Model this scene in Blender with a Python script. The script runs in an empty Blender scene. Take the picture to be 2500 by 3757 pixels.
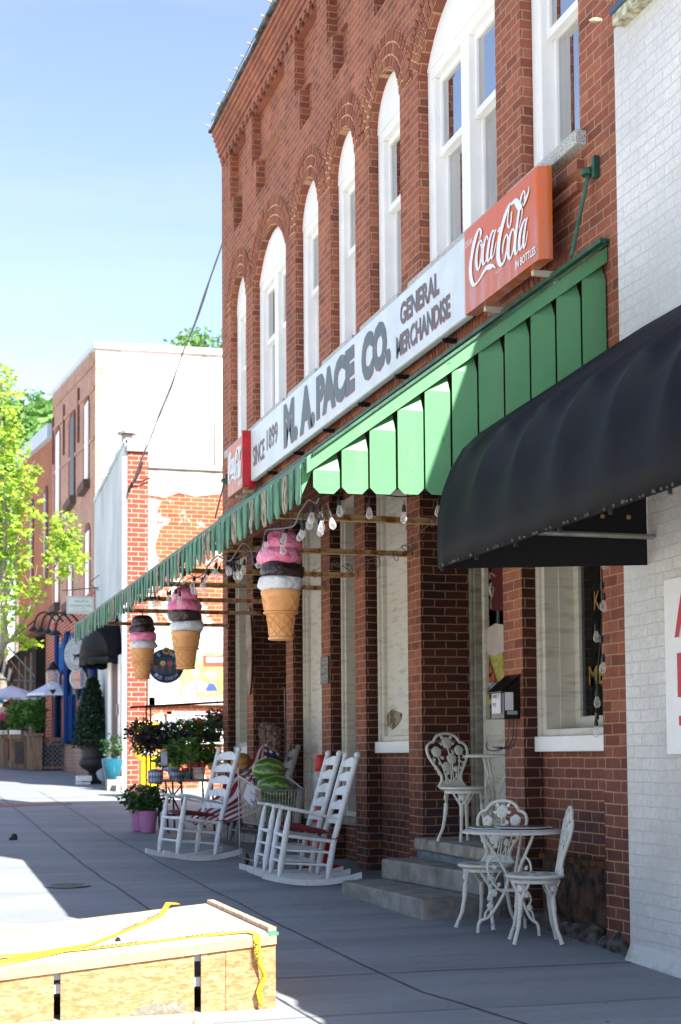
import bpy, math, random
from mathutils import Vector, Matrix, noise
random.seed(7)
scene = bpy.context.scene
# ---------------- camera ----------------
W_, F_ = 1568.0, 5500/1.59439
PSI, PIT, ROL = math.radians(16.7), math.radians(3.4), math.radians(-0.40)
CAM = Vector((0, 0, 1.25))
fwd = Vector((math.sin(PSI)*math.cos(PIT), math.cos(PSI)*math.cos(PIT), math.sin(PIT)))
rgt = Vector((math.cos(PSI), -math.sin(PSI), 0)); upv = rgt.cross(fwd)
rgt, upv = rgt*math.cos(ROL)+upv*math.sin(ROL), upv*math.cos(ROL)-rgt*math.sin(ROL)
cd = bpy.data.cameras.new('camera'); cam = bpy.data.objects.new('camera', cd); scene.collection.objects.link(cam)
m = Matrix((( rgt.x, upv.x, -fwd.x, CAM.x), (rgt.y, upv.y, -fwd.y, CAM.y), (rgt.z, upv.z, -fwd.z, CAM.z), (0, 0, 0, 1)))
cam.matrix_world = m
cd.sensor_fit = 'VERTICAL'; cd.sensor_height = 36.0; cd.sensor_width = 24.0
cd.lens = 36.0*5500/3757.0
cd.shift_y = 563/3757.0
cd.clip_end = 3000; cd.clip_start = 0.05
cd.dof.use_dof = True; cd.dof.focus_distance = 10.0; cd.dof.aperture_fstop = 4.0
scene.camera = cam
scene.render.engine = 'CYCLES'
scene.render.resolution_x, scene.render.resolution_y = 681, 1024
# ---------------- light ----------------
SUNV = Vector((0.37, -0.90, 1.0)).normalized()      # towards the sun
wd = bpy.data.worlds.new('World'); scene.world = wd; wd.use_nodes = True
wn = wd.node_tree; bg = wn.nodes['Background']
sk = wn.nodes.new('ShaderNodeTexSky'); sk.sky_type = 'NISHITA'; sk.sun_disc = False
sk.sun_elevation = math.asin(SUNV.z)
sk.sun_rotation = math.atan2(SUNV.x, SUNV.y)
sk.air_density = 1.0; sk.dust_density = .5; sk.ozone_density = 1.0
tint = wn.nodes.new('ShaderNodeMix'); tint.data_type = 'RGBA'; tint.blend_type = 'MULTIPLY'; tint.inputs[0].default_value = 1.0; tint.inputs[7].default_value = (1.04, .925, .92, 1)
wn.links.new(sk.outputs[0], tint.inputs[6])
wc = wn.nodes.new('ShaderNodeTexCoord'); wm = wn.nodes.new('ShaderNodeMapping'); wm.inputs['Scale'].default_value = (1.5, 1.5, 9); wm.inputs['Rotation'].default_value = (.25, .2, 0); wz = wn.nodes.new('ShaderNodeTexNoise'); wz.inputs['Scale'].default_value = 1.6; wz.inputs['Detail'].default_value = 6
wn.links.new(wc.outputs['Generated'], wm.inputs[0]); wn.links.new(wm.outputs[0], wz.inputs[0])
wr = wn.nodes.new('ShaderNodeValToRGB'); wr.color_ramp.elements[0].position = .46; wr.color_ramp.elements[1].position = .78; wr.color_ramp.elements[1].color = (.3, .3, .3, 1); wn.links.new(wz.outputs[0], wr.inputs[0])
cl_ = wn.nodes.new('ShaderNodeMix'); cl_.data_type = 'RGBA'; cl_.inputs[7].default_value = (3.2, 3.2, 3.2, 1); wn.links.new(wr.outputs[0], cl_.inputs[0]); wn.links.new(tint.outputs[2], cl_.inputs[6])
wn.links.new(cl_.outputs[2], bg.inputs[0]); bg.inputs[1].default_value = 0.105
sd = bpy.data.lights.new('sun', 'SUN'); sd.energy = 5.0; sd.angle = math.radians(0.5); sd.color = (1.0, 0.965, 0.91)
sun = bpy.data.objects.new('sun', sd); scene.collection.objects.link(sun)
sun.rotation_euler = SUNV.to_track_quat('Z', 'Y').to_euler()
scene.view_settings.view_transform = 'Standard'; scene.view_settings.look = 'None'
scene.view_settings.exposure = 1.75; scene.view_settings.gamma = 1.0
# ---------------- points from the survey of the photo ----------------
def ray(u, v): return fwd + rgt*((u-784)/F_) - upv*((v-1531.3)/F_)
def onX(u, v, X=4.37):
    d = ray(u, v); return CAM + d*(X/d.x)
def onY(u, v, Y):
    d = ray(u, v); return CAM + d*(Y/d.y)
def gz(y): return 0.026*(y-8.23)
# ---------------- helpers ----------------
def S(r, g, b):
    f = lambda c: ((c/255+0.055)/1.055)**2.4 if c > 10 else c/255/12.92
    return (f(r), f(g), f(b), 1)
class MB:
    def __init__(s): s.v = []; s.f = []; s.M = Matrix.Identity(4)
    def add(s, vs, fs):
        o = len(s.v); s.v += [s.M @ Vector(p) for p in vs]; s.f += [tuple(i+o for i in f) for f in fs]; return s
    def box(s, x0, x1, y0, y1, z0, z1):
        return s.add([(x0,y0,z0),(x1,y0,z0),(x1,y1,z0),(x0,y1,z0),(x0,y0,z1),(x1,y0,z1),(x1,y1,z1),(x0,y1,z1)],
              [(0,3,2,1),(4,5,6,7),(0,1,5,4),(1,2,6,5),(2,3,7,6),(3,0,4,7)])
    def quad(s, *p): return s.add(p, [tuple(range(len(p)))])
    def prism(s, pts, vec):
        n = len(pts); vec = Vector(vec); a = [Vector(p) for p in pts]
        vs = a+[p+vec for p in a]
        nn = (a[1]-a[0]).cross(a[2]-a[1])
        fs = [tuple(range(n-1,-1,-1)), tuple(range(n,2*n))] + [(i,(i+1)%n,(i+1)%n+n,i+n) for i in range(n)]
        area = Vector((0,0,0))
        for i in range(n): area += a[i].cross(a[(i+1)%n])
        if area.dot(vec) < 0: fs = [tuple(reversed(f)) for f in fs]
        return s.add(vs, fs)
    def tube(s, path, r, n=6, caps=True, flat=1.0):
        path = [Vector(p) for p in path]; N = len(path); rs = r if isinstance(r,(list,tuple)) else [r]*N
        vs = []; ref = None
        for i, p in enumerate(path):
            t = (path[min(i+1,N-1)]-path[max(i-1,0)]);
            if t.length < 1e-9: t = Vector((0,0,1))
            t.normalize()
            if ref is None:
                ref = Vector((0,0,1)) if abs(t.z) < .9 else Vector((1,0,0))
            a = (ref - t*ref.dot(t))
            if a.length < 1e-4: a = t.orthogonal()
            a.normalize(); b = t.cross(a); ref = a
            for k in range(n):
                an = 2*math.pi*k/n; vs.append(p + a*(rs[i]*math.cos(an)*flat) + b*(rs[i]*math.sin(an)))
        fs = []
        for i in range(N-1):
            for k in range(n): k2=(k+1)%n; fs.append((i*n+k,i*n+k2,(i+1)*n+k2,(i+1)*n+k))
        if caps: fs += [tuple(range(n-1,-1,-1)), tuple(range((N-1)*n,N*n))]
        return s.add(vs, fs)
    def lathe(s, prof, c=(0,0,0), n=16, cap=True):
        vs = []; fs = []; N = len(prof)
        for r, z in prof:
            for k in range(n): a = 2*math.pi*k/n; vs.append((c[0]+r*math.cos(a), c[1]+r*math.sin(a), c[2]+z))
        for i in range(N-1):
            for k in range(n): k2=(k+1)%n; fs.append((i*n+k,i*n+k2,(i+1)*n+k2,(i+1)*n+k))
        if cap: fs += [tuple(range(n-1,-1,-1)), tuple(range((N-1)*n,N*n))]
        return s.add(vs, fs)
    def ball(s, c, r, n=12, m_=8):
        if not isinstance(r, (tuple, list)): r = (r, r, r)
        vs = [(c[0],c[1],c[2]-r[2])]; fs = []
        for i in range(1, m_):
            th = math.pi*i/m_
            for k in range(n): a = 2*math.pi*k/n; vs.append((c[0]+r[0]*math.sin(th)*math.cos(a), c[1]+r[1]*math.sin(th)*math.sin(a), c[2]-r[2]*math.cos(th)))
        vs.append((c[0],c[1],c[2]+r[2])); L = len(vs)-1
        for k in range(n):
            k2=(k+1)%n; fs.append((0,1+k2,1+k)); fs.append((L, L-n+k, L-n+k2))
            for i in range(m_-2): a=1+i*n; fs.append((a+k,a+k2,a+n+k2,a+n+k))
        return s.add(vs, fs)
def root_of(o):
    while o.parent: o = o.parent
    return o
def build(mb, name, mat, parent=None, smooth=False, local=False, bevel=0):
    vs = mb.v
    if parent is not None and not local:
        R = root_of(parent)
        inv = (Matrix.Translation(R.location) @ R.rotation_euler.to_matrix().to_4x4()).inverted()
        vs = [inv @ p for p in vs]
    me = bpy.data.meshes.new(name); me.from_pydata([tuple(p) for p in vs], [], mb.f); me.update()
    ms = mat if isinstance(mat, list) else [mat]
    for x in ms: me.materials.append(x)
    if smooth:
        for p in me.polygons: p.use_smooth = True
        try: me.set_sharp_from_angle(angle=math.radians(40))
        except Exception: pass
    o = bpy.data.objects.new(name, me); scene.collection.objects.link(o)
    if parent is not None: o.parent = parent
    if bevel:
        bm_ = o.modifiers.new('bevel', 'BEVEL'); bm_.width = bevel; bm_.segments = 2; bm_.limit_method = 'ANGLE'
    return o
def tag(o, label=None, cat=None, group=None, kind=None):
    if label: o['label'] = label
    if cat: o['category'] = cat
    if group: o['group'] = group
    if kind: o['kind'] = kind
    return o
def thing(name, label, cat, loc=(0,0,0), rz=0.0, group=None):
    o = bpy.data.objects.new(name, None); scene.collection.objects.link(o)
    o.location = loc; o.rotation_euler = (0, 0, rz); o.empty_display_size = .2
    return tag(o, label, cat, group)
def copy_tree(o, parent=None):
    c = o.copy(); scene.collection.objects.link(c); c.parent = parent
    for ch in list(o.children): copy_tree(ch, c)
    return c
def struct(mb, name, mat, smooth=False): return tag(build(mb, name, mat, None, smooth), kind='structure')
def text(body, mat, parent, name, org, xd, yd, nd, w=None, h=1.0, off=0.0, th=.004, local=False, center=False, spacing=1.0, shear=0.0, warp=None):
    cu = bpy.data.curves.new('t', 'FONT'); cu.body = body; cu.size = 1; cu.offset = off; cu.resolution_u = 3
    cu.extrude = 0; cu.space_character = spacing; cu.shear = shear; cu.space_line = .9
    to = bpy.data.objects.new('t', cu); scene.collection.objects.link(to)
    bpy.context.view_layer.update()
    me = bpy.data.meshes.new_from_object(to.evaluated_get(bpy.context.evaluated_depsgraph_get()))
    bpy.data.objects.remove(to); bpy.data.curves.remove(cu)
    xs = [v.co.x for v in me.vertices]; ys = [v.co.y for v in me.vertices]
    if not xs: return None
    x0, x1, y0, y1 = min(xs), max(xs), min(ys), max(ys)
    sy = h/(y1-y0); sx = (w/(x1-x0)) if w else sy
    org, xd, yd, nd = Vector(org), Vector(xd), Vector(yd), Vector(nd)
    b = MB(); off_x = -(x1-x0)*sx/2 if center else 0
    vs = []
    for v in me.vertices:
        a, c = (v.co.x-x0)*sx+off_x, (v.co.y-y0)*sy
        vs.append(warp(a, c) if warp else org + xd*a + yd*c + nd*th)
    b.add(vs, [tuple(p.vertices) for p in me.polygons]); bpy.data.meshes.remove(me)
    return build(b, name, mat, parent, local=local)
# ---------------- materials ----------------
def NT(name):
    mt = bpy.data.materials.new(name); mt.use_nodes = True
    nt = mt.node_tree; return mt, nt, nt.nodes['Principled BSDF']
def N(nt, t, **kw):
    n = nt.nodes.new(t)
    for k, v in kw.items():
        if k in n.inputs.keys() if isinstance(k, str) else False: n.inputs[k].default_value = v
        else: setattr(n, k, v)
    return n
def ramp(nt, fac, stops, interp='LINEAR'):
    r = nt.nodes.new('ShaderNodeValToRGB'); r.color_ramp.interpolation = interp; e = r.color_ramp.elements
    while len(e) < len(stops): e.new(.5)
    for i, (p, c) in enumerate(stops): e[i].position = p; e[i].color = c if not isinstance(c, (int, float)) else (c, c, c, 1)
    nt.links.new(fac, r.inputs[0]); return r.outputs[0]
def mixc(nt, fac, a, b, mode='MIX'):
    x = nt.nodes.new('ShaderNodeMix'); x.data_type = 'RGBA'; x.blend_type = mode
    if isinstance(fac, (int, float)): x.inputs[0].default_value = fac
    else: nt.links.new(fac, x.inputs[0])
    for i, c in ((6, a), (7, b)):
        if isinstance(c, tuple): x.inputs[i].default_value = c
        else: nt.links.new(c, x.inputs[i])
    return x.outputs[2]
def noiseN(nt, scale, detail=4, vec=None, rough=.6, stretch=None):
    n = nt.nodes.new('ShaderNodeTexNoise'); n.inputs['Scale'].default_value = scale; n.inputs['Detail'].default_value = detail
    n.inputs['Roughness'].default_value = rough
    if vec is None:
        g = nt.nodes.new('ShaderNodeNewGeometry'); vec = g.outputs['Position']
    if stretch:
        mp = nt.nodes.new('ShaderNodeMapping'); mp.inputs['Scale'].default_value = stretch; nt.links.new(vec, mp.inputs[0]); vec = mp.outputs[0]
    nt.links.new(vec, n.inputs['Vector']); return n.outputs[0]
def bump(nt, bs, h, strength=.3, dist=.01):
    b = nt.nodes.new('ShaderNodeBump'); b.inputs['Strength'].default_value = strength; b.inputs['Distance'].default_value = dist
    nt.links.new(h, b.inputs['Height']); nt.links.new(b.outputs[0], bs.inputs['Normal'])
def mat(name, col, rough=.6, metal=0, var=.12, scale=8, bmp=.1, bscale=60, spec=.5, col2=None, lo=.35, hi=.65, stretch=None, obj=False, bdist=.01):
    mt, nt, bs = NT(name)
    vec = None
    if obj: vec = nt.nodes.new('ShaderNodeTexCoord').outputs['Object']
    nz = noiseN(nt, scale, 5, vec, stretch=stretch)
    c2 = col2 or tuple(max(0, c*(1-var*2)) for c in col[:3])+(1,)
    c1 = col if col2 else tuple(min(1, c*(1+var)) for c in col[:3])+(1,)
    nt.links.new(ramp(nt, nz, [(lo, c1), (hi, c2)]), bs.inputs['Base Color'])
    bs.inputs['Roughness'].default_value = rough; bs.inputs['Metallic'].default_value = metal
    bs.inputs['Specular IOR Level'].default_value = spec
    if bmp: bump(nt, bs, noiseN(nt, bscale, 4, vec), bmp, bdist)
    return mt
def brick(name, cols, mortar, zdark=None, bw=.205, bh=.0722, ms=.006, white=None, streak=None, rough=.85, ref=.35, bumpd=.012, paint=None):
    mt, nt, bs = NT(name); L = nt.links
    g = nt.nodes.new('ShaderNodeNewGeometry'); sp = nt.nodes.new('ShaderNodeSeparateXYZ'); L.new(g.outputs['Position'], sp.inputs[0])
    sn = nt.nodes.new('ShaderNodeSeparateXYZ'); L.new(g.outputs['True Normal'], sn.inputs[0])
    ab = nt.nodes.new('ShaderNodeMath'); ab.operation = 'ABSOLUTE'; L.new(sn.outputs[0], ab.inputs[0])
    gt = nt.nodes.new('ShaderNodeMath'); gt.operation = 'GREATER_THAN'; gt.inputs[1].default_value = .5; L.new(ab.outputs[0], gt.inputs[0])
    mx = nt.nodes.new('ShaderNodeMix'); L.new(gt.outputs[0], mx.inputs[0]); L.new(sp.outputs[0], mx.inputs[2]); L.new(sp.outputs[1], mx.inputs[3])
    wz = noiseN(nt, 3.0, 3); wob = nt.nodes.new('ShaderNodeMath'); wob.operation = 'MULTIPLY_ADD'; wob.inputs[1].default_value = .02; L.new(wz, wob.inputs[0]); L.new(sp.outputs[2], wob.inputs[2])
    wz2 = noiseN(nt, 9.0, 3); wob2 = nt.nodes.new('ShaderNodeMath'); wob2.operation = 'MULTIPLY_ADD'; wob2.inputs[1].default_value = .035; L.new(wz2, wob2.inputs[0]); L.new(mx.outputs[0], wob2.inputs[2])
    cb = nt.nodes.new('ShaderNodeCombineXYZ'); L.new(wob2.outputs[0], cb.inputs[0]); L.new(wob.outputs[0], cb.inputs[1])
    bt = nt.nodes.new('ShaderNodeTexBrick'); L.new(cb.outputs[0], bt.inputs[0])
    bt.inputs['Color1'].default_value = (0,0,0,1); bt.inputs['Color2'].default_value = (1,1,1,1); bt.inputs['Mortar'].default_value = (.5,.5,.5,1)
    bt.inputs['Scale'].default_value = 1; bt.inputs['Mortar Size'].default_value = ms; bt.inputs['Mortar Smooth'].default_value = .25
    bt.inputs['Brick Width'].default_value = bw; bt.inputs['Row Height'].default_value = bh; bt.inputs['Bias'].default_value = 0
    n = len(cols); st = [(i/(n-1), c) for i, c in enumerate(cols)]
    col = ramp(nt, bt.outputs[0], st)
    big = noiseN(nt, .9, 4)
    col = mixc(nt, ramp(nt, big, [(.35, 0), (.7, .55)]), col, tuple(c*.45 for c in cols[0][:3])+(1,))
    fine = noiseN(nt, 45, 4)
    col = mixc(nt, ramp(nt, fine, [(.35, 0), (.75, .5)]), col, tuple(c*.5 for c in cols[-1][:3])+(1,))
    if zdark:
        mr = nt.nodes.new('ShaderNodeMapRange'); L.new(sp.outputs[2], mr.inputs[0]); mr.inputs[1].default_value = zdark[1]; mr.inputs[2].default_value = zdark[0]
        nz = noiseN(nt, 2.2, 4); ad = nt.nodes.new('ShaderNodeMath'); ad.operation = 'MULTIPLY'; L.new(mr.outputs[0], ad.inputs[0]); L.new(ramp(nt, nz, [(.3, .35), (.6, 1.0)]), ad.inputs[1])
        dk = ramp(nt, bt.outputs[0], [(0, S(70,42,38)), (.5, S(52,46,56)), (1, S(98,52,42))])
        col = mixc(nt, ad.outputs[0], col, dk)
    col = mixc(nt, bt.outputs['Fac'], col, mortar)
    if white:
        wn_ = noiseN(nt, white[0], 6, rough=.7)
        col = mixc(nt, ramp(nt, wn_, [(white[1], 0), (white[1]+.04, 1)]), col, white[2])
    if streak:
        sk_ = noiseN(nt, 1.0, 5, stretch=(2.5, 2.5, .25))
        col = mixc(nt, ramp(nt, sk_, [(.45, 0), (.75, streak[0])]), col, streak[1])
    L.new(col, bs.inputs['Base Color']); bs.inputs['Roughness'].default_value = rough; bs.inputs['Specular IOR Level'].default_value = ref
    inv = nt.nodes.new('ShaderNodeMath'); inv.operation = 'MULTIPLY_ADD'; inv.inputs[1].default_value = -1; L.new(bt.outputs['Fac'], inv.inputs[0]); L.new(fine, inv.inputs[2])
    bump(nt, bs, inv.outputs[0], .7, bumpd)
    return mt
BR = [S(128,70,54), S(176,100,76), S(162,90,68), S(186,114,86), S(136,80,66)]
BR_SHADE = [S(58,30,24), S(88,42,32), S(70,34,28), S(100,50,36), S(48,28,26)]
M = {}
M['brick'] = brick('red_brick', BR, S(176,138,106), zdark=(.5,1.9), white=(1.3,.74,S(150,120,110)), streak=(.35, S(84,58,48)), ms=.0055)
M['brick_shade'] = brick('shade_tinted_brick', BR_SHADE, S(140,108,80), zdark=(.4,1.5), ms=.0055)  # shade under the awning put into the brick colour of reveals and pillar sides
M['brick_side'] = brick('flaking_brick', [S(150,90,80), S(190,150,140), S(165,100,90)], S(170,160,150), white=(3,.5,S(205,200,195)))
M['white_brick'] = brick('white_painted_brick', [S(226,224,221), S(232,230,227), S(229,227,223)], S(196,194,190), white=None, ms=.004, rough=.55, bumpd=.006)
M['archbrick'] = None
def archbrick():
    mt, nt, bs = NT('arch_brick'); g = nt.nodes.new('ShaderNodeNewGeometry')
    c = ramp(nt, g.outputs['Random Per Island'], [(0, S(136,80,56)), (.5, S(164,98,68)), (1, S(124,66,50))])
    c = mixc(nt, ramp(nt, noiseN(nt, 40, 4), [(.4, 0), (.8, .6)]), c, S(70,40,30)); nt.links.new(c, bs.inputs['Base Color']); bs.inputs['Roughness'].default_value = .85
    bump(nt, bs, noiseN(nt, 90, 3), .3); return mt
M['archbrick'] = archbrick()
M['mortar'] = mat('mortar', S(206,166,124), .9, var=.2, scale=20)
M['white'] = mat('white_paint', S(234,233,230), .45, var=.03, scale=3, bmp=.05)
M['oldwhite'] = mat('weathered_white_paint', S(206,200,186), .6, col2=S(168,158,140), scale=4, lo=.5, hi=.75, bmp=.5, bscale=45, stretch=(1,1,6), bdist=.006)
M['greywood'] = mat('grey_painted_wood', S(150,145,132), .6, col2=S(110,104,92), scale=5, bmp=.3, bscale=40, stretch=(1,1,4))
M['stone_sill'] = mat('speckled_stone', S(190,190,186), .9, col2=S(60,60,56), scale=110, lo=.5, hi=.66, bmp=.6, bscale=80)
M['concrete_step'] = mat('step_concrete', S(150,146,138), .9, col2=S(92,90,86), scale=5, lo=.35, hi=.75, bmp=.5, bscale=35)
M['black'] = mat('black_paint', S(26,26,28), .5, var=.2, spec=.4)
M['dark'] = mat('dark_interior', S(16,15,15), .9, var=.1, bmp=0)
M['plug'] = mat('socket_plastic', S(14,14,14), .45, bmp=0)
def glass(name, tint=(.55,.62,.68,1), rough=.02, alpha=.45, base=0.0):
    mt, nt, bs = NT(name); nt.nodes.remove(bs)
    gl = nt.nodes.new('ShaderNodeBsdfGlossy'); gl.inputs['Roughness'].default_value = rough
    tr = nt.nodes.new('ShaderNodeBsdfTransparent'); tr.inputs[0].default_value = tint
    fr = nt.nodes.new('ShaderNodeLayerWeight'); fr.inputs[0].default_value = alpha
    mx = nt.nodes.new('ShaderNodeMixShader'); nt.links.new(ramp(nt, fr.outputs[0], [(0, base), (1, 1.0)]), mx.inputs[0]); nt.links.new(tr.outputs[0], mx.inputs[1]); nt.links.new(gl.outputs[0], mx.inputs[2])
    nt.links.new(mx.outputs[0], nt.nodes['Material Output'].inputs[0]); return mt
def bulbglass():
    mt, nt, bs = NT('bulb_glass'); tr = nt.nodes.new('ShaderNodeBsdfTransparent'); mx = nt.nodes.new('ShaderNodeMixShader'); lw = nt.nodes.new('ShaderNodeLayerWeight'); lw.inputs[0].default_value = .45
    bs.inputs['Base Color'].default_value = (.85,.85,.83,1); bs.inputs['Roughness'].default_value = .12
    nt.links.new(ramp(nt, lw.outputs[1], [(0, .12), (1, .6)]), mx.inputs[0]); nt.links.new(tr.outputs[0], mx.inputs[1]); nt.links.new(bs.outputs[0], mx.inputs[2]); nt.links.new(mx.outputs[0], nt.nodes['Material Output'].inputs[0]); return mt
M['glass'] = glass('window_glass', base=.62); M['glass_dark'] = glass('shop_glass', alpha=.2); M['bulb'] = bulbglass()
M['curtain'] = mat('curtain_cloth', S(196,204,208), .8, col2=S(120,132,142), scale=1, lo=.4, hi=.6, stretch=(30,30,.2), bmp=0)
M['brass'] = mat('brass', S(190,150,70), .35, metal=1, bmp=0)
M['steel'] = mat('chrome_wire', S(128,130,134), .3, metal=.6, bmp=0)
M['rust'] = mat('rusty_painted_steel', S(188,158,110), .65, col2=S(140,78,24), scale=14, lo=.45, hi=.6, bmp=.3)
M['cord'] = mat('grey_cord', S(90,88,86), .6, bmp=0)
M['bcord'] = mat('black_cord', S(16,16,16), .6, bmp=0)
def concrete():
    mt, nt, bs = NT('sidewalk_concrete'); L = nt.links
    g = nt.nodes.new('ShaderNodeNewGeometry')
    a = noiseN(nt, 1.0, 6, stretch=(.28, 1.3, 1)); b = noiseN(nt, 30, 5); c = noiseN(nt, .25, 3)
    d = noiseN(nt, 2.5, 4, stretch=(.25, 3, 1))
    col = ramp(nt, a, [(.3, S(120,126,128)), (.62, S(144,150,153))])
    col = mixc(nt, ramp(nt, d, [(.5, 0), (.8, .4)]), col, S(96,95,95))
    col = mixc(nt, ramp(nt, c, [(.4, 0), (.7, .4)]), col, S(98,96,96))
    col = mixc(nt, ramp(nt, b, [(.5, 0), (.85, .4)]), col, S(90,88,86))
    col = mixc(nt, ramp(nt, noiseN(nt, 7, 2), [(.73, 0), (.76, .8)]), col, S(62,58,52))
    L.new(col, bs.inputs['Base Color']); bs.inputs['Roughness'].default_value = .75; bs.inputs['Specular IOR Level'].default_value = .3
    bump(nt, bs, b, .25, .004); return mt
M['concrete'] = concrete()
M['joint'] = mat('slab_joint', S(84,86,88), .95, var=.3, bmp=0)
def green():
    mt, nt, bs = NT('peeling_green_paint')
    p = noiseN(nt, 7, 8, rough=.78); dirt = noiseN(nt, 1, 5, stretch=(7, 7, .8))
    col = mixc(nt, ramp(nt, noiseN(nt, 2, 3), [(.35, 0), (.65, 1)]), (.10,.29,.125,1), (.085,.25,.105,1))
    g = nt.nodes.new('ShaderNodeNewGeometry')
    isl = ramp(nt, g.outputs['Random Per Island'], [(0, 0), (1, .25)])
    col = mixc(nt, isl, col, (.05,.18,.085,1))
    col = mixc(nt, ramp(nt, dirt, [(.48, 0), (.75, .45)]), col, (.16,.27,.15,1)); col = mixc(nt, ramp(nt, noiseN(nt, 120, 2), [(.68, 0), (.72, .5)]), col, (.3,.42,.3,1))
    col = mixc(nt, ramp(nt, p, [(.63, 0), (.64, 1)]), col, (.04,.16,.10,1))
    col = mixc(nt, ramp(nt, p, [(.68, 0), (.69, 1)]), col, S(150,160,140))
    nt.links.new(col, bs.inputs['Base Color']); bs.inputs['Roughness'].default_value = .5; bs.inputs['Specular IOR Level'].default_value = .4
    bump(nt, bs, ramp(nt, p, [(.65, 0), (.68, 1)]), .4, .004); return mt
M['green'] = green()
M['dgreen'] = mat('dark_green_trim', S(44,98,70), .5, col2=S(24,62,46), scale=6, bmp=.2)
M['wgreen'] = mat('weathered_green_slat', S(88,140,112), .8, col2=S(52,88,70), scale=16, lo=.4, hi=.6, bmp=.5, stretch=(1,1,.3))
M['wgrey'] = mat('bare_weathered_slat', S(150,146,128), .9, col2=S(40,42,34), scale=30, lo=.46, hi=.6, bmp=.8, stretch=(1,1,.35))
# ================= SETTING =================
XF = 4.37
g = MB(); ys = [-60, -10, 0, 8.23, 60, 140]
def gzz(y): return gz(y) if y > -10 else gz(-10)
for a, b in zip(ys, ys[1:]):
    g.quad((-200, a, gzz(a)), (200, a, gzz(a)), (200, b, gzz(b)), (-200, b, gzz(b)))
g.quad((-200,140,gz(140)),(200,140,gz(140)),(200,900,gz(140)),(-200,900,gz(140)))
struct(g, 'sidewalk', M['concrete'])
rd_ = MB()
for a, b in zip(ys[1:], ys[2:]): rd_.quad((-23, a, gzz(a)+.006), (-.5, a, gzz(a)+.006), (-.5, b, gzz(b)+.006), (-23, b, gzz(b)+.006))
struct(rd_, 'bounce_road', mat('pale_bounce_road', S(208,203,194), .85, var=.06, scale=.6))  # unseen pale strip added to bounce sunlight onto the shaded facade
# slab joints: wobbling tooled grooves laid as thin dark sheets with a raised lip
def joint(pts, w=.012):
    b = MB(); P = [Vector((x, y, gz(y)+.004)) for x, y in pts]
    Q = []
    for a, c in zip(P, P[1:]):
        n = max(1, int((c-a).length/.35))
        for k in range(n):
            q = a.lerp(c, k/n); o = noise.noise(q*1.3)*.02; d = (c-a).normalized(); Q.append(q+Vector((-d.y, d.x, 0))*o)
    Q.append(P[-1])
    for a, c in zip(Q, Q[1:]):
        d = (c-a).normalized(); n_ = Vector((-d.y, d.x, 0))*w/2; b.quad(a-n_, c-n_, c+n_, a+n_)
    return b
jb = MB()
for pts in ([(3.02,6.2),(2.72,7.6),(2.66,9.5),(2.62,12),(2.6,15),(2.62,19),(2.75,24),(2.8,30)], [(2.03,6.2),(1.93,7.9),(1.95,10.2),(1.9,11.3),(1.86,13.5),(1.84,16),(1.86,18.5),(1.9,22),(1.93,26),(1.95,30)]):
    j = joint(pts, .014); jb.add(j.v, j.f)
for y in (7.1, 8.2, 10.6, 13.4, 16.2, 19.2, 22.4, 25.9, 30, 34.5):
    j = joint([(.2, y), (2.3, y+.03), (4.3, y-.03)], .008 if y != 8.2 else .013); jb.add(j.v, j.f)
struct(jb, 'slab_joints', M['joint'])
pv = MB(); pv.quad((1.2,24.9,gz(24.9)+.006),(2.93,25.35,gz(25.35)+.006),(2.93,25.75,gz(25.75)+.006),(1.2,25.75,gz(25.75)+.006))
struct(pv, 'brick_paving', mat('paving_brick', S(150,104,88), .8, var=.2, scale=12))
# manhole / drain cover
md = MB(); md.lathe([(.0,.0),(.20,.0),(.20,.006),(.17,.008),(.0,.008)], (0,0,0), 24)
mh = thing('access_cover', 'round metal access cover set in the shaded pavement', 'cover', (1.48, 13.2, gz(13.2)+.003))
build(md, 'rim', mat('worn_cast_iron', S(120,124,126), .5, metal=.4, scale=20), mh, local=True)
md = MB(); md.lathe([(0,.009),(.155,.009),(.155,.011),(0,.011)], (0,0,0), 24); build(md, 'plate', mat('plate_iron', S(96,104,104), .6, metal=.3, scale=25, col2=S(50,60,66), lo=.45, hi=.55), mh, local=True)
sk_ = MB(); sk_.lathe([(.036,0),(.04,.02),(.036,.055),(.02,.075),(.0,.078)], (1.42,18.3,gz(18.3)), 10); sk_.box(1.36,1.44,18.26,18.34,gz(18.3),gz(18.3)+.03)
tag(build(sk_, 'ground_socket', M['black']), 'small dark knob lying alone on the pavement at the left', 'knob')
# foreground post tip at the bottom edge
pt = MB(); pt.lathe([(.035,-.5),(.035,-.02),(.028,0),(0,.006)], (1.02, 5.05, onY(482,2338,5.05).z), 12)
tag(build(pt, 'wooden_post', mat('pale_wood', S(222,196,150), .7), smooth=True), 'pale rounded wooden post tip in front of the plywood crate', 'post')

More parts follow.
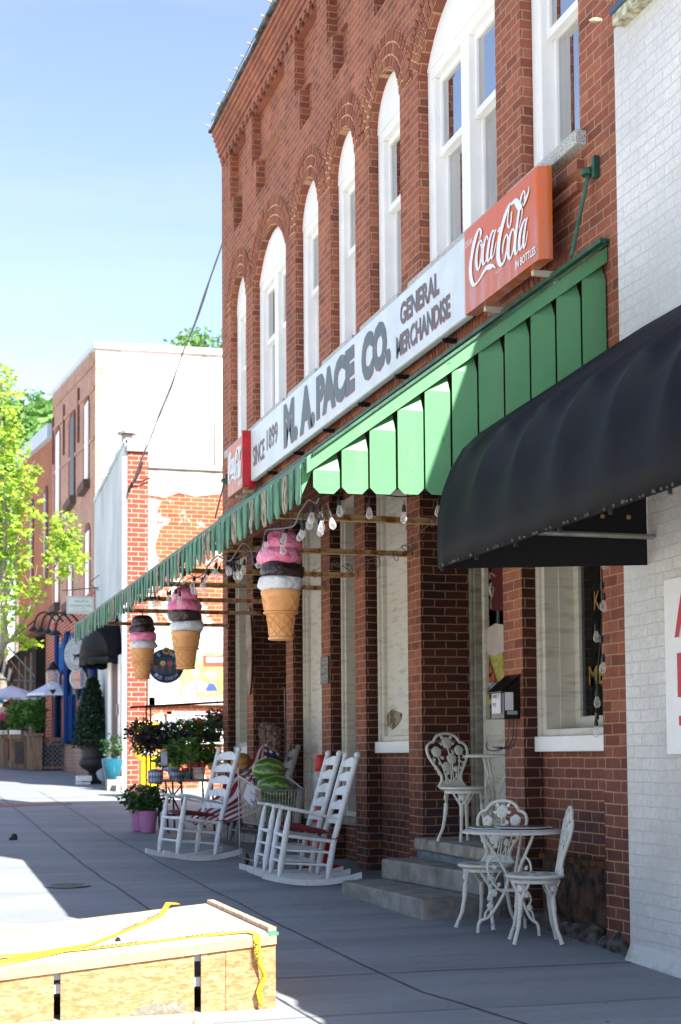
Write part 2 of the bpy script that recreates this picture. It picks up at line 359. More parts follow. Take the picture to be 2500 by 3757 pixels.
# ================= BRICK STORE =================
store = thing('brick_store', 'two storey red brick general store with arched white windows and corbelled cornice', 'building', (XF, 8.27, 0))
Y0, Y1 = 8.27, 20.2
UP = [(18.73,19.64), (16.68,18.34), (15.29,16.24), (13.95,14.82), (12.57,13.48), (10.34,12.08), (8.91,9.87)]
SILL, SPR = 5.37, 7.22
def hh(w): return .43 if w < 1.2 else .47
def arc(c, w, h, n, dr=0.0, z=SPR):
    R = (w*w/4+h*h)/(2*h); zc = z+h-R; a = math.asin(min(1, (w/2)/R))
    if R > h and zc > z: a = math.pi-a
    return [(c+(R+dr)*math.sin(-a+2*a*i/n), zc+(R+dr)*math.cos(-a+2*a*i/n)) for i in range(n+1)]
w = MB(); ZB, ZT, RC = 4.0, 8.30, .14
ups = sorted(UP); cur = Y0
for (a, b) in ups:
    w.quad((XF,cur,ZB),(XF,cur,ZT),(XF,a,ZT),(XF,a,ZB)); cur = b
    w.quad((XF,a,ZB),(XF,a,SILL),(XF,b,SILL),(XF,b,ZB))
    A = arc((a+b)/2, b-a, hh(b-a), 16); A[0] = (a, SPR); A[-1] = (b, SPR)
    for p, q in zip(A, A[1:]):
        w.quad((XF,p[0],p[1]),(XF,p[0],ZT),(XF,q[0],ZT),(XF,q[0],q[1]))
        w.quad((XF,p[0],p[1]),(XF,q[0],q[1]),(XF+RC+.1,q[0],q[1]),(XF+RC+.1,p[0],p[1]))
    w.quad((XF,b,SILL),(XF,b,SPR),(XF+RC+.1,b,SPR),(XF+RC+.1,b,SILL))
    w.quad((XF,a,SILL),(XF+RC+.1,a,SILL),(XF+RC+.1,a,SPR),(XF,a,SPR))
w.quad((XF,cur,ZB),(XF,cur,ZT),(XF,Y1,ZT),(XF,Y1,ZB))
# corbelled frieze with recessed panels
w.quad((XF,Y0,ZT),(XF+.11,Y0,ZT),(XF+.11,Y1,ZT),(XF,Y1,ZT))
w.quad((XF+.11,Y0,ZT),(XF+.11,Y0,9.6),(XF+.11,Y1,9.6),(XF+.11,Y1,ZT))
def strips(rec, z0, z1):
    c = Y0
    for a, b in rec:
        if a > c: w.box(XF, XF+.11, c, a, z0, z1)
        c = b
    w.box(XF, XF+.11, c, Y1, z0, z1)
FAR = [19.66,18.36,16.24,14.91,13.52,12.12,9.9]
NEAR = [18.72,16.7,15.3,13.95,12.55,10.35,8.9]
up_rec = sorted((n_, f) for n_, f in zip(NEAR, FAR)); lo_rec = [(a+.2, b-.22) for a, b in up_rec]
strips(lo_rec, 8.301, 8.80); strips(up_rec, 8.802, 9.55)
for i in range(6):   # projecting corbel courses
    w.box(XF-.025-.022*i, XF+.11, Y0, Y1+.006*i, 9.552+.073*i, 9.625+.073*i)
# dentils below the first course, and the small projecting rows inside the panels
yy = Y0+.05
while yy < Y1-.1: w.box(XF-.03, XF, yy, yy+.10, 9.47, 9.55); yy += .205
for a, b in up_rec:
    w.box(XF+.055, XF+.11, a, b, 8.802, 8.86); w.box(XF+.03, XF+.11, a, b, 9.475, 9.55)
# sides, back, roof
w.quad((XF,Y1,-.2),(XF,Y1,9.98),(XF+.5,Y1,9.98),(XF+.5,Y1,-.2)); w.quad((XF+.5,Y1,-.2),(XF+.5,Y1,7.3),(XF+16,Y1,7.0),(XF+16,Y1,-.2))
w.quad((XF+.5,Y0,7.3),(XF+.5,Y1,7.3),(XF+16,Y1,7.0),(XF+16,Y0,7.0)); w.quad((XF+.5,Y0,7.3),(XF+.5,Y0,9.98),(XF+.5,Y1,9.98),(XF+.5,Y1,7.3))
w.quad((XF+16,Y0,-.2),(XF+16,Y0,7.0),(XF+16,Y1,7.0),(XF+16,Y1,-.2))
# ground floor: recessed wall at X=4.52 with openings, pilasters in front
XR = 4.52
OP = [(8.73,9.98,1.37,3.9,'A'), (12.49,13.68,1.37,3.9,'C'), (14.07,14.9,.62,3.9,'E'), (15.27,16.41,.62,3.9,'F'), (18.78,19.88,1.37,3.9,'G')]
DR = [(10.33,12.14), (16.75,18.40)]
cuts = sorted([(a,b,z0,z1) for a,b,z0,z1,_ in OP]+[(a,b,-.3,4.0) for a,b in DR]); cur = Y0
for a, b, z0, z1 in cuts:
    w.quad((XR,cur,-.3),(XR,cur,ZB),(XR,a,ZB),(XR,a,-.3)); cur = b
    if z0 > 0: w.quad((XR,a,-.3),(XR,a,z0),(XR,b,z0),(XR,b,-.3)); w.quad((XR,a,z0),(XR,b,z0),(XR+.3,b,z0),(XR+.3,a,z0))
    if z1 < ZB: w.quad((XR,a,z1),(XR,a,ZB),(XR,b,ZB),(XR,b,z1)); w.quad((XR,a,z1),(XR+.3,a,z1),(XR+.3,b,z1),(XR,b,z1))
    if z0 > 0: w.quad((XR,b,z0),(XR,b,z1),(XR+.4,b,z1),(XR+.4,b,z0)); w.quad((XR,a,z0),(XR+.4,a,z0),(XR+.4,a,z1),(XR,a,z1))
w.quad((XR,cur,-.3),(XR,cur,ZB),(XR,Y1,ZB),(XR,Y1,-.3))
flanks = []
for a, b in ((8.27,8.72),(9.98,10.33),(12.14,12.49),(13.72,14.07),(14.93,15.27),(16.44,16.75),(18.40,18.76),(19.88,20.2)):
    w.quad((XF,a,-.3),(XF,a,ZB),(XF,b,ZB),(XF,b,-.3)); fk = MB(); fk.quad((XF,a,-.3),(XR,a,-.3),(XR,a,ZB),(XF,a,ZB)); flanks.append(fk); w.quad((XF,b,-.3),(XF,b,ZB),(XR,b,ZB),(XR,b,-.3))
w.quad((XF,Y0,ZB),(XR,Y0,ZB),(XR,Y1,ZB),(XF,Y1,ZB))
wall = build(w, 'wall', M['brick'], store); [build(fk, 'pillar_flank', M['brick_shade'], store) for fk in flanks]  # near sides of the pillars get the brick coloured darker as shade
sd_ = MB(); sd_.quad((XF,Y0+.002,-.2),(XF+16,Y0+.002,-.2),(XF+16,Y0+.002,7.0),(XF+.5,Y0+.002,7.3),(XF+.5,Y0+.002,10.0),(XF,Y0+.002,10.0))
build(sd_, 'side_wall', M['brick_side'], store)
# coping tiles along the top
cp = MB(); yy = Y0
while yy < Y1+.05: cp.box(XF-.175+random.uniform(-.012,.012), XF+.55, yy, min(yy+.31, Y1+.08), 9.992, 10.03+random.uniform(0,.018)); yy += .315
build(cp, 'coping', mat('dark_coping', S(92,86,78), .9, col2=S(40,36,32), scale=6, bmp=.4), store, bevel=.01)
# arches of wedge bricks
for (a, b) in UP:
    ar = MB(); c, wd_, h = (a+b)/2, b-a, hh(b-a)
    for ring in range(3):
        n = int((wd_*1.35+ring*.3)/.075); d0, d1 = .008+ring*.112, .100+ring*.112
        i0, i1 = arc(c, wd_, h, n, d0), arc(c, wd_, h, n, d1)
        for k in range(n):
            t = .13; L = lambda p, q, s: (p[0]+(q[0]-p[0])*s, p[1]+(q[1]-p[1])*s)
            A_, B_ = L(i0[k], i0[k+1], t), L(i0[k+1], i0[k], t); C_, D_ = L(i1[k+1], i1[k], t), L(i1[k], i1[k+1], t)
            px = XF-.010-random.uniform(0,.006)-(.006 if ring == 2 else 0)
            ar.prism([(px,)+A_, (px,)+B_, (px,)+C_, (px,)+D_], (.03,0,0))
        # mortar line between rings
    ao = build(ar, 'arch', M['archbrick'], store)
    mo = MB(); o0, o1 = arc(c, wd_, h, 24, .0), arc(c, wd_, h, 24, .33)
    for k in range(24): mo.quad((XF-.004,)+o0[k], (XF-.004,)+o1[k], (XF-.004,)+o1[k+1], (XF-.004,)+o0[k+1])
    build(mo, 'arch_mortar', M['mortar'], ao)
# lower arches (header courses) above the ground floor openings, between sign and awning
for a, b in ((8.9,9.98),(10.33,12.14),(12.49,13.68),(14.07,14.9),(15.27,16.41),(16.75,18.4),(18.78,19.88)):
    ar = MB(); c, wd_ = (a+b)/2, b-a
    for ring in range(2):
        n = int((wd_*1.1+ring*.2)/.075); i0, i1 = arc(c, wd_, .22, n, .004+ring*.112, 4.28), arc(c, wd_, .22, n, .106+ring*.112, 4.28)
        for k in range(n):
            L = lambda p, q, s: (p[0]+(q[0]-p[0])*s, p[1]+(q[1]-p[1])*s)
            ar.prism([(XF-.008,)+L(i0[k],i0[k+1],.1), (XF-.008,)+L(i0[k+1],i0[k],.1), (XF-.008,)+L(i1[k+1],i1[k],.1), (XF-.008,)+L(i1[k],i1[k+1],.1)], (.02,0,0))
    build(ar, 'arch', M['archbrick'], store)
# upper windows
for wi, (a, b) in enumerate(UP):
    X = XF+.10; fr = MB(); c = (a+b)/2; A = arc(c, b-a-.02, hh(b-a), 14); A[0] = (a+.01, SPR); A[-1] = (b-.01, SPR)
    fr.prism([(X-.02,p[0],p[1]) for p in A], (.10,0,0))              # white arched head panel
    fr.box(X-.01, X+.10, a+.02, b-.02, SPR-.10, SPR-.002)
    fr.box(X, X+.10, a+.012, a+.15, SILL, SPR-.10); fr.box(X, X+.10, b-.15, b-.012, SILL, SPR-.10)
    fr.box(X-.012, X+.03, b-.085, b-.012, SILL, SPR+.0); fr.box(X-.012, X+.03, a+.012, a+.085, SILL, SPR+.0)
    if b-a > 1.3: fr.box(X-.004, X+.10, c-.09, c+.09, SILL, SPR-.10)
    fo = build(fr, 'window_frame', M['white'], store, bevel=.004)
    spans = [(a+.15, b-.15)] if b-a < 1.3 else [(a+.15, c-.09), (c+.09, b-.15)]
    for (p, q) in spans:
        zm = 6.42
        s = MB(); xs = X+.045
        for z0, z1, xx in ((zm, SPR-.10, xs), (SILL+.02, zm+.05, xs+.05)):
            s.box(xx, xx+.045, p, p+.05, z0, z1); s.box(xx, xx+.045, q-.05, q, z0, z1)
            s.box(xx-.002, xx+.047, p+.05, q-.05, z1-.055, z1-.001); s.box(xx-.002, xx+.047, p+.05, q-.05, z0, z0+.06)
        build(s, 'sash', M['white'], fo)
        gl = MB(); gl.quad((xs+.02,p+.04,zm+.03),(xs+.02,p+.04,SPR-.12),(xs+.02,q-.04,SPR-.12),(xs+.02,q-.04,zm+.03)); gl.quad((xs+.07,p+.04,SILL+.05),(xs+.07,p+.04,zm+.02),(xs+.07,q-.04,zm+.02),(xs+.07,q-.04,SILL+.05))
        build(gl, 'glass', M['glass'], fo)
        cu = MB(); n = 40
        P = [(xs+.16+.022*math.sin(i*1.9)+.01*math.sin(i*.7), p+(q-p)*i/n) for i in range(n+1)]
        for i in range(n): cu.quad((P[i][0],P[i][1],SILL),(P[i][0],P[i][1],SPR-.15),(P[i+1][0],P[i+1][1],SPR-.15),(P[i+1][0],P[i+1][1],SILL))
        build(cu, 'curtain', M['curtain'], fo, smooth=True)
    st = MB(); st.box(XF-.075, XF+.2, a-.09, b+.12, SILL-.10, SILL); build(st, 'sill', M['stone_sill'], store, bevel=.008)
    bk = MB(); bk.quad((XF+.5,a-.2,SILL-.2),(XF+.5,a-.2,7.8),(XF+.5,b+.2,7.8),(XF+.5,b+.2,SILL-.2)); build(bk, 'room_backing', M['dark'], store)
# brick corbels under the nearest sill
cb = MB(); cb.box(XF-.05, XF, 8.86, 9.95, 5.12, 5.19); cb.box(XF-.035, XF, 8.9, 9.9, 4.99, 5.06); build(cb, 'corbel', M['brick'], store)
# ground-floor windows
for a, b, z0, z1, nm in OP:
    fr = MB(); X = XR+.0
    for p, q in ((a, a+.10), (b-.10, b)): fr.box(X-.02, X+.09, p, q, z0, z1)
    fr.box(X-.045, X+.0, b-.055, b-.002, z0, z1); fr.box(X-.02, X+.09, a+.1, b-.1, z0, z0+.05); fr.box(X-.02, X+.09, a+.1, b-.1, z1-.08, z1)
    fo = build(fr, 'window_frame', M['oldwhite'], store, bevel=.005)
    if nm in 'CF':      # boarded with painted panelling
        pn = MB(); pn.box(X+.02, X+.05, a+.1, b-.1, z0+.05, z1-.08); build(pn, 'panel', M['oldwhite'] if nm == 'F' else M['oldwhite'], fo)
        if nm == 'C':
            pl = MB(); pl.box(X+.014, X+.021, a+.2, b-.16, z0+.18, z0+.30); build(pl, 'lower_rail', M['oldwhite'], fo)
            pp = MB(); pp.prism([(X+.012,)+tuple(onX(u_, v_, X+.01))[1:] for u_, v_ in ((892,1641),(902,1632),(915,1637),(926,1642),(924,1655),(914,1668),(903,1679),(893,1672),(890,1655))], (.004,0,0)); build(pp, 'peeled_patch', mat('peeled_brown_wood', S(96,76,56), .9, col2=S(150,140,120), scale=18, lo=.45, hi=.6), fo)
    else:
        # deep splayed jamb panel then the sash
        jb_ = MB(); jb_.box(X+.09, X+.25, b-.12, b-.08, z0, z1); build(jb_, 'jamb_panel', M['oldwhite'], fo); jb_ = MB(); jb_.box(X+.09, X+.25, a+.06, a+.1, z0, z1); build(jb_, 'jamb_panel', M['oldwhite'], fo)
        s = MB(); xs = X+.20; s.box(xs, xs+.05, b-.20, b-.12, z0, z1); s.box(xs, xs+.05, a+.1, a+.18, z0, z1); s.box(xs, xs+.05, a+.18, b-.20, z0+.03, z0+.14)
        s.box(X+.09, X+.26, a+.1, b-.12, z0-.01, z0+.03); s.box(X+.15, X+.26, a+.1, b-.12, z0+.03, z0+.055)
        build(s, 'sash', M['oldwhite'], fo, bevel=.004)
        gl = MB(); gl.quad((xs+.025,a+.1,z0+.1),(xs+.025,a+.1,z1),(xs+.025,b-.15,z1),(xs+.025,b-.15,z0+.1)); build(gl, 'glass', M['glass_dark'], fo)
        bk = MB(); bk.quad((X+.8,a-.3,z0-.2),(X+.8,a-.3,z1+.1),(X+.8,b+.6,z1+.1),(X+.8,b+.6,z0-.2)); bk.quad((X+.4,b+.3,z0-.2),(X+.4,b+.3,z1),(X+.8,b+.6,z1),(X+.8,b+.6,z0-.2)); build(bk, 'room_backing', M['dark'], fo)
        if nm == 'A':
            rc = MB(); p = onX(1372,1545,4.86); rc.prism([(4.80,9.62,1.72),(4.80,9.42,2.12),(4.80,9.30,1.69)], (.01,0,0)); build(rc, 'red_pennant', mat('red_cloth', S(170,28,36), .7), fo)
            text('ME', M['brass'], fo, 'window_lettering', onX(1357,1576,4.742), (0,-1,0), (0,0,1), (-1,0,0), w=.24, h=.13, off=.01)
            text('K', M['brass'], fo, 'window_lettering', onX(1369,1404,4.742), (0,-1,0), (0,0,1), (-1,0,0), w=.09, h=.13, off=.01)
    st = MB(); st.box(XR-.07 if nm in 'ACG' else XR-.04, XR+.02, a-.008 if nm == 'A' else a, b-.003 if nm == 'A' else b+.03, z0-.11 if nm in 'ACG' else z0-.09, z0-.001); build(st, 'sill', M['white'] if nm in 'ACG' else M['greywood'], store, bevel=.006)
# doorways
for di, (a, b) in enumerate(DR):
    d = MB(); XD = 4.86
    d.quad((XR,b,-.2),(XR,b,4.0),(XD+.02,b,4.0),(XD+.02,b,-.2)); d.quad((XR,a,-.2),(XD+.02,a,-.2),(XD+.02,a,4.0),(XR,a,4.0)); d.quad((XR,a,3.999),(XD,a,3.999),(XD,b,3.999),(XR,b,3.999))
    build(d, 'doorway_reveal', M['brick_shade'], store)
    fr = MB(); z0 = .54 if di == 0 else .3
    fr.box(XD-.03, XD+.1, b-.10, b-.001, z0, 3.99); fr.box(XD-.05, XD-.03, b-.06, b-.002, z0, 3.99)
    fr.box(XD-.03, XD+.1, a+.001, a+.10, z0, 3.99); fr.box(XD-.03, XD+.1, a+.1, b-.1, 3.05, 3.2); fr.box(XD+.02, XD+.06, a+.1, b-.1, 3.2, 3.99)
    fo = build(fr, 'door_frame', M['greywood'], store, bevel=.005)
    dl = MB(); xd = XD+.03
    for p, q in ((b-.165,b-.105),(a+.25,a+.35)): dl.box(xd, xd+.045, p, q, z0, 3.0)
    dl.box(xd, xd+.045, a+.35, b-.165, z0, z0+.14); dl.box(xd, xd+.045, a+.35, b-.165, z0+.42, z0+.50); dl.box(xd, xd+.045, a+.35, b-.165, z0+.86, z0+1.0); dl.box(xd+.018, xd+.03, a+.35, b-.165, z0+.14, z0+.42); dl.box(xd+.018, xd+.03, a+.35, b-.165, z0+.50, z0+.86)
    do = build(dl, 'door', M['oldwhite'] if di == 0 else M['dark'], store, bevel=.004)
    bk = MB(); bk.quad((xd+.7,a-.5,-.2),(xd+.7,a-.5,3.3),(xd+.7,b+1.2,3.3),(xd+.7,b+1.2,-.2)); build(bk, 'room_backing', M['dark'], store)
# foundation stones at the right end, with the dark vent recess
fs = MB()
def rock(mb, c, r, seed, n=7, m_=5):
    k = len(mb.v); mb.ball(c, r, n, m_)
    for i in range(k, len(mb.v)):
        p = mb.v[i]; d = (p-Vector(c)); mb.v[i] = Vector(c)+d*(1+.5*noise.noise(p*8+Vector((seed,0,0)))); mb.v[i].x = max(mb.v[i].x, XF-.05)
for i in range(15):
    y = 8.36+i*.21+random.uniform(-.03,.03); rock(fs, (XF+.05+random.uniform(-.03,.02), y, gz(y)+random.uniform(-.02,.03)), (.10, random.uniform(.1,.17), random.uniform(.07,.15)), i)
fo = build(fs, 'foundation_stones', mat('foundation_stone', S(104,98,92), .95, col2=S(40,38,38), scale=12, bmp=.7, bscale=30), store)
vt = MB(); vt.box(4.46, 4.53, 8.86, 9.9, .10, .50); vo = build(vt, 'basement_vent', mat('stained_vent', S(92,66,50), .95, col2=S(26,20,19), scale=9, lo=.42, hi=.62, bmp=.9, bscale=16, bdist=.03), store, bevel=.01)
vt = MB(); vt.box(4.445, 4.47, 8.84, 9.92, .50, .54); vt.box(4.445, 4.47, 8.80, 8.86, .12, .54); build(vt, 'rusty_lintel', mat('rust_stain', S(120,66,24), .9, col2=S(44,30,22), scale=12, lo=.4, hi=.55), vo)
rk = None
if 0: rock(rk, (4.45,9.08,.2), (.03,.10,.07), 3); rock(rk, (4.45,9.25,.27), (.03,.08,.05), 5); rock(rk, (4.45,9.5,.16), (.03,.1,.05), 8); build(rk, 'rubble', mat('pale_rubble', S(112,108,108), .95), vo, smooth=True)
# little painted number and clips on the brick stay with the wall texture
# ================= STEPS =================
stp = thing('concrete_steps', 'worn concrete steps up to the store doorway', 'steps', (4.0,11.2,gz(11.2)))
def slab(pts, z0, z1, name, mt):
    b = MB(); b.prism([(x,y,z0) for x,y in pts], (0,0,z1-z0)); o = build(b, name, mt, stp, bevel=.018); return o
slab([(3.68,10.26),(3.60,12.02),(4.50,12.12),(4.50,10.36)], -.02, .205, 'step', M['concrete_step'])
slab([(4.14,10.28),(3.96,12.06),(4.50,12.10),(4.50,10.40)], .206, .375, 'step', M['concrete_step'])
slab([(4.30,10.345),(4.30,12.12),(5.0,12.12),(5.0,10.345)], .20, .44, 'riser', mat('blue_grey_riser', S(112,122,130), .9, var=.15, bmp=.4))
slab([(4.25,10.34),(4.28,12.13),(4.95,12.13),(4.95,10.34)], .441, .54, 'landing', mat('landing_concrete', S(168,162,148), .85, col2=S(110,104,94), scale=7, bmp=.4))
s2 = MB(); s2.box(4.0, 4.9, 16.8, 18.36, 0, .33); tag(build(s2, 'door_step', M['concrete_step'], bevel=.015), 'low concrete step in the shadowed far doorway', 'step')
# ================= WHITE BUILDING =================
wb = thing('white_brick_building', 'white painted brick building at the right edge beside the store', 'building', (4.30,5,0))
b = MB(); b.box(4.30, 14, -3, 8.268, -.5, 5.78); build(b, 'wall', M['white_brick'], wb)
b = MB(); b.prism([(4.30,-3,-.3),(4.23,-3,-.3),(4.255,-3,.0),(4.30,-3,.10)], (0,11.262,0)); build(b, 'base_flare', mat('cracked_white_render', S(205,205,200), .8, col2=S(150,144,120), scale=7, lo=.5, hi=.8, bmp=.6, bscale=18), wb)
b = MB(); b.box(4.20, 4.7, -3, 8.13, 5.79, 5.83); cpo = build(b, 'coping', mat('blue_metal_coping', S(60,84,112), .5), wb)
b = MB(); b.box(4.215, 4.6, -3, 8.12, 5.72, 5.789); build(b, 'coping_underside', mat('peeling_wood_trim', S(190,186,160), .8, var=.3, scale=18), cpo)
# ---- banner
bn = thing('sale_banner', 'white banner with red capital letters on the white brick wall', 'banner', (4.28,7.2,1.7))
b = MB(); b.box(4.270, 4.274, 6.0, 7.72, 1.24, 2.24); build(b, 'banner_sheet', mat('white_vinyl', S(232,232,232), .4, var=.02), bn)
rd = mat('red_print', S(190,30,48), .5, bmp=0)
text('A', rd, bn, 'lettering', (4.268,7.60,1.90), (0,-1,0), (0,0,1), (-1,0,0), w=.2, h=.25, off=.03)
text('E', rd, bn, 'lettering', (4.268,7.575,1.56), (0,-1,0), (0,0,1), (-1,0,0), w=.18, h=.25, off=.03)
b = MB(); b.box(4.266, 4.269, 6.2, 7.57, 1.40, 1.455); build(b, 'underline', rd, bn)
# ================= GREEN AWNING =================
aw = thing('metal_awning', 'long green metal slat awning with pointed fringe over the store sidewalk', 'awning', (2.39, 8.6, 2.8))
WX, WZ, FX, FZ, AY0, AY1 = 4.36, 4.47, 2.39, 3.01, 8.56, 20.2
def zr(x): return FZ+(x-FX)*(WZ-FZ)/(WX-FX)
b = MB()
n = 64
for i in range(n):
    y0 = AY0+(AY1-AY0)*i/n; y1 = AY0+(AY1-AY0)*(i+.92)/n
    b.prism([(FX,y0,FZ-.01),(WX,y0,WZ-.01),(WX,y0,WZ-.035),(FX,y0,FZ-.035)], (0,y1-y0,0))
    b.prism([(FX,y1,FZ-.03),(WX,y1,WZ-.03),(WX,y1,WZ-.035),(FX,y1,FZ-.035)], (0,(AY1-AY0)*.08/n,0))
build(b, 'roof_sheet', M['dgreen'], aw)
b = MB(); b.prism([(FX-.03,AY0-.03,FZ-.085),(WX,AY0-.03,WZ-.085),(WX,AY0-.03,WZ+.015),(FX-.03,AY0-.03,FZ+.015)], (0,.028,0)); build(b, 'rake_trim', M['green'], aw)
b = MB(); b.prism([(FX-.0,AY0-.05,FZ+.020),(WX,AY0-.05,WZ+.025),(WX,AY0-.05,WZ+.045),(FX-.0,AY0-.05,FZ+.04)], (0,.14,0)); b.box(WX-.06, WX+.008, AY0-.05, AY1, WZ+.03, WZ+.06); build(b, 'rake_flashing', M['dgreen'], aw)
b = MB(); b.box(FX-.035, FX-.001, AY0+.0, AY1, FZ-.05, FZ+.018); build(b, 'front_trim', M['dgreen'], aw)
for i in range(11):
    x0 = FX+.012+i*.1785; x1 = x0+.165; zb = 2.81+.006*i; c = .038
    yb = AY0-.012-random.uniform(0,.006); za, zc = zr(x0)-.07, zr(x1)-.04
    s = MB(); s.prism([(x0,yb,zb+c),(x0+c,yb,zb),(x1-c,yb,zb),(x1,yb,zb+c),(x1,yb,za),(x0,yb,za)], (0,.006,0))
    s.add([(x0,yb,za),(x1,yb,za),(x1,yb+.075,zc),(x0,yb+.04,za+.001)], [(0,1,2,3)])
    s.add([(x1,yb,za),(x1,yb+.08,za-.01),(x1,yb+.075,zc)], [(0,1,2)])
    s.box(x1-.003, x1, yb+.006, yb+.05, zb+c, za)
    build(s, 'slat', M['green'], aw)
b = MB(); b.prism([(FX+.02,AY0+.07,2.86),(WX,AY0+.07,2.90),(WX,AY0+.07,WZ-.06),(FX+.02,AY0+.07,FZ-.06)], (0,.01,0)); build(b, 'end_backing', mat('dark_brown_board', S(70,46,34), .9), aw)
# front fringe: channel shaped slats hung proud of the fascia, each with a folded flank that catches the sun
i = 0; y = AY0+.03
while y < AY1-.15 and i < 66:
    wdt = .112+random.uniform(-.008,.008); zb = FZ-.258+random.uniform(-.008,.008); x0 = FX-.055+random.uniform(-.004,.004); tw_a = random.uniform(-.008,.008)
    s = MB(); s.prism([(x0,y,FZ-.03),(x0+tw_a,y,zb+.045),(x0+tw_a,y+.022,zb+.004),(x0+tw_a,y+wdt*.62,zb),(x0,y+wdt,zb+.05),(x0,y+wdt,FZ-.03)], (.008,0,0))
    s.prism([(x0,y,FZ-.03),(x0,y+wdt,FZ-.03),(x0+.045,y+wdt,FZ+.005),(x0+.045,y,FZ+.005)], (0,0,.004))
    near = y < 12.0
    so = build(s, 'fringe_slat', random.choice([M['wgrey'],M['wgreen'],M['wgreen']] if near else [M['wgreen'],M['wgreen'],M['wgreen'],M['dgreen'],M['wgrey']]), aw)
    s = MB(); s.prism([(x0+.009,y+.001,FZ-.02),(x0+.085,y+.001,FZ-.0),(x0+.075,y+.001,FZ-.06),(x0+.012,y+.001,zb+.06)], (0,.003,0)); build(s, 'flank', M['green'] if near else M['dgreen'], so)
    y += .1785; i += 1
for y in (10.33, 12.36, 13.97, 15.12, 16.6, 18.0, 19.8):
    b = MB(); z = 2.98 if y > 11 else 2.94
    b.box(FX+.03, XF-.005 if y not in (11.7,) else XF, y-.025, y+.025, z, z+.045); b.box(FX+.03, XF-.006, y-.04, y-.0255, z, z+.006)
    build(b, 'cross_bar', M['rust'], aw)
b = MB()
for y in [9.0+.6*k for k in range(19)]: b.prism([(FX+.02,y,FZ-.05),(WX,y,WZ-.05),(WX,y,WZ-.09),(FX+.02,y,FZ-.09)], (0,.03,0))
build(b, 'rafters', M['rust'], aw)
for y, pz in ((8.72, 5.04), (19.9, 5.0)):
    b = MB(); b.tube([(WX+.005-.03, y, pz), (WX-.16, y, WZ+.0)], .022, 8, flat=.5); b.lathe([(.045,-.02),(.045,.02)], (WX-.03,y,pz), 10); b.box(WX-.03, WX+.01, y-.09, y-.05, pz-.06, pz+.08)
    build(b, 'strut', M['dgreen'], aw)
# ================= BLACK DOME AWNING =================
da = thing('fabric_awning', 'large black fabric barrel awning on the white brick building', 'awning', (4.29, 6, 2.3))
PR = [(2.97,2.30),(2.965,2.45),(2.972,2.6),(3.0,2.74),(3.05,2.87),(3.13,3.0),(3.24,3.1),(3.42,3.22),(3.74,3.43),(4.05,3.64),(4.295,3.80)]
ribs = [7.95-.52*k for k in range(9)]; b = MB(); cols = []; sub = 6
for k in range(len(ribs)-1):
    for j in range(sub):
        t = j/sub; y = ribs[k]*(1-t)+ribs[k+1]*t; sag = .05*math.sin(math.pi*t)
        cols.append((y, sag))
cols.append((ribs[-1], 0))
def dprof(y, sag):
    out = []
    for i, (x, z) in enumerate(PR):
        f = math.sin(math.pi*min(1, i/(len(PR)-1))) if i else 0
        out.append((x+sag*f*.75, y, z-sag*f*.6))
    return out
P = [dprof(y, s) for y, s in cols]; n = len(PR)
b.add(sum(P, []), [(a*n+i, a*n+i+1, (a+1)*n+i+1, (a+1)*n+i) for a in range(len(P)-1) for i in range(n-1)])
def fabric():
    mt, nt, bs = NT('black_canvas'); nz = noiseN(nt, 40, 5); st = noiseN(nt, 1, 5, stretch=(6, 6, 1.2))
    c = ramp(nt, st, [(.35, S(4,5,8)), (.7, S(10,12,17))]); c = mixc(nt, ramp(nt, nz, [(.68, 0), (.8, .2)]), c, S(70,72,74))
    nt.links.new(c, bs.inputs['Base Color']); bs.inputs['Roughness'].default_value = .7; bs.inputs['Specular IOR Level'].default_value = .18
    bump(nt, bs, nz, .15, .003); return mt
M['canvas'] = fabric(); M['canvas_dark'] = mat('black_canvas_inner', S(10,10,12), .9, var=.1, bmp=0)
co = build(b, 'canopy', M['canvas'], da, smooth=True)
sf = co.modifiers.new('thickness', 'SOLIDIFY'); sf.thickness = .006; sf.offset = 1
b = MB()
b.prism([(x,7.955,z) for x, z in PR]+[(4.295,7.955,2.36)], (0,.004,0)); build(b, 'end_panel', M['canvas_dark'], da)
b = MB()
for rb in ribs: b.tube([(x+.02, rb-.01, z-.015) for x, z in PR], .011, 6)
b.tube([(3.0,7.9,2.33),(3.0,3.8,2.33)], .012, 6); build(b, 'frame', M['black'], da)
b = MB(); b.tube([(3.3,7.86,2.515),(4.28,7.86,2.515)], .016, 8); build(b, 'pipe', mat('grey_pipe', S(150,148,140), .4, metal=.5), da)
b = MB()
for x in (4.0, 4.17): b.lathe([(.006,0),(.014,.001),(.014,.004),(.006,.005)], (0,0,0), 10)
for k in range(len(b.v)):
    x = 4.0 if k < len(b.v)//2 else 4.17; p = b.v[k]; b.v[k] = Vector((x+p.x, 7.945-p.z, 2.64+p.y))
build(b, 'grommets', M['brass'], da)
b = MB()
for k in range(60): y = 7.9-random.random()*3.6; b.box(2.957, 2.962, y, y+.007, 2.303, 2.303+random.uniform(.006,.016))
tag(build(b, 'frayed_stitching', mat('pale_thread', S(96,92,70), .9, bmp=0), da), kind='stuff')
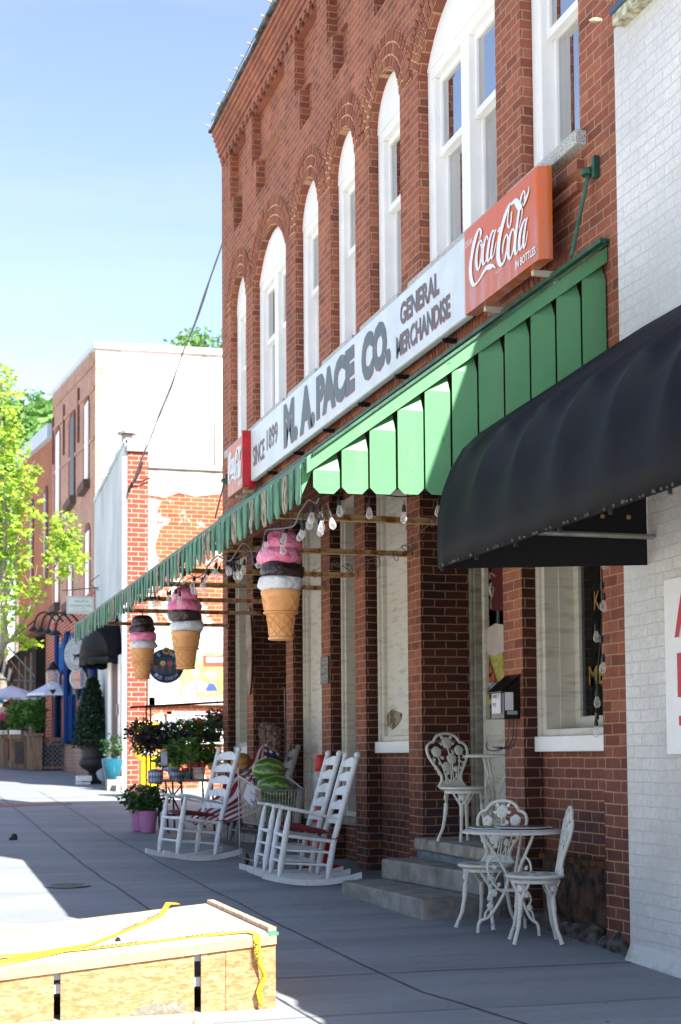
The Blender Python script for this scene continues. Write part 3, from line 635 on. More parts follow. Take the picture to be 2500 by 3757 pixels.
# ================= SIGNS =================
EYD, EZ, EX = (0,-1,0), (0,0,1), (-1,0,0)
def lettermat(name, c1, c2, c3, lo=.5):
    mt, nt, bs = NT(name); a = noiseN(nt, 14, 6, rough=.7); b_ = noiseN(nt, 7, 6, rough=.7)
    c = mixc(nt, ramp(nt, b_, [(.56, 0), (.575, 1)]), c1, c2); c = mixc(nt, ramp(nt, a, [(lo+.12, 0), (lo+.135, 1)]), c, c3)
    nt.links.new(c, bs.inputs['Base Color']); bs.inputs['Roughness'].default_value = .5; return mt
M['sgrey'] = lettermat('flaking_sign_letters', S(84,94,96), S(96,102,100), S(214,218,220), .55)
M['sred'] = lettermat('red_ghost_letters', S(170,84,66), S(190,110,90), S(214,218,220), .5)
M['sign'] = mat('white_sign_enamel', S(212,218,222), .35, var=.03, scale=3, col2=S(196,204,204), bmp=.05)
sg = thing('store_sign', 'long white store name sign with flaking grey capital letters', 'sign', (4.2,14.4,4.64))
b = MB(); b.box(4.20, 4.28, 10.60, 17.78, 4.605, 5.245); build(b, 'board', M['sign'], sg, bevel=.02)
def ln(txt, ua, ub, z0, z1, off=.03, X=4.195):
    ya, yb = onX(ua, 900, X).y, onX(ub, 700, X).y
    b_ = text(txt, M['sred'], sg, 'letter_shadow', (X, ya-.010, z0-.012), EYD, EZ, EX, w=(ya-yb), h=(z1-z0), off=off, th=-.0035)
    text(txt, M['sgrey'], sg, 'lettering', (X, ya, z0), EYD, EZ, EX, w=(ya-yb), h=(z1-z0), off=off, th=-.002)
ln('SINCE', 582, 607, 4.76, 5.00, .01); ln('1899', 613, 637, 4.82, 5.07, .01)
ln('M. A.', 652, 722, 4.68, 5.18, .07); ln('PACE', 727, 814, 4.71, 5.17, .07); ln('CO.', 832, 897, 4.71, 5.16, .07)
ln('GENERAL', 922, 1010, 4.96, 5.15, .03); ln('MERCHANDISE', 912, 1035, 4.70, 4.89, .03)
for yy in (11.2, 12.4, 13.5, 14.7, 15.9, 17.1):
    b = MB(); b.box(4.24, 4.365, yy-.012, yy+.012, 4.57, 4.61); b.box(4.345, 4.365, yy-.012, yy+.012, 4.45, 4.57); build(b, 'bracket', M['black'], sg)
# soda signs : enamel box with a rolled near end, script lettering as stroked ribbons
def ena(name):
    mt, nt, bs = NT(name); st = noiseN(nt, 1, 4, stretch=(10, 10, .9)); b_ = noiseN(nt, 11, 6, rough=.7)
    g_ = nt.nodes.new('ShaderNodeNewGeometry'); sp = nt.nodes.new('ShaderNodeSeparateXYZ'); nt.links.new(g_.outputs['Position'], sp.inputs[0])
    mr = nt.nodes.new('ShaderNodeMapRange'); nt.links.new(sp.outputs[2], mr.inputs[0]); mr.inputs[1].default_value = 5.0; mr.inputs[2].default_value = 4.66
    ml = nt.nodes.new('ShaderNodeMath'); ml.operation = 'MULTIPLY'; nt.links.new(mr.outputs[0], ml.inputs[0]); nt.links.new(ramp(nt, st, [(.47, 0), (.58, .6)]), ml.inputs[1])
    c = mixc(nt, ramp(nt, noiseN(nt, 2, 3), [(.35, 0), (.65, 1)]), S(204,90,22), S(192,102,48)); c = mixc(nt, ml.outputs[0], c, S(190,142,140))
    c = mixc(nt, ramp(nt, b_, [(.63, 0), (.65, .8)]), c, S(160,96,158)); nt.links.new(c, bs.inputs['Base Color'])
    bs.inputs['Roughness'].default_value = .28; bs.inputs['Specular IOR Level'].default_value = .5; return mt
M['enamel'] = ena('faded_orange_enamel'); M['swhite'] = mat('white_enamel_script', S(226,228,230), .35, var=.02, bmp=0)
# the script strokes, traced in sign coordinates (a = along 0..1, h = height 0..1): list of (a, h, half width)
K = .23763
def tr(pts, Yr0, Yr1):
    out = []
    for x, y, wd_ in pts:
        p = onX((1680+x*K)/1.59439, (600+y*K)/1.59439, 4.115); out.append(((10.40-p.y)/1.36, (p.z-4.555)/.64, wd_))
    return out
STROKES = [
 [(330,1165,8),(350,1090,12),(345,1030,14),(318,1010,10),(285,1090,24),(240,1250,26),(205,1450,22),(188,1620,22),(200,1780,22),(235,1870,20),(280,1850,14),(340,1770,14),(390,1680,20),(440,1610,26),(500,1590,30),(540,1580,14),(575,1612,3)],
 [(370,1200,8),(335,1200,14),(300,1310,16),(282,1470,17),(290,1600,16),(318,1630,12),(350,1500,12),(372,1330,9),(366,1215,8)],
 [(345,1240,5),(370,1300,5),(405,1290,5)],
 [(462,1170,9),(440,1120,10),(410,1190,16),(385,1330,17),(375,1460,16),(388,1550,14),(420,1520,9),(450,1430,6)],
 [(560,1040,9),(530,1050,14),(490,1170,16),(462,1330,17),(450,1460,16),(470,1500,12),(505,1420,8),(540,1260,7)],
 [(590,1010,8),(560,1100,12),(530,1260,14),(512,1400,14),(520,1460,11),(550,1400,7),(590,1210,4)],
 [(605,1050,13),(625,1030,14),(648,985,13)],
 [(828,740,7),(815,900,8),(790,985,9),(765,940,8),(768,820,8),(790,680,8),(815,620,10),(790,640,16),(740,760,24),(690,930,26),(645,1120,25),(620,1320,24),(622,1470,24),(655,1560,20),(700,1530,14),(740,1400,12),(765,1240,9),(768,1140,8),(745,1100,10),(710,1190,10),(690,1300,9),(688,1390,5)],
 [(822,640,9),(850,600,20),(890,580,26),(930,640,30),(965,680,26),(1005,630,26),(1050,540,20),(1085,440,9),(1100,345,2)],
 [(866,1030,9),(835,1020,12),(800,1110,16),(778,1260,17),(772,1400,16),(795,1470,13),(830,1400,9),(860,1260,8),(872,1120,8),(866,1040,6)],
 [(1030,430,8),(1000,440,10),(965,560,13),(930,800,15),(900,1020,16),(878,1230,17),(880,1370,15),(905,1390,9),(935,1290,6)],
 [(1030,430,7),(1030,520,7),(1000,640,6),(985,800,5),(940,1000,5)],
 [(1040,870,9),(1015,880,13),(975,990,16),(948,1130,17),(940,1270,16),(960,1330,11),(995,1230,7),(1020,1080,6)],
 [(1068,830,8),(1045,920,12),(1020,1080,14),(1008,1230,14),(1018,1300,10),(1045,1220,6),(1073,1040,3)],
]
def soda_sign(ya, yb, lbl, full=True):
    L_ = ya-yb; t = thing('soda_sign', lbl, 'sign', (4.2,(ya+yb)/2,4.63)); b = MB(); pts = []
    for k in range(9): an = math.pi/2*k/8; pts.append((4.125+.085*(1-math.cos(an)), yb+.06*(1-math.sin(an)) ))
    pts = [(4.22, ya), (4.125, ya)] + pts + [(4.22, yb)]
    b.prism([(x, y, 4.555) for x, y in pts], (0,0,.64)); build(b, 'enamel_panel', M['enamel'], t, smooth=True)
    sc = MB(); X = 4.119
    for si, st in enumerate(STROKES):
        q = tr(st, ya, yb); X2 = X-.0012*(si%3); c = []
        # Catmull-Rom resample
        m_ = len(q)
        for i in range(m_-1):
            p0, p1, p2, p3 = q[max(i-1,0)], q[i], q[i+1], q[min(i+2,m_-1)]
            for k in range(5):
                s_ = k/5; f = lambda j: .5*((2*p1[j])+(-p0[j]+p2[j])*s_+(2*p0[j]-5*p1[j]+4*p2[j]-p3[j])*s_**2+(-p0[j]+3*p1[j]-3*p2[j]+p3[j])*s_**3)
                c.append((f(0)*L_, f(1)*.64, max(.002, f(2)*.00064)))
        c.append((q[-1][0]*L_, q[-1][1]*.64, q[-1][2]*.00064))
        Lf, Rt = [], []
        for i, (a_, h_, ww) in enumerate(c):
            a2, h2, _ = c[min(i+1,len(c)-1)]; a1, h1, _ = c[max(i-1,0)]; dx, dy = a2-a1, h2-h1; n_ = math.hypot(dx, dy) or 1
            # pen is wide along the length of the sign, thin along its height
            ox, oy = -dy/n_*ww*2.2, dx/n_*ww*1.0
            Lf.append((X2, ya-.0-(a_+ox), 4.555+h_+oy)); Rt.append((X2, ya-(a_-ox), 4.555+h_-oy))
        m_ = len(c)
        sc.add(Lf+Rt, [(i, i+1, m_+i+1, m_+i) for i in range(m_-1)])
    build(sc, 'script_lettering', M['swhite'], t)
    text('DRINK', M['swhite'], t, 'lettering', (X, ya-.026*L_, 5.055), EYD, EZ, EX, w=.106*L_, h=.048, th=.001, off=-.005)
    text('IN BOTTLES', M['swhite'], t, 'lettering', (X, ya-.709*L_, 4.60), EYD, EZ, EX, w=.249*L_, h=.058, th=.001, off=.02)
    text('REG. U.S. PAT. OFF.', M['swhite'], t, 'lettering', (X, ya-.45*L_, 4.68), EYD, EZ, EX, w=.088*L_, h=.014, th=.001)
    for yy in (ya-.25, yb+.25):
        b = MB(); b.box(4.18, 4.365, yy-.02, yy+.02, 4.52, 4.554); b.box(4.345, 4.366, yy-.02, yy+.02, 4.40, 4.52); build(b, 'bracket', M['oldwhite'], t)
    return t
soda_sign(10.40, 9.04, 'faded orange soda sign with white script, nearest end of the store sign')
t2 = soda_sign(18.75, 17.84, 'small orange soda sign at the far left end of the white store sign')
b = MB(); b.box(4.10, 4.27, 17.80, 17.83, 4.54, 5.24); build(b, 'red_end_cap', mat('red_enamel', S(190,24,34), .3), t2)
# little black plaque
vg = thing('shop_plaque', 'small dark plaque lettered Vogue Beauty Shop on a brick pillar', 'plaque', (4.36,15.1,2.15))
b = MB(); b.box(4.352, 4.366, 14.955, 15.25, 1.99, 2.275); build(b, 'plate', mat('slate_plate', S(44,46,46), .5), vg)
for k, s_ in enumerate(('VOGUE','BEAUTY','SHOP')):
    text(s_, mat('cream_letters%d' % k, S(170,166,150), .6, bmp=0), vg, 'lettering', (4.351, 15.235, 2.205-.09*k), EYD, EZ, EX, w=.262, h=.058, th=.001, off=.01)
# ================= HANGING ICE CREAM CONES =================
def scoopmat(name, c, rough=.35, c2=None): 
    return mat(name, c, rough, var=.1, scale=10, col2=c2, bmp=1.0, bscale=16, spec=.6, bdist=.03)
M['strawb'] = scoopmat('pink_glossy_scoop', S(222,104,142), c2=S(232,146,176)); M['choc'] = scoopmat('chocolate_scoop', S(46,24,22), .3); M['vanil'] = scoopmat('vanilla_scoop', S(212,214,214), .4)
M['wafer'] = mat('wafer_cone', S(222,162,102), .55, col2=S(206,142,82), scale=5, bmp=.1)
def scoop(mb, z0, z1, r, squish, seed, dome=False, n=36, m_=14, lean=0):
    k = len(mb.v); h = (z1-z0); vs = []; fs = []
    prof = []
    for i in range(m_+1):
        t = i/m_
        if dome: rr = r*(math.cos(t*math.pi/2)**.62) if t > .12 else r*(.90+.8*t); zz = z0+h*math.sin(t*math.pi/2)
        else: a = -math.pi/2+math.pi*t; rr = r*(.66+.34*max(0, math.cos(a))**.62); zz = z0+h*(.5+.5*math.sin(a))
        prof.append((max(rr,.001), zz))
    mb.lathe(prof, (0,0,0), n)
    for i in range(k, len(mb.v)):
        p = mb.v[i]; q = Vector((p.x*5, p.y*5, p.z*7+seed*3.1)); d = noise.noise(q)*.03+noise.noise(q*3.2)*.012; rr = math.hypot(p.x, p.y) or 1
        mb.v[i] = Vector((p.x*(1+d/max(rr,.05)), p.y*(1+d/max(rr,.05)), p.z+noise.noise(q*1.3)*.012+lean*p.x))
    return mb
def ice_cone(loc, rz, sc, lab, order, txt=True):
    t = thing('giant_ice_cream_cone', lab, 'cone sign', loc, rz, None); Sx = Matrix.Diagonal((sc*.93, sc*.93, sc, 1))
    b = MB(); b.M = Sx
    b.lathe([(.092,0),(.104,.004),(.106,.016),(.098,.026),(.092,.03),(.101,.10),(.114,.180),(.118,.190),(.144,.202),(.147,.210),(.139,.216),(.132,.220),(.146,.28),(.153,.330),(.160,.340),(.166,.365),(.160,.378),(.10,.379)], (0,0,0), 40)
    co = build(b, 'wafer_cone', M['wafer'], t, smooth=True, local=True)
    # raised lattice
    r_ = MB(); r_.M = Sx
    rad = lambda z: (.092+(.114-.092)*(z-.03)/.150) if z < .20 else (.132+(.153-.132)*(z-.22)/.11)
    for z0, z1, cnt, tw in ((.034,.182,9,1.35), (.226,.328,10,.62)):
        for sgn in (1, -1):
            for k in range(cnt):
                pth = []
                for j in range(9):
                    f = j/8; a = 2*math.pi*k/cnt+sgn*tw*f; z = z0+(z1-z0)*f
                    if z0 > .2 and txt and -2.75 < ((a+math.pi) % (2*math.pi))-math.pi < -1.35: pth = pth if len(pth) < 2 else pth; continue
                    R_ = rad(z)+.0005; pth.append((R_*math.cos(a), R_*math.sin(a), z))
                if len(pth) > 2 and (Vector(pth[0])-Vector(pth[-1])).length < .5: r_.tube(pth, .0075, 4, caps=False)
    build(r_, 'waffle_ridges', M['wafer'], co, local=True)
    z = .372
    for k, (m_, h, rr, dome) in enumerate(order):
        s = MB(); s.M = Sx; scoop(s, z, z+h, rr, 1, k+loc[1], dome, lean=-.03 if k else 0); build(s, 'scoop', M[m_], t, smooth=True, local=True); z += h-.016
    hk = MB(); hk.M = Sx; hk.tube([(0,0,z-.02),(0,0,z+.06)], .006, 6); build(hk, 'hanger', M['black'], t, local=True)
    if txt:
        for s_, zz, wd_ in (('SAFE-T', .288, .135), ('CUP', .248, .085)):
            a0 = math.radians(-118)-wd_/2/.158*1.0
            def wp(a, c, zz=zz, a0=a0): an = a0+a/.158; R_ = rad(zz+c)+.007; return Sx @ Vector((R_*math.cos(an), R_*math.sin(an), zz+c))
            text(s_, M['wafer'], co, 'embossed_lettering', (0,0,0), (1,0,0), (0,0,1), (0,0,0), w=wd_, h=.034, off=.035, local=True, warp=wp)
    return t
O1 = [('vanil',.118,.178,False),('choc',.118,.182,False),('strawb',.13,.186,False),('strawb',.165,.150,True)]
O2 = [('vanil',.118,.178,False),('choc',.118,.180,False),('strawb',.125,.182,False),('strawb',.155,.150,True)]
O3 = [('vanil',.11,.178,False),('strawb',.115,.182,False),('choc',.11,.172,False),('choc',.14,.145,True)]
pb = onX(647,1473,2.56); ice_cone((pb.x,pb.y,pb.z), -.1, .90, 'giant hanging ice cream cone nearest the camera, pink scoops on chocolate and vanilla', O1)
pb = onX(428,1540,2.56); ice_cone((pb.x,pb.y,pb.z), .35, .90, 'middle hanging ice cream cone with pink, chocolate and vanilla scoops', O2)
pb = onX(328,1563,2.56); ice_cone((pb.x,pb.y,pb.z), 1.9, .86, 'farthest hanging ice cream cone topped with dark chocolate scoops', O3, False)
# ================= STRING LIGHTS =================
M['fil'] = mat('warm_filament', S(190,150,90), .4, bmp=0)
sl = thing('string_lights', 'string of clear bulbs looped under the green awning edge', 'string lights', (2.5,9,2.8))
def bulb(parent, p, tilt=(0,0), drop=.045, cordm=None):
    b = MB(); b.M = Matrix.Translation(p) @ Matrix.Rotation(tilt[0],4,'X') @ Matrix.Rotation(tilt[1],4,'Y') @ Matrix.Scale(.8,4)
    b.tube([(0,0,0),(.004,0,-drop*.5),(0,0,-drop)], .0035, 5); b.lathe([(.009,-drop-.05),(.0165,-drop-.047),(.0175,-drop-.02),(.013,-drop-.016),(.013,-drop+.002),(.006,-drop+.008)], (0,0,0), 10)
    so = build(b, 'bulb_socket', M['plug'], parent, smooth=True)
    g_ = MB(); g_.M = b.M; z = -drop-.05
    g_.lathe([(.0115,z+.004),(.014,z-.006),(.024,z-.036),(.0275,z-.056),(.024,z-.074),(.013,z-.086),(.001,z-.090)], (0,0,0), 14, cap=False); build(g_, 'bulb', M['bulb'], so, smooth=True)
    f = MB(); f.M = b.M; f.tube([(-.005,0,z),(-.006,0,z-.045),(.006,0,z-.05),(.005,0,z)], .0011, 4); build(f, 'filament', M['fil'], so)
def at_(u, v, X): return onX(u, v, X)
cord = []
for u, v, Y_ in ((1010,1135,8.66),(930,1150,8.68),(850,1140,8.68),(778,1135,8.68),(735,1150,8.8)):
    p = onY(u, v, Y_); bulb(sl, p, (random.uniform(-.1,.1), random.uniform(-.08,.08)))
for u, v, X in [(753,1158,2.47),(741,1168,2.46),(733,1180,2.5),(721,1150,2.45),(713,1168,2.46),(705,1190,2.46),(697,1185,2.47), (662,1205,2.47),(644,1220,2.46),(612,1225,2.44),
   (609,1255,2.45),(602,1256,2.45),(565,1272,2.46),(550,1285,2.46),(543,1287,2.46),(536,1280,2.47),(534,1288,2.45),(522,1278,2.46),(509,1290,2.46),(502,1285,2.46),(497,1290,2.46),(483,1305,2.45),
   (475,1315,2.46),(467,1322,2.46),(461,1330,2.46),(452,1316,2.46),(444,1330,2.46),(437,1335,2.46),(428,1308,2.44),(415,1350,2.45),(408,1345,2.46),(401,1355,2.46),(396,1348,2.46),
   (383,1350,2.46),(366,1365,2.46),(358,1362,2.46),(350,1366,2.46),(344,1362,2.46),(336,1366,2.46),(328,1355,2.46),(318,1370,2.45),(306,1378,2.46),(299,1385,2.46),(292,1390,2.46),(284,1395,2.46),(277,1392,2.46),(268,1398,2.46),(262,1402,2.46),(255,1398,2.46),(249,1404,2.46)]:
    bulb(sl, at_(u, v, X), (random.uniform(-.25,.25), random.uniform(-.3,.3)), random.uniform(.03,.07))
def wire(parent, pts, r=.005, m='cord', name='cord', sub=6):
    P = [Vector(p) for p in pts]; q = []
    for i in range(len(P)-1):
        p0, p1, p2, p3 = P[max(i-1,0)], P[i], P[i+1], P[min(i+2,len(P)-1)]
        for k in range(sub):
            s_ = k/sub; q.append(.5*((2*p1)+(-p0+p2)*s_+(2*p0-5*p1+4*p2-p3)*s_**2+(-p0+3*p1-3*p2+p3)*s_**3))
    q.append(P[-1]); b = MB(); b.tube(q, r, 6); return build(b, name, M[m], parent, smooth=True)
wire(sl, [at_(u,v,2.45) for u,v in [(735,1145),(728,1158),(712,1150),(700,1165),(690,1180),(678,1208),(655,1215),(620,1218),(612,1222),(608,1242),(600,1290),(585,1298),(578,1262),(560,1250),(545,1270),(530,1290),(515,1287),(500,1280),(480,1300),(470,1320),(450,1328),(430,1318),(420,1330),(405,1345),(395,1340),(380,1345),(360,1362),(340,1362),(320,1352),(305,1375),(280,1388),(250,1400),(235,1410)]], .006)
wire(sl, [onY(u,v,8.7) for u,v in [(1012,1128),(930,1143),(850,1133),(778,1128),(738,1142)]], .004, 'bcord')
wire(sl, [at_(u,v,2.47) for u,v in [(740,1150),(725,1180),(705,1188),(690,1200),(660,1200),(640,1212),(615,1225),(600,1258),(585,1280),(565,1268),(545,1284),(520,1275),(500,1288),(480,1302),(460,1328),(440,1330),(410,1345),(380,1348),(350,1360),(325,1355),(300,1378),(270,1392),(249,1402)]], .004, 'bcord')
# hanging string by the right-hand window
s2_ = thing('string_lights', 'short black string of clear bulbs hanging beside the right window', 'string lights', (4.3,8.9,1.2))
XW = 4.30
cpts = [(1385,1300),(1386,1345),(1385,1395),(1385,1430),(1384,1470),(1379,1510),(1376,1560),(1373,1600),(1372,1645),(1375,1665)]
wire(s2_, [at_(u,v,XW) for u,v in cpts], .005, 'bcord')
for u, v, tl in ((1394,1262,.1),(1390,1358,.1),(1371,1430,-.1),(1389,1500,.15),(1374,1580,0),(1372,1648,0)): bulb(s2_, at_(u,v,XW-.01), (tl,0), .03)
for u, v in ((1386,1345),(1384,1392),(1384,1468),(1374,1555),(1374,1645)):
    b = MB(); p = at_(u,v,XW); b.box(p.x-.008,p.x+.008,p.y-.014,p.y+.014,p.z-.03,p.z+.012); build(b, 'cord_clip', M['plug'], s2_)
# twisted wire with zip ties strung between the bars
tw = thing('tied_wire', 'grey twisted wire with loose tie loops strung below the awning bars', 'wire', (4.0,12,2.9))
pts = [onY(1019,1182,9.9),onY(990,1205,10.4),onY(950,1240,10.9),onY(910,1268,11.4),onY(860,1285,12.0),onY(800,1303,12.6),onY(758,1300,13.2),onY(720,1315,13.8),onY(700,1328,14.2)]
wire(tw, pts, .003)
for u, v, Y_, a in [(1035,1183,9.9,1.6),(990,1195,10.3,.3),(975,1225,10.6,-.4),(950,1245,10.9,.2),(935,1225,11,2.2),(925,1265,11.3,1.2),(907,1275,11.4,.3),(868,1290,11.9,.1),(845,1293,12.1,0),(800,1305,12.6,.5),(790,1308,12.7,1.2),(757,1303,13.2,-.3),(765,1300,13.1,1.0),(722,1318,13.8,.2)]:
    p = onY(u, v-8, Y_); L_ = .085; b = MB(); q = []
    for k in range(13): s_ = k/12*2*math.pi; q.append(p+Vector((math.sin(a)*L_*(.5-.5*math.cos(s_))+math.cos(a)*.02*math.sin(s_), 0, -math.cos(a)*L_*(.5-.5*math.cos(s_))+math.sin(a)*.02*math.sin(s_))))
    b.tube(q, .0035, 5); build(b, 'tie_loop', M['cord'], tw)
# ================= CAST IRON CHAIRS AND TABLES =================
def iron():
    mt, nt, bs = NT('chipped_white_iron'); a = noiseN(nt, 26, 6, rough=.7)
    c = mixc(nt, ramp(nt, a, [(.60, 0), (.66, .8)]), S(214,214,206), S(120,112,98)); c = mixc(nt, ramp(nt, noiseN(nt, 5, 3), [(.4, 0), (.7, .25)]), c, S(170,168,158))
    nt.links.new(c, bs.inputs['Base Color']); bs.inputs['Roughness'].default_value = .45; bump(nt, bs, noiseN(nt, 60, 3), .25, .003); return mt
M['iron'] = iron()
def cat_(pts, sub=5):
    P = [Vector(p) for p in pts]; q = []
    for i in range(len(P)-1):
        p0, p1, p2, p3 = P[max(i-1,0)], P[i], P[i+1], P[min(i+2,len(P)-1)]
        for k in range(sub): s_ = k/sub; q.append(.5*((2*p1)+(-p0+p2)*s_+(2*p0-5*p1+4*p2-p3)*s_**2+(-p0+3*p1-3*p2+p3)*s_**3))
    q.append(P[-1]); return q
def rose(b, f, y, z, r, th=.008):
    # f maps (y, z, depth) to local space
    n = 14; rim = [(r*(1+.08*math.sin(5*2*math.pi*k/n))*math.cos(2*math.pi*k/n), r*(1+.08*math.sin(5*2*math.pi*k/n))*math.sin(2*math.pi*k/n)) for k in range(n)]
    vs = [f(y+a, z+c, -th) for a, c in rim]+[f(y+a, z+c, th*.5) for a, c in rim]+[f(y+a*.75, z+c*.75, th*1.2) for a, c in rim]+[f(y, z, th*1.3)]
    fs = [tuple(range(n-1,-1,-1))]+[(k,(k+1)%n,n+(k+1)%n,n+k) for k in range(n)]+[(n+k,n+(k+1)%n,2*n+(k+1)%n,2*n+k) for k in range(n)]+[(2*n+k,2*n+(k+1)%n,3*n) for k in range(n)]
    b.add(vs, fs)
    b.tube([f(y+math.cos(a*.62)*r*(.12+.075*a*.9), z+math.sin(a*.62)*r*(.12+.075*a*.9), th*1.5) for a in range(0, 11)], r*.055, 4)
def leaf(b, f, y, z, a, L=.04, W=.015, th=.004):
    d, e = (math.cos(a), math.sin(a)), (-math.sin(a), math.cos(a))
    P = [(y, z), (y+d[0]*L*.4+e[0]*W, z+d[1]*L*.4+e[1]*W), (y+d[0]*L, z+d[1]*L), (y+d[0]*L*.4-e[0]*W, z+d[1]*L*.4-e[1]*W)]
    vs = [f(p[0], p[1], -th) for p in P]+[f(p[0], p[1], th) for p in P]
    b.add(vs, [(3,2,1,0),(4,5,6,7),(0,1,5,4),(1,2,6,5),(2,3,7,6),(3,0,4,7)])
def leg_(b, ang, r0, r1, z0, foot=.014):
    d = Vector((math.cos(ang), math.sin(ang), 0)); t = Vector((-d.y, d.x, 0))
    P = lambda r, z, s=0: d*r+t*s+Vector((0,0,z))
    b.tube(cat_([P(r0,z0-.10),P(r0+.008,z0*.55),P(r0+(r1-r0)*.45,z0*.28),P(r1-.01,.06),P(r1+.012,.004)]), [.017]*6+[.0135]*5+[.012]*5+[.013]*3+[foot, foot+.003], 8)
    for s in (-1, 1):
        b.tube(cat_([P(r0,z0-.13),P(r0-.002,z0-.085,s*.026),P(r0-.004,z0-.03,s*.06),P(r0-.002,z0-.006,s*.075)]), .0085, 6)
        b.tube([P(r0,z0-.10,s*.004),P(r0,z0-.055,s*.03)], .005, 5); b.tube([P(r0,z0-.04,s*.03),P(r0,z0-.02,s*.004)], .005, 5)
    f = lambda y, z, dd: P(r0+.006+dd, z, y); rose(b, f, 0, z0-.055, .024)
    b.tube([P(r0,z0-.16,.008),P(r0+.004,z0-.22,.004)], .006, 5)
def make_chair(name, lab, loc, rz):
    t = thing(name, lab, 'chair', loc, rz, None); H = .44
    b = MB(); b.lathe([(0,H-.028),(.165,H-.028),(.185,H-.022),(.197,H-.012),(.198,H-.002),(.19,H+.004),(.165,H+.002),(0,H+.002)], (0,0,0), 32); b.lathe([(.150,H-.052),(.158,H-.05),(.160,H-.028),(.150,H-.028)], (0,0,0), 32)
    so = build(b, 'seat', M['iron'], t, smooth=True, local=True)
    h_ = MB()
    for k in range(8):
        a = k*math.pi/4; h_.prism([(.06*math.cos(a-.12),.06*math.sin(a-.12),H+.0025),(.13*math.cos(a-.16),.13*math.sin(a-.16),H+.0025),(.145*math.cos(a),.145*math.sin(a),H+.0025),(.13*math.cos(a+.16),.13*math.sin(a+.16),H+.0025)], (0,0,.001))
    build(h_, 'seat_piercing', M['greywood'], so, local=True)
    for k in range(4):
        l = MB(); leg_(l, math.radians(45+90*k), .145, .205, H-.03); build(l, 'leg', M['iron'], t, smooth=True, local=True)
    f = lambda y, z, d: Vector((-.150-.17*z-.09*z*z+d-.35*y*y*(1-z)+ .0, y, H+z))
    Hh = .43; o = [(.135,0),(.112,.06),(.098,.13),(.10,.22),(.128,.33),(.168,.46),(.196,.58),(.205,.68),(.195,.77),(.165,.83),(.132,.845)]
    o2 = [(.132,.845),(.122,.89),(.095,.955),(.05,.995),(0,1.01)]
    br = MB()
    for s in (1, -1):
        br.tube(cat_([f(s*y, z*Hh, 0) for y, z in o]), .0115, 8); br.tube(cat_([f(s*y, z*Hh, 0) for y, z in o2]), .0115, 8)
    br.prism([f(-.14,.002,0),f(-.10,.002,0),f(0,.002,0),f(.10,.002,0),f(.14,.002,0),f(.11,.045,0),f(0,.06,0),f(-.11,.045,0)], (-.012,0,0))
    bo = build(br, 'backrest', M['iron'], t, smooth=True, local=True)
    rs = MB()
    R_ = [(0,.83,.045),(-.115,.66,.042),(.115,.69,.040),(.028,.53,.042),(-.035,.38,.038),(.062,.33,.024)]
    for y, z, r in R_: rose(rs, f, y, z*Hh, r*1.02)
    for y0, pts in ((-.02,[(0,.2),(.01,.5),(0,.75)]),(-.06,[(-.06,.25),(-.09,.45),(-.115,.6)]),(.07,[(.085,.3),(.10,.45),(.112,.62)]),(.02,[(.02,.2),(.025,.35),(.028,.45)]),(-.04,[(-.05,.15),(-.04,.28)]),(.05,[(.06,.15),(.062,.25)]),(.0,[(-.05,.2),(-.03,.3)]),(-.02,[(.04,.16),(.06,.3)])):
        rs.tube(cat_([f(y0, .05*Hh, 0)]+[f(y, z*Hh, 0) for y, z in pts]), .0052, 5)
    for y, z, a in ((-.04,.80,2.8),(.04,.80,.4),(-.03,.9,2.3),(.035,.9,.9),(-.08,.58,-.9),(-.15,.55,-1.5),(.15,.6,-1.0),(.09,.5,-.3),(-.08,.42,2.6),(-.01,.30,-2.2),(.10,.33,.5),(-.10,.22,2.5),(.09,.2,.7),(.13,.42,.8),(.06,.62,2.2),(-.12,.34,3.1)): leaf(rs, f, y, z*Hh, a)
    build(rs, 'rose_pattern', M['iron'], bo, smooth=True, local=True)
    return t
c1 = onX(1190,2120,3.9)
make_chair('bistro_chair', 'white cast iron rose chair nearest the camera, right of the small round table', (4.03, 9.06, gz(9.06)), math.radians(162))
make_chair('bistro_chair', 'white cast iron rose chair behind the small round table', (3.99, 9.80, gz(9.8)), math.radians(-145))
make_chair('bistro_chair', 'white cast iron rose chair standing up on the doorway landing', (4.43, 11.33, .542), math.radians(-74))
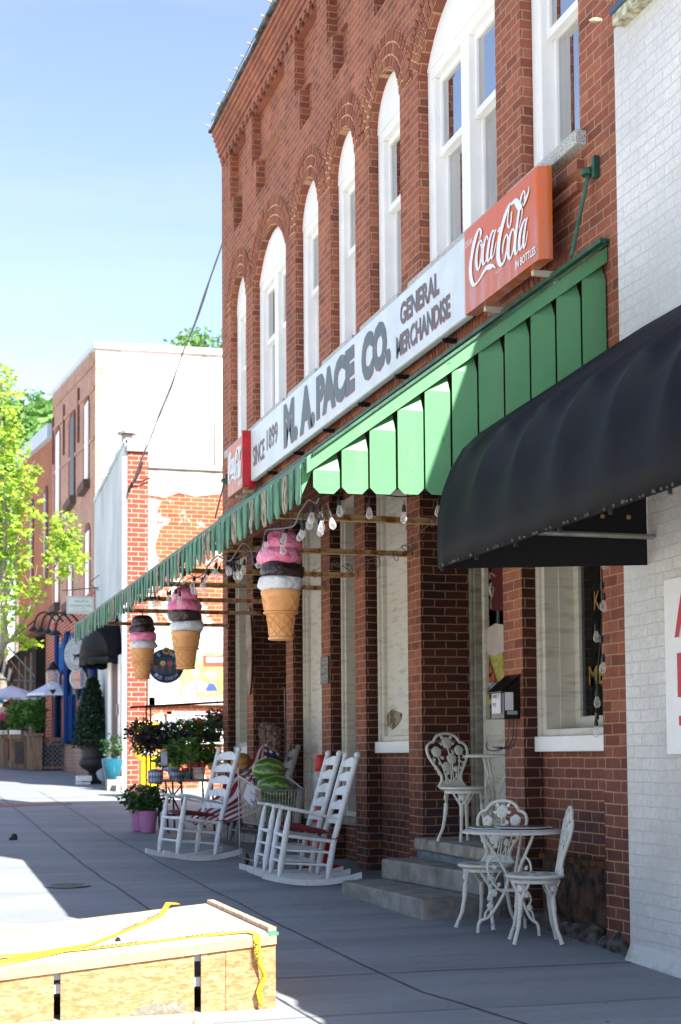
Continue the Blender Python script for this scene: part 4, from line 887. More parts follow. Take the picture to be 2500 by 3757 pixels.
def make_table(lab, loc, rz, r, H, sl=1.0):
    t = thing('bistro_table', lab, 'table', loc, rz); b = MB()
    b.lathe([(0,H-.012),(r-.02,H-.016),(r-.012,H-.024),(r,H-.020),(r+.004,H-.008),(r-.01,H+.002),(0,H+.002)], (0,0,0), 48)
    for k in range(72): a = 2*math.pi*k/72; b.ball((r*math.cos(a), r*math.sin(a), H-.016), .0065, 6, 4)
    build(b, 'table_top', M['iron'], t, smooth=True, local=True)
    for k in range(3):
        a = math.radians(20+120*k); d = Vector((math.cos(a), math.sin(a), 0)); tt = Vector((-d.y, d.x, 0)); P = lambda q, z, s=0: d*q+tt*s+Vector((0,0,z)); l = MB()
        l.tube(cat_([P(.60*r,H-.02),P(.56*r,H-.06),P(.30*r,H-.20),P(.12*r,H*.55),P(.15*r,H*.44),P(.30*r,H*.30),P(.50*r,H*.17),P(.70*r,H*.12),P(.74*r,.01)]), .0105, 8)
        l.tube(cat_([P(.34*r,H-.17),P(.50*r,H-.21),P(.52*r,H-.28),P(.36*r,H-.38),P(.16*r,H-.43)]), .008, 6)
        l.tube(cat_([P(.16*r,H*.42),P(.42*r,H*.42),P(.52*r,H*.34),P(.44*r,H*.27),P(.56*r,H*.22),P(.60*r,H*.15)]), .007, 6)
        f = lambda y, z, dd, d=d, tt=tt: d*y+tt*dd+Vector((0,0,z))
        rose(l, f, .40*r, H*.39, .024); rose(l, f, .48*r, H*.27, .022); leaf(l, f, .36*r, H*.62, 1.0); leaf(l, f, .28*r, H*.5, -1.2)
        build(l, 'leg', M['iron'], t, smooth=True, local=True)
    b = MB(); b.lathe([(0,H*.42),(.02,H*.42),(.075,H*.415),(.075,H*.43),(.02,H*.44),(0,H*.44)], (0,0,0), 16); build(b, 'centre_boss', M['iron'], t, smooth=True, local=True)
    return t
TX, TY = 4.05, 9.46; TZ = gz(TY)
make_table('round white cast iron bistro table covered with printed placemats', (TX, TY, TZ), .5, .335, .70)
make_table('tall white cast iron plant table half hidden in the doorway', (4.66, 11.22, .542), 1.2, .24, .70)
pm = mat('printed_placemat', S(40,54,100), .35, col2=S(150,160,180), scale=9, lo=.5, hi=.62, bmp=0)
for k, (dx, dy, rr, dz, mm, lab) in enumerate(((.03,.02,.27,.003,pm,'blue printed placemat lying lowest on the round table'), (-.04,.09,.22,.011,mat('green_print', S(110,128,116), .35, col2=S(70,90,84), scale=12, bmp=0),'grey green printed card under the brown one on the table'), (.05,-.06,.19,.019,mat('brown_print', S(120,84,72), .35, col2=S(96,70,66), scale=8, bmp=0),'brown printed card topmost on the round table'))):
    b = MB(); nn = 40; b.lathe([(0,0),(rr,0),(rr+.002,.002),(rr,.0045),(0,.0045)], (0,0,0), nn)
    for i, p in enumerate(b.v): f_ = 1+.05*math.sin(8*math.atan2(p.y, p.x)); b.v[i] = Vector((TX+dx+p.x*f_, TY+dy+p.y*f_, TZ+.70+dz+p.z))
    t = thing('placemat', lab, 'placemat', (TX+dx, TY+dy, TZ+.70)); build(b, 'edge', M['white'], t)
    c = MB(); c.lathe([(0,0),(rr-.012,0),(rr-.012,.0008),(0,.0008)], (0,0,0), nn)
    for i, p in enumerate(c.v): f_ = 1+.05*math.sin(8*math.atan2(p.y, p.x)); c.v[i] = Vector((TX+dx+p.x*f_, TY+dy+p.y*f_, TZ+.7052+dz+p.z))
    build(c, 'print', mm, t)
# ================= ROCKING CHAIRS =================
M['rock'] = mat('worn_white_rocker', S(214,218,222), .5, col2=S(182,184,184), scale=12, lo=.5, hi=.75, bmp=.15)
M['rock_d'] = mat('grey_rocker_paint', S(120,120,118), .6, var=.15)
M['cush'] = mat('burgundy_cushion', S(112,20,34), .85, var=.15, scale=5, bmp=.4, bscale=14)
def rocker(lab, loc, rz, cushion=True, m_='rock', sc=1.0):
    t = thing('rocking_chair', lab, 'rocking chair', loc, rz, 'white porch rocking chairs' if m_ == 'rock' else None); m0 = M[m_]; hw = .215
    zb = lambda x: .022+.10*((x+.05)/.55)**2
    for s in (1, -1):
        y = s*hw; b = MB(); xs = [-.46+.88*k/16 for k in range(17)]
        top = [(x, zb(x)+.030) for x in xs]; bot = [(x, zb(x)-.022) for x in xs]; n = len(xs)
        b.add([(x,y-.013,z) for x, z in top]+[(x,y-.013,z) for x, z in bot]+[(x,y+.013,z) for x, z in top]+[(x,y+.013,z) for x, z in bot],
              [(i,n+i,n+i+1,i+1) for i in range(n-1)]+[(2*n+i,2*n+i+1,3*n+i+1,3*n+i) for i in range(n-1)]+[(i,i+1,2*n+i+1,2*n+i) for i in range(n-1)]+[(n+i,3*n+i,3*n+i+1,n+i+1) for i in range(n-1)]+[(0,2*n,3*n,n),(n-1,2*n-1,4*n-1,3*n-1)])
        build(b, 'runner', m0, t, local=True)
        b = MB(); fb, ft = Vector((.27,y,zb(.27)+.02)), Vector((.175,y,.655))
        L = lambda a, c, s_: a+(c-a)*s_
        b.tube([L(fb,ft,q) for q in (0,.03,.12,.18,.35,.62,.8,.93,1)], [.015,.017,.025,.029,.027,.027,.025,.018,.015], 10); build(b, 'front_leg', m0, t, smooth=True, local=True)
        b = MB(); pb, pm_, pt_ = Vector((-.155,y,zb(-.155)+.02)), Vector((-.215,y,.38)), Vector((-.43,y*1.04,1.13))
        b.tube([L(pb,pm_,q) for q in (0,.08,.25,.4,.9)]+[L(pm_,pt_,q) for q in (0,.3,.6,.9,.955,.965,.975,.99,1.01,1.025,1.035)], [.015,.017,.026,.029,.027,.027,.027,.026,.025,.025,.019,.026,.029,.026,.017,.004], 10); build(b, 'back_post', m0, t, smooth=True, local=True)
        b = MB(); b.prism([(.245,y-s*.032,.665),(.245,y+s*.040,.665),(.13,y+s*.045,.652),(-.12,y+s*.025,.592),(-.275,y+s*.012,.555),(-.275,y-s*.014,.555),(.0,y-s*.028,.62)], (0,0,.022)); build(b, 'armrest', m0, t, local=True, bevel=.005)
    b = MB()
    for z in (.19, .30):
        xf = .27-(z-.05)*.158; xb = -.155-(z-.05)*.18
        for s in (1, -1): b.tube([(xf,s*hw,z+.01),(xb,s*hw,z-.02)], .0105, 7)
        b.tube([(xf,-hw,z+.02),(xf,hw,z+.02)], .011, 7); b.tube([(xb,-hw,z-.03),(xb,hw,z-.03)], .0105, 7)
    build(b, 'rungs', m0, t, smooth=True, local=True)
    b = MB()
    for s in (1,-1): b.tube([(.215,s*hw,.435),(-.215,s*hw,.375)], .015, 8)
    b.tube([(.222,-hw-.02,.435),(.222,hw+.02,.435)], .016, 8); b.tube([(-.2,-hw,.38),(-.2,hw,.38)], .014, 8)
    for k in range(13): x = .20-.032*k; b.box(x-.014, x+.014, -hw, hw, .425-.0045*k, .437-.0045*k)
    build(b, 'seat', m0, t, local=True)
    for k in range(5):
        z = .52+.125*k; q = (z-.38)/.75; x = -.215-.215*q; b = MB(); n = 12; yy = hw-.018
        f_ = lambda j: -yy+2*yy*j/n
        top = [(x-.035*(1-(f_(j)/yy)**2)-.012, f_(j), z+.048+.038*(1-(f_(j)/yy)**2)) for j in range(n+1)]; bot = [(x-.035*(1-(f_(j)/yy)**2), f_(j), z) for j in range(n+1)]
        N_ = n+1; vs = top+bot+[(p[0]+.012,p[1],p[2]) for p in top]+[(p[0]+.012,p[1],p[2]) for p in bot]
        fs = [(j,j+1,N_+j+1,N_+j) for j in range(n)]+[(2*N_+j,3*N_+j,3*N_+j+1,2*N_+j+1) for j in range(n)]+[(j,2*N_+j,2*N_+j+1,j+1) for j in range(n)]+[(N_+j,N_+j+1,3*N_+j+1,3*N_+j) for j in range(n)]
        b.add(vs, fs); build(b, 'back_slat', m0, t, local=True)
    if cushion:
        b = MB(); n, mm = 14, 12; vs = []
        for sd in (1, -1):
            for i in range(n+1):
                for j in range(mm+1):
                    u_, v_ = i/n*2-1, j/mm*2-1; e = (1-abs(u_)**4)*(1-abs(v_)**4); x = .0+.205*u_*(1-.05*v_*v_); y = .198*v_*(1-.06*u_*u_)
                    z = .468+.14*u_*.205/.205*.19 + (.032*e**.4 if sd > 0 else -.012*e)+.007*noise.noise(Vector((u_*2, v_*2, sd)))
                    vs.append((x, y, z))
        o = (n+1)*(mm+1); fs = []
        for i in range(n):
            for j in range(mm): a = i*(mm+1)+j; fs.append((a, a+mm+1, a+mm+2, a+1)); fs.append((o+a, o+a+1, o+a+mm+2, o+a+mm+1))
        ring = [i*(mm+1) for i in range(n+1)]+[n*(mm+1)+j for j in range(1,mm+1)]+[i*(mm+1)+mm for i in range(n-1,-1,-1)]+[j for j in range(mm-1,0,-1)]
        for k in range(len(ring)): a, c = ring[k], ring[(k+1)%len(ring)]; fs.append((a, c, c+o, a+o))
        b.add(vs, fs); co = build(b, 'cushion', M['cush'], t, smooth=True, local=True)
        for s in (1, -1):
            b = MB(); y = s*hw; b.tube(cat_([(-.19,y*.9,.43),(-.235,y*1.12,.41),(-.245,y*1.1,.405),(-.20,y*1.14,.40),(-.17,y*1.1,.42)]), .005, 5); b.tube(cat_([(-.235,y*1.12,.41),(-.275,y*1.15,.40),(-.27,y*1.13,.39),(-.23,y*1.12,.405)]), .0045, 5); build(b, 'tie', M['cush'], co, local=True)
    return t
def tilt(t, rx): t.rotation_euler = (0, rx, t.rotation_euler[2])
rocker('white ladderback rocking chair with burgundy cushion, alone left of the melons', (2.97, 15.25, gz(15.3)), math.radians(180+15))
rocker('white ladderback rocking chair with burgundy cushion nearest the brick steps', (3.50, 12.80, gz(12.8)), math.radians(180-4))
rocker('white ladderback rocking chair just behind the one nearest the steps', (3.50, 13.36, gz(13.3)), math.radians(180-3))
rocker('shaded grey rocking chair under the striped flag behind the shopping cart', (3.92, 16.35, gz(16.3)), math.radians(180-4), False, 'rock_d')
# ================= FLAG =================
fl = thing('draped_flag', 'red and white striped flag with starry blue corner draped over a rocking chair', 'flag', (3.75, 16.2, .7))
RED, WHT, NVY = mat('flag_red', S(142,24,44), .8, bmp=.1, var=.08), mat('flag_white', S(222,220,224), .8, bmp=.1, var=.04), mat('flag_navy', S(26,34,62), .85, bmp=.1)
TOP = cat_([onY(606,1713,16.3),onY(582,1742,16.25),onY(552,1774,16.2),onY(518,1806,16.15),onY(480,1846,16.1),onY(440,1886,16.1)], 6)
BOT = cat_([onY(640,1722,16.3),onY(638,1785,16.15),onY(624,1838,16.0),onY(598,1872,15.95),onY(540,1890,15.95),onY(452,1898,16.0)], 6)
ns, nt_ = len(TOP), 14; grid = []
for i in range(ns):
    for j in range(nt_):
        q = TOP[i].lerp(BOT[i], j/(nt_-1)); q = q+Vector((-.05*math.sin(i*.5+j*.35)*.6, -.03*math.sin(j*.9+i*.2), -.05*math.sin(math.pi*j/(nt_-1))*(i/ns)))
        grid.append(q)
parts = {0: MB(), 1: MB(), 2: MB()}
for i in range(ns-1):
    for j in range(nt_-1):
        a = i*nt_+j; k = 2 if (i < 11 and j > 4) else (0 if j % 2 == 0 else 1)
        parts[k].add([grid[a], grid[a+nt_], grid[a+nt_+1], grid[a+1]], [(0,1,2,3)])
build(parts[0], 'red_stripes', RED, fl, smooth=True); build(parts[1], 'white_stripes', WHT, fl, smooth=True); no = build(parts[2], 'blue_corner', NVY, fl, smooth=True)
st = MB()
for i in range(0, 11, 2):
    for j in range(5, 13, 2):
        c = grid[i*nt_+j]; ax = (grid[(i+1)*nt_+j]-c).normalized(); ay = (grid[i*nt_+j+1]-c).normalized(); nn = ax.cross(ay).normalized(); nn = nn if nn.dot(CAM-c) > 0 else -nn
        st.add([c+nn*.012+ax*(.03 if k%2==0 else .012)*math.cos(k*math.pi/5)+ay*(.03 if k%2==0 else .012)*math.sin(k*math.pi/5) for k in range(10)], [tuple(range(10))])
build(st, 'stars', WHT, no)
# ================= SHOPPING CART AND MELONS =================
ct = thing('shopping_cart', 'chrome wire shopping cart holding watermelons beside the rocking chairs', 'cart', (3.57, 14.25, gz(14.2)))
b = MB(); CX, CY, Z0, Z1 = 3.57, 13.86, .58, .915; N0, N1 = .175, .21; LY = .78
def rim(z, g0, L): 
    t_ = (z-Z0)/(Z1-Z0); w0 = N0+(N1-N0)*t_; w1 = w0+.03; return [(CX-w0,CY-.03*t_,z),(CX+w0,CY-.03*t_,z),(CX+w1,CY+LY,z+.13*t_),(CX-w1,CY+LY,z+.13*t_)]
for z in (Z0, .70, .81): r_ = rim(z,0,0); b.tube(r_+[r_[0]], .0045, 5)
r1, r0 = rim(Z1,0,0), rim(Z0,0,0); b.tube(r1+[r1[0]], .008, 6)
for a, c in ((0,1),(1,2),(2,3),(3,0)):
    n = 14 if a in (0,2) else 22
    for k in range(n+1): t_ = k/n; b.tube([Vector(r0[a]).lerp(Vector(r0[c]), t_), Vector(r1[a]).lerp(Vector(r1[c]), t_)], .0036, 4)
for k in range(12): t_ = k/11; b.tube([Vector(r0[0]).lerp(Vector(r0[1]), t_), Vector(r0[3]).lerp(Vector(r0[2]), t_)], .002, 4)
build(b, 'wire_basket', M['steel'], ct, smooth=True)
b = MB()
for s in (-1,1): b.tube(cat_([(CX+s*.17,CY+.05,.20),(CX+s*.19,CY+.10,.42),(CX+s*.2,CY+.12,.59)]), .010, 7); b.tube([(CX+s*.17,CY+.05,.22),(CX+s*.23,CY+LY+.02,.24),(CX+s*.24,CY+LY+.03,1.08)], .008, 7)
b.tube([(CX-.24,CY+LY+.05,1.10),(CX+.24,CY+LY+.05,1.10)], .013, 8); b.tube([(CX-.17,CY+.05,.22),(CX+.17,CY+.05,.22)], .008, 6); build(b, 'frame', M['steel'], ct, smooth=True)
for s in (-1,1):
    for y in (CY+.05, CY+LY-.02):
        b = MB(); b.M = Matrix.Translation((CX+s*.17,y,gz(y)+.055)) @ Matrix.Rotation(math.pi/2,4,'Y'); b.lathe([(.0,-.014),(.05,-.014),(.055,-.008),(.055,.008),(.05,.014),(0,.014)], (0,0,0), 14); build(b, 'wheel', M['black'], ct, smooth=True)
pc = MB(); A = [onY(q_[0],q_[1],13.8) for q_ in ((569,1803),(587,1813),(587,1838),(580,1856),(560,1833),(564,1822))]; pc.prism(A, (.001,.002,0)); po = thing('price_card', 'white paper price card hung on the shopping cart rim', 'price card', tuple(A[0])); build(pc, 'paper', mat('paper_white', S(206,208,222), .8, var=.02, bmp=0), po)
ink = mat('ink', S(70,74,90), .8, bmp=0)
text('Watermelon', ink, po, 'lettering', A[0]+Vector((.02,-.012,-.085)), (A[1]-A[0]).normalized(), (0,0,1), (0,-1,0), w=.095, h=.022, th=.002)
text('$6.00', ink, po, 'lettering', A[0]+Vector((.03,-.012,-.18)), (A[1]-A[0]).normalized(), (0,0,1), (0,-1,0), w=.075, h=.04, th=.002)
def melon():
    mt, nt, bs = NT('watermelon_rind'); tc = nt.nodes.new('ShaderNodeTexCoord'); sp = nt.nodes.new('ShaderNodeSeparateXYZ'); nt.links.new(tc.outputs['Object'], sp.inputs[0])
    at = nt.nodes.new('ShaderNodeMath'); at.operation = 'ARCTAN2'; nt.links.new(sp.outputs[1], at.inputs[0]); nt.links.new(sp.outputs[2], at.inputs[1])
    nz = noiseN(nt, 12, 4, tc.outputs['Object']); ma = nt.nodes.new('ShaderNodeMath'); ma.operation = 'MULTIPLY_ADD'; ma.inputs[1].default_value = 8; nt.links.new(at.outputs[0], ma.inputs[0])
    m2 = nt.nodes.new('ShaderNodeMath'); m2.operation = 'MULTIPLY'; m2.inputs[1].default_value = 7; nt.links.new(nz, m2.inputs[0]); nt.links.new(m2.outputs[0], ma.inputs[2])
    sn = nt.nodes.new('ShaderNodeMath'); sn.operation = 'SINE'; nt.links.new(ma.outputs[0], sn.inputs[0])
    nt.links.new(ramp(nt, sn.outputs[0], [(.0, S(54,92,38)), (.5, S(76,112,46)), (.85, S(130,150,76))]), bs.inputs['Base Color']); bs.inputs['Roughness'].default_value = .3; return mt
M['melon'] = melon()
for k, (u, v, X, r, rz, lab) in enumerate(((619,1773,14.34,(.165,.13,.125),-.15,'big watermelon topmost on the cart, behind the other'), (632,1812,14.12,(.175,.135,.125),.05,'dark watermelon in front, just above the cart rim'), (636,1850,14.2,(.18,.14,.12),.1,'watermelon inside the cart behind the upper wires'), (630,1882,14.25,(.17,.14,.11),-.1,'watermelon at the bottom of the wire cart'))):
    p = onY(u, v, X); b = MB(); b.ball((0,0,0), r, 24, 16)
    o = build(b, 'watermelon', M['melon'], None, smooth=True); o.location = p; o.rotation_euler = (.3*k, .08, rz); tag(o, lab, 'watermelon', None)
# ================= CHANNELIZER, PUMPKINS, CAMOUFLAGE ROLL, HOOK =================
cn = thing('traffic_channelizer', 'tall red and white traffic channelizer behind the rocking chair backs', 'traffic cone', (3.98,13.98,gz(14)))
zz = [0,.04,.04,.30,.45,.60,.78,.94,.96,1.0,1.06,1.10]; rr = [.19,.19,.11,.10,.09,.082,.074,.064,.045,.05,.05,.03]
secs = [(0,3,'r'),(3,4,'w'),(4,5,'r'),(5,6,'w'),(6,7,'w'),(7,11,'r')]
rm, wm = mat('red_plastic', S(200,30,24), .5), mat('reflective_white', S(176,176,170), .5, col2=S(120,120,116), scale=20)
for a, c, m_ in secs:
    b = MB(); b.lathe([(rr[i], zz[i]) for i in range(a, c+1)], (0,0,0), 18); build(b, 'red_band' if m_ == 'r' else 'white_band', rm if m_ == 'r' else wm, cn, smooth=True, local=True)
hk = thing('hook_rod', 'thin grey metal hanging rod against the far doorway pillar', 'rod', (4.25,16.6,.3)); b = MB(); p0, p1 = onX(655,1582,4.3), onX(658,1800,4.3); b.tube([p0+Vector((-.03,0,-.01)),p0,p1], .008, 6); build(b, 'rod', mat('grey_rod', S(110,106,104), .5), hk)
wbk = thing('wire_basket_stand', 'dark wire basket of pumpkins on the store side', 'basket', (3.95,17.4,gz(17.4)+.4)); b = MB()
bc = onX(552,1800,3.98)
for z in (-.12,.0,.10):
    r_ = [(bc.x+.26*math.cos(a*math.pi/8), bc.y+.26*math.sin(a*math.pi/8), bc.z+z) for a in range(17)]; b.tube(r_, .004, 5)
for k in range(20): a = 2*math.pi*k/20; b.tube([(bc.x+.2*math.cos(a),bc.y+.2*math.sin(a),bc.z-.16),(bc.x+.26*math.cos(a),bc.y+.26*math.sin(a),bc.z+.10)], .003, 4)
for k in range(3): a = 2*math.pi*k/3; b.tube([(bc.x+.2*math.cos(a),bc.y+.2*math.sin(a),bc.z-.16),(bc.x+.22*math.cos(a),bc.y+.22*math.sin(a),gz(17.4))], .007, 5)
build(b, 'wire_frame', M['black'], wbk)
pk = mat('tan_pumpkin', S(186,142,84), .6, col2=S(160,112,60), scale=6)
for k, (u, v, r, lab) in enumerate(((556,1752,.13,'tan ribbed pumpkin topmost in the wire basket'), (547,1776,.12,'tan ribbed pumpkin on the left below the top one'), (564,1778,.12,'tan ribbed pumpkin half hidden by the flag'), (543,1802,.12,'tan pumpkin low in the wire basket'))):
    p = onX(u, v, 3.97); b = MB(); b.ball((0,0,0), (r,r,r*.78), 32, 12)
    for i, q in enumerate(b.v): a = math.atan2(q.y, q.x); b.v[i] = q*(1-.06*abs(math.sin(5*a)))
    o = build(b, 'pumpkin', pk, None, smooth=True); o.location = p; tag(o, lab, 'pumpkin')
cm = thing('patterned_cushion_roll', 'rolled brown patterned cushions standing behind the draped flag', 'cushion', (4.1,16.6,.9))
for k, (u0, v0, u1, v1, r) in enumerate(((600,1668,606,1725,.035),(612,1664,618,1728,.07),(626,1668,628,1728,.06),(638,1674,636,1728,.045))):
    b = MB(); a, c = onX(u0, v0, 4.05+.02*k), onX(u1, v1, 4.05+.02*k); b.tube([a,a.lerp(c,.05),a.lerp(c,.5),c], [r*.6,r,r*1.02,r], 12); build(b, 'roll', mat('patterned_cloth%d' % k, S(120,92,82), .9, col2=S(40,28,28), scale=34, lo=.42, hi=.58, bmp=.4), cm, smooth=True)
# ================= MAILBOX =================
mb = thing('mailbox', 'black metal mailbox with taped white notes on the brick pillar', 'mailbox', (4.3,10.1,1.6))
b = MB(); ya, yb = 10.03, 10.27; b.prism([(4.24,yb,1.50),(4.365,yb,1.50),(4.365,yb,1.80),(4.24,yb,1.70)], (0,ya-yb,0)); b.prism([(4.215,yb+.02,1.685),(4.365,yb+.02,1.815),(4.365,yb+.02,1.827),(4.21,yb+.02,1.697)], (0,ya-yb-.04,0)); build(b, 'box', mat('black_sheet_metal', S(14,14,15), .3, bmp=.05), mb, bevel=.004)
b = MB(); b.box(4.232,4.239,10.08,10.24,1.54,1.70); b.prism([(4.236,10.0,1.56),(4.30,10.0,1.56),(4.30,10.0,1.69),(4.236,10.0,1.69)], (0,.002,0)); build(b, 'note', mat('note_paper', S(214,210,214), .8, var=.03, bmp=0), mb)
for k, s_ in enumerate(('MAIN ST', '93')): text(s_, ink, mb, 'lettering', (4.231,10.22,1.65-.06*k), EYD, EZ, EX, w=.13 if k == 0 else .06, h=.03, th=.001)
b = MB(); b.box(4.25,4.33,9.998,10.0,1.53,1.555); build(b, 'sticker', mat('silver_sticker', S(160,160,160), .4), mb)
b = MB()
for y in (10.06, 10.12, 10.2): b.tube(cat_([(4.35,y,1.5),(4.345,y,1.38),(4.32,y+.01,1.30),(4.28,y+.02,1.285),(4.24,y+.05,1.30)]), .004, 5)
b.tube(cat_([(4.28,10.05,1.30),(4.25,10.2,1.27),(4.22,10.3,1.28),(4.22,10.33,1.33)]), .004, 5); build(b, 'paper_hooks', M['black'], mb)
# ================= DOORWAY DISPLAY =================
XG = 4.915
dp = thing('ice_cream_poster', 'ice cream cone poster behind the glass of the shop door', 'poster', (XG,11.5,1.7))
def pat(pts, X): return [onX(u, v, X) for u, v in pts]
b = MB(); b.prism(pat([(1109,1500),(1160,1500),(1160,1618),(1109,1618)], XG+.012), (.003,0,0)); build(b, 'fruit_background', mat('poster_fruit', S(110,70,50), .5, col2=S(60,72,30), scale=14, lo=.4, hi=.6, bmp=0), dp)
b = MB(); b.prism(pat([(1109,1608),(1160,1610),(1160,1620),(1109,1620)], XG+.009), (.002,0,0)); build(b, 'yellow_border', mat('yellow_print', S(200,190,40), .5, bmp=0), dp)
b = MB(); b.prism(pat([(1124,1502),(1158,1492),(1160,1560),(1150,1572),(1146,1568)], XG+.006), (.003,0,0)); build(b, 'printed_cone', mat('printed_wafer', S(196,186,100), .5, col2=S(150,140,60), scale=22, bmp=0), dp)
b = MB(); c = onX(1141,1472,XG); b.prism([(XG-.0, c.y+.30*math.cos(a*.314)*(1+.06*math.sin(a*2.2)), c.z+.135*math.sin(a*.314)*(1+.05*math.sin(a*3))) for a in range(20)], (.003,0,0)); build(b, 'printed_scoop', mat('printed_vanilla', S(196,184,176), .5, var=.05, bmp=0), dp)
b = MB(); b.prism(pat([(1124,1572),(1160,1570),(1160,1600),(1133,1602)], XG+.003), (.002,0,0)); build(b, 'printed_tub', mat('printed_tub', S(190,200,190), .5, bmp=0), dp)
pl_ = mat('teal_print', S(40,120,130), .5, bmp=0)
for k, s_ in enumerate(('FRESHLY', 'ICE C')): p = onX(1128+2*k, 1585+9*k, XG+.001); text(s_, pl_, dp, 'lettering', p, EYD, EZ, EX, w=.32-.08*k, h=.045, th=.001)
b = MB()
for k, (u, v, r) in enumerate(((1125,1545,.055),(1132,1560,.05),(1119,1590,.06),(1129,1585,.04),(1121,1605,.045))): p = onX(u, v, XG+.01); b.prism([(XG+.008, p.y+r*1.6*math.cos(a*.785), p.z+r*math.sin(a*.785)) for a in range(8)], (.002,0,0))
build(b, 'printed_peaches', mat('printed_peach', S(180,110,60), .5, col2=S(160,60,50), scale=30, bmp=0), dp)
rs_ = thing('soda_poster', 'dark red soda poster with pale script inside the shop door', 'poster', (XG,11.6,2.3)); M['dred'] = mat('dark_red_print', S(88,20,26), .5, bmp=0); M['pale_s'] = mat('pale_script', S(150,130,130), .5, bmp=0)
b = MB(); b.prism(pat([(1109,1300),(1160,1300),(1160,1405),(1109,1405)], XG+.04), (.003,0,0)); build(b, 'sheet', M['dred'], rs_)
b = MB(); b.tube(cat_(pat([(1140,1326),(1130,1318),(1118,1335),(1110,1365),(1113,1388),(1130,1385)], XG+.035)), .010, 5); b.tube(cat_(pat([(1132,1352),(1124,1372),(1130,1380),(1137,1355),(1132,1350)], XG+.035)), .007, 5); build(b, 'script_lettering', M['pale_s'], rs_)
rs2 = thing('soda_poster', 'small soda crate poster low inside the shop door', 'poster', (XG,11.6,1.4))
b = MB(); b.prism(pat([(1110,1622),(1162,1622),(1162,1662),(1110,1660)], XG+.02), (.003,0,0)); build(b, 'sheet', mat('brown_red_print', S(96,56,46), .5, col2=S(50,60,40), scale=10, bmp=0), rs2)
b = MB(); b.tube(cat_(pat([(1134,1634),(1126,1630),(1120,1645),(1124,1656),(1134,1650)], XG+.016)), .010, 5); b.tube(cat_(pat([(1140,1642),(1136,1650),(1142,1653),(1145,1644),(1140,1641)], XG+.016)), .008, 5); build(b, 'script_lettering', M['pale_s'], rs2)
lp = thing('spot_lamp', 'silver stage spotlight on a stand inside the shop door', 'lamp', (5.05,11.2,2.2))
c = onX(1143,1358,5.02); al = mat('silver_lamp', S(190,190,186), .35, metal=.3); b = MB(); b.M = Matrix.Translation(c) @ Matrix.Rotation(math.radians(90),4,'X') @ Matrix.Rotation(math.radians(20),4,'Y')
b.lathe([(.05,-.10),(.085,-.08),(.085,.0),(.098,.005),(.098,.03),(.075,.032),(.072,.0),(.0,-.01)], (0,0,0), 24, cap=False); build(b, 'housing', al, lp, smooth=True)
b2 = MB(); b2.M = b.M; b2.lathe([(0,.004),(.07,.002)], (0,0,0), 20, cap=False); build(b2, 'lens', mat('lamp_lens', S(120,120,112), .1), lp, smooth=True)
b = MB(); b.tube([c+Vector((-.11,0,.02)),c+Vector((-.11,0,-.10)),c+Vector((.11,0,-.10)),c+Vector((.11,0,.02))], .008, 6); b.box(c.x-.08,c.x+.08,c.y-.03,c.y+.03,c.z+.09,c.z+.13); b.box(c.x-.07,c.x+.07,c.y-.04,c.y+.04,c.z-.17,c.z-.09); build(b, 'yoke', al, lp)
b = MB(); b.tube([c+Vector((.02,.02,-.17)),c+Vector((.02,.02,-.5))], .022, 10); build(b, 'stand', M['steel'], lp, smooth=True)
# ================= PLYWOOD CRATE WITH CAUTION TAPE =================
def osb():
    mt, nt, bs = NT('strand_board'); g_ = nt.nodes.new('ShaderNodeNewGeometry'); cols = None
    v = nt.nodes.new('ShaderNodeTexVoronoi'); v.inputs['Scale'].default_value = 48; mp = nt.nodes.new('ShaderNodeMapping'); mp.inputs['Scale'].default_value = (1,1,2.6); mp.inputs['Rotation'].default_value = (.3,.5,.3); nt.links.new(g_.outputs['Position'], mp.inputs[0]); nt.links.new(mp.outputs[0], v.inputs[0])
    v2 = nt.nodes.new('ShaderNodeTexVoronoi'); v2.inputs['Scale'].default_value = 27; m2 = nt.nodes.new('ShaderNodeMapping'); m2.inputs['Scale'].default_value = (1,1,3.2); m2.inputs['Rotation'].default_value = (1,-.9,.8); nt.links.new(g_.outputs['Position'], m2.inputs[0]); nt.links.new(m2.outputs[0], v2.inputs[0])
    s1 = nt.nodes.new('ShaderNodeSeparateColor'); nt.links.new(v.outputs['Color'], s1.inputs[0]); s2 = nt.nodes.new('ShaderNodeSeparateColor'); nt.links.new(v2.outputs['Color'], s2.inputs[0])
    c = ramp(nt, s1.outputs[0], [(0, S(142,104,66)), (.5, S(166,124,80)), (.97, S(190,152,108))]); c2 = ramp(nt, s2.outputs[0], [(0, S(128,88,54)), (.5, S(160,118,74)), (1, S(198,160,116))])
    c = mixc(nt, .5, c, c2); c = mixc(nt, ramp(nt, noiseN(nt, 50, 3), [(.7, 0), (.78, .7)]), c, S(110,70,36)); nt.links.new(c, bs.inputs['Base Color']); bs.inputs['Roughness'].default_value = .8; bump(nt, bs, s1.outputs[0], .15, .002); return mt
M['osb'] = osb(); M['ply'] = mat('plywood_top', S(180,166,146), .75, col2=S(160,138,110), scale=2, lo=.4, hi=.7, stretch=(1,8,1), bmp=.1)
CR = thing('plywood_crate', 'low strand board crate wrapped in caution tape in the foreground', 'crate', (.8,8.2,0))
yF, yBk = 7.40, 9.0
def zt(x): return .345+(x-1.87)*.085
def fpanel(x0, x1): b = MB(); b.prism([(x0,yF,gz(yF)),(x1,yF,gz(yF)),(x1,yF,zt(x1)-.045),(x0,yF,zt(x0)-.045)], (0,.012,0)); return b
gaps = [(.765,.798),(1.452,1.487)]
edges = [-.8,.765,.798,1.452,1.487,1.868]
for a, c in ((-.8,.765),(.798,1.452),(1.487,1.61),(1.613,1.868)): build(fpanel(a, c), 'front_board', M['osb'], CR)
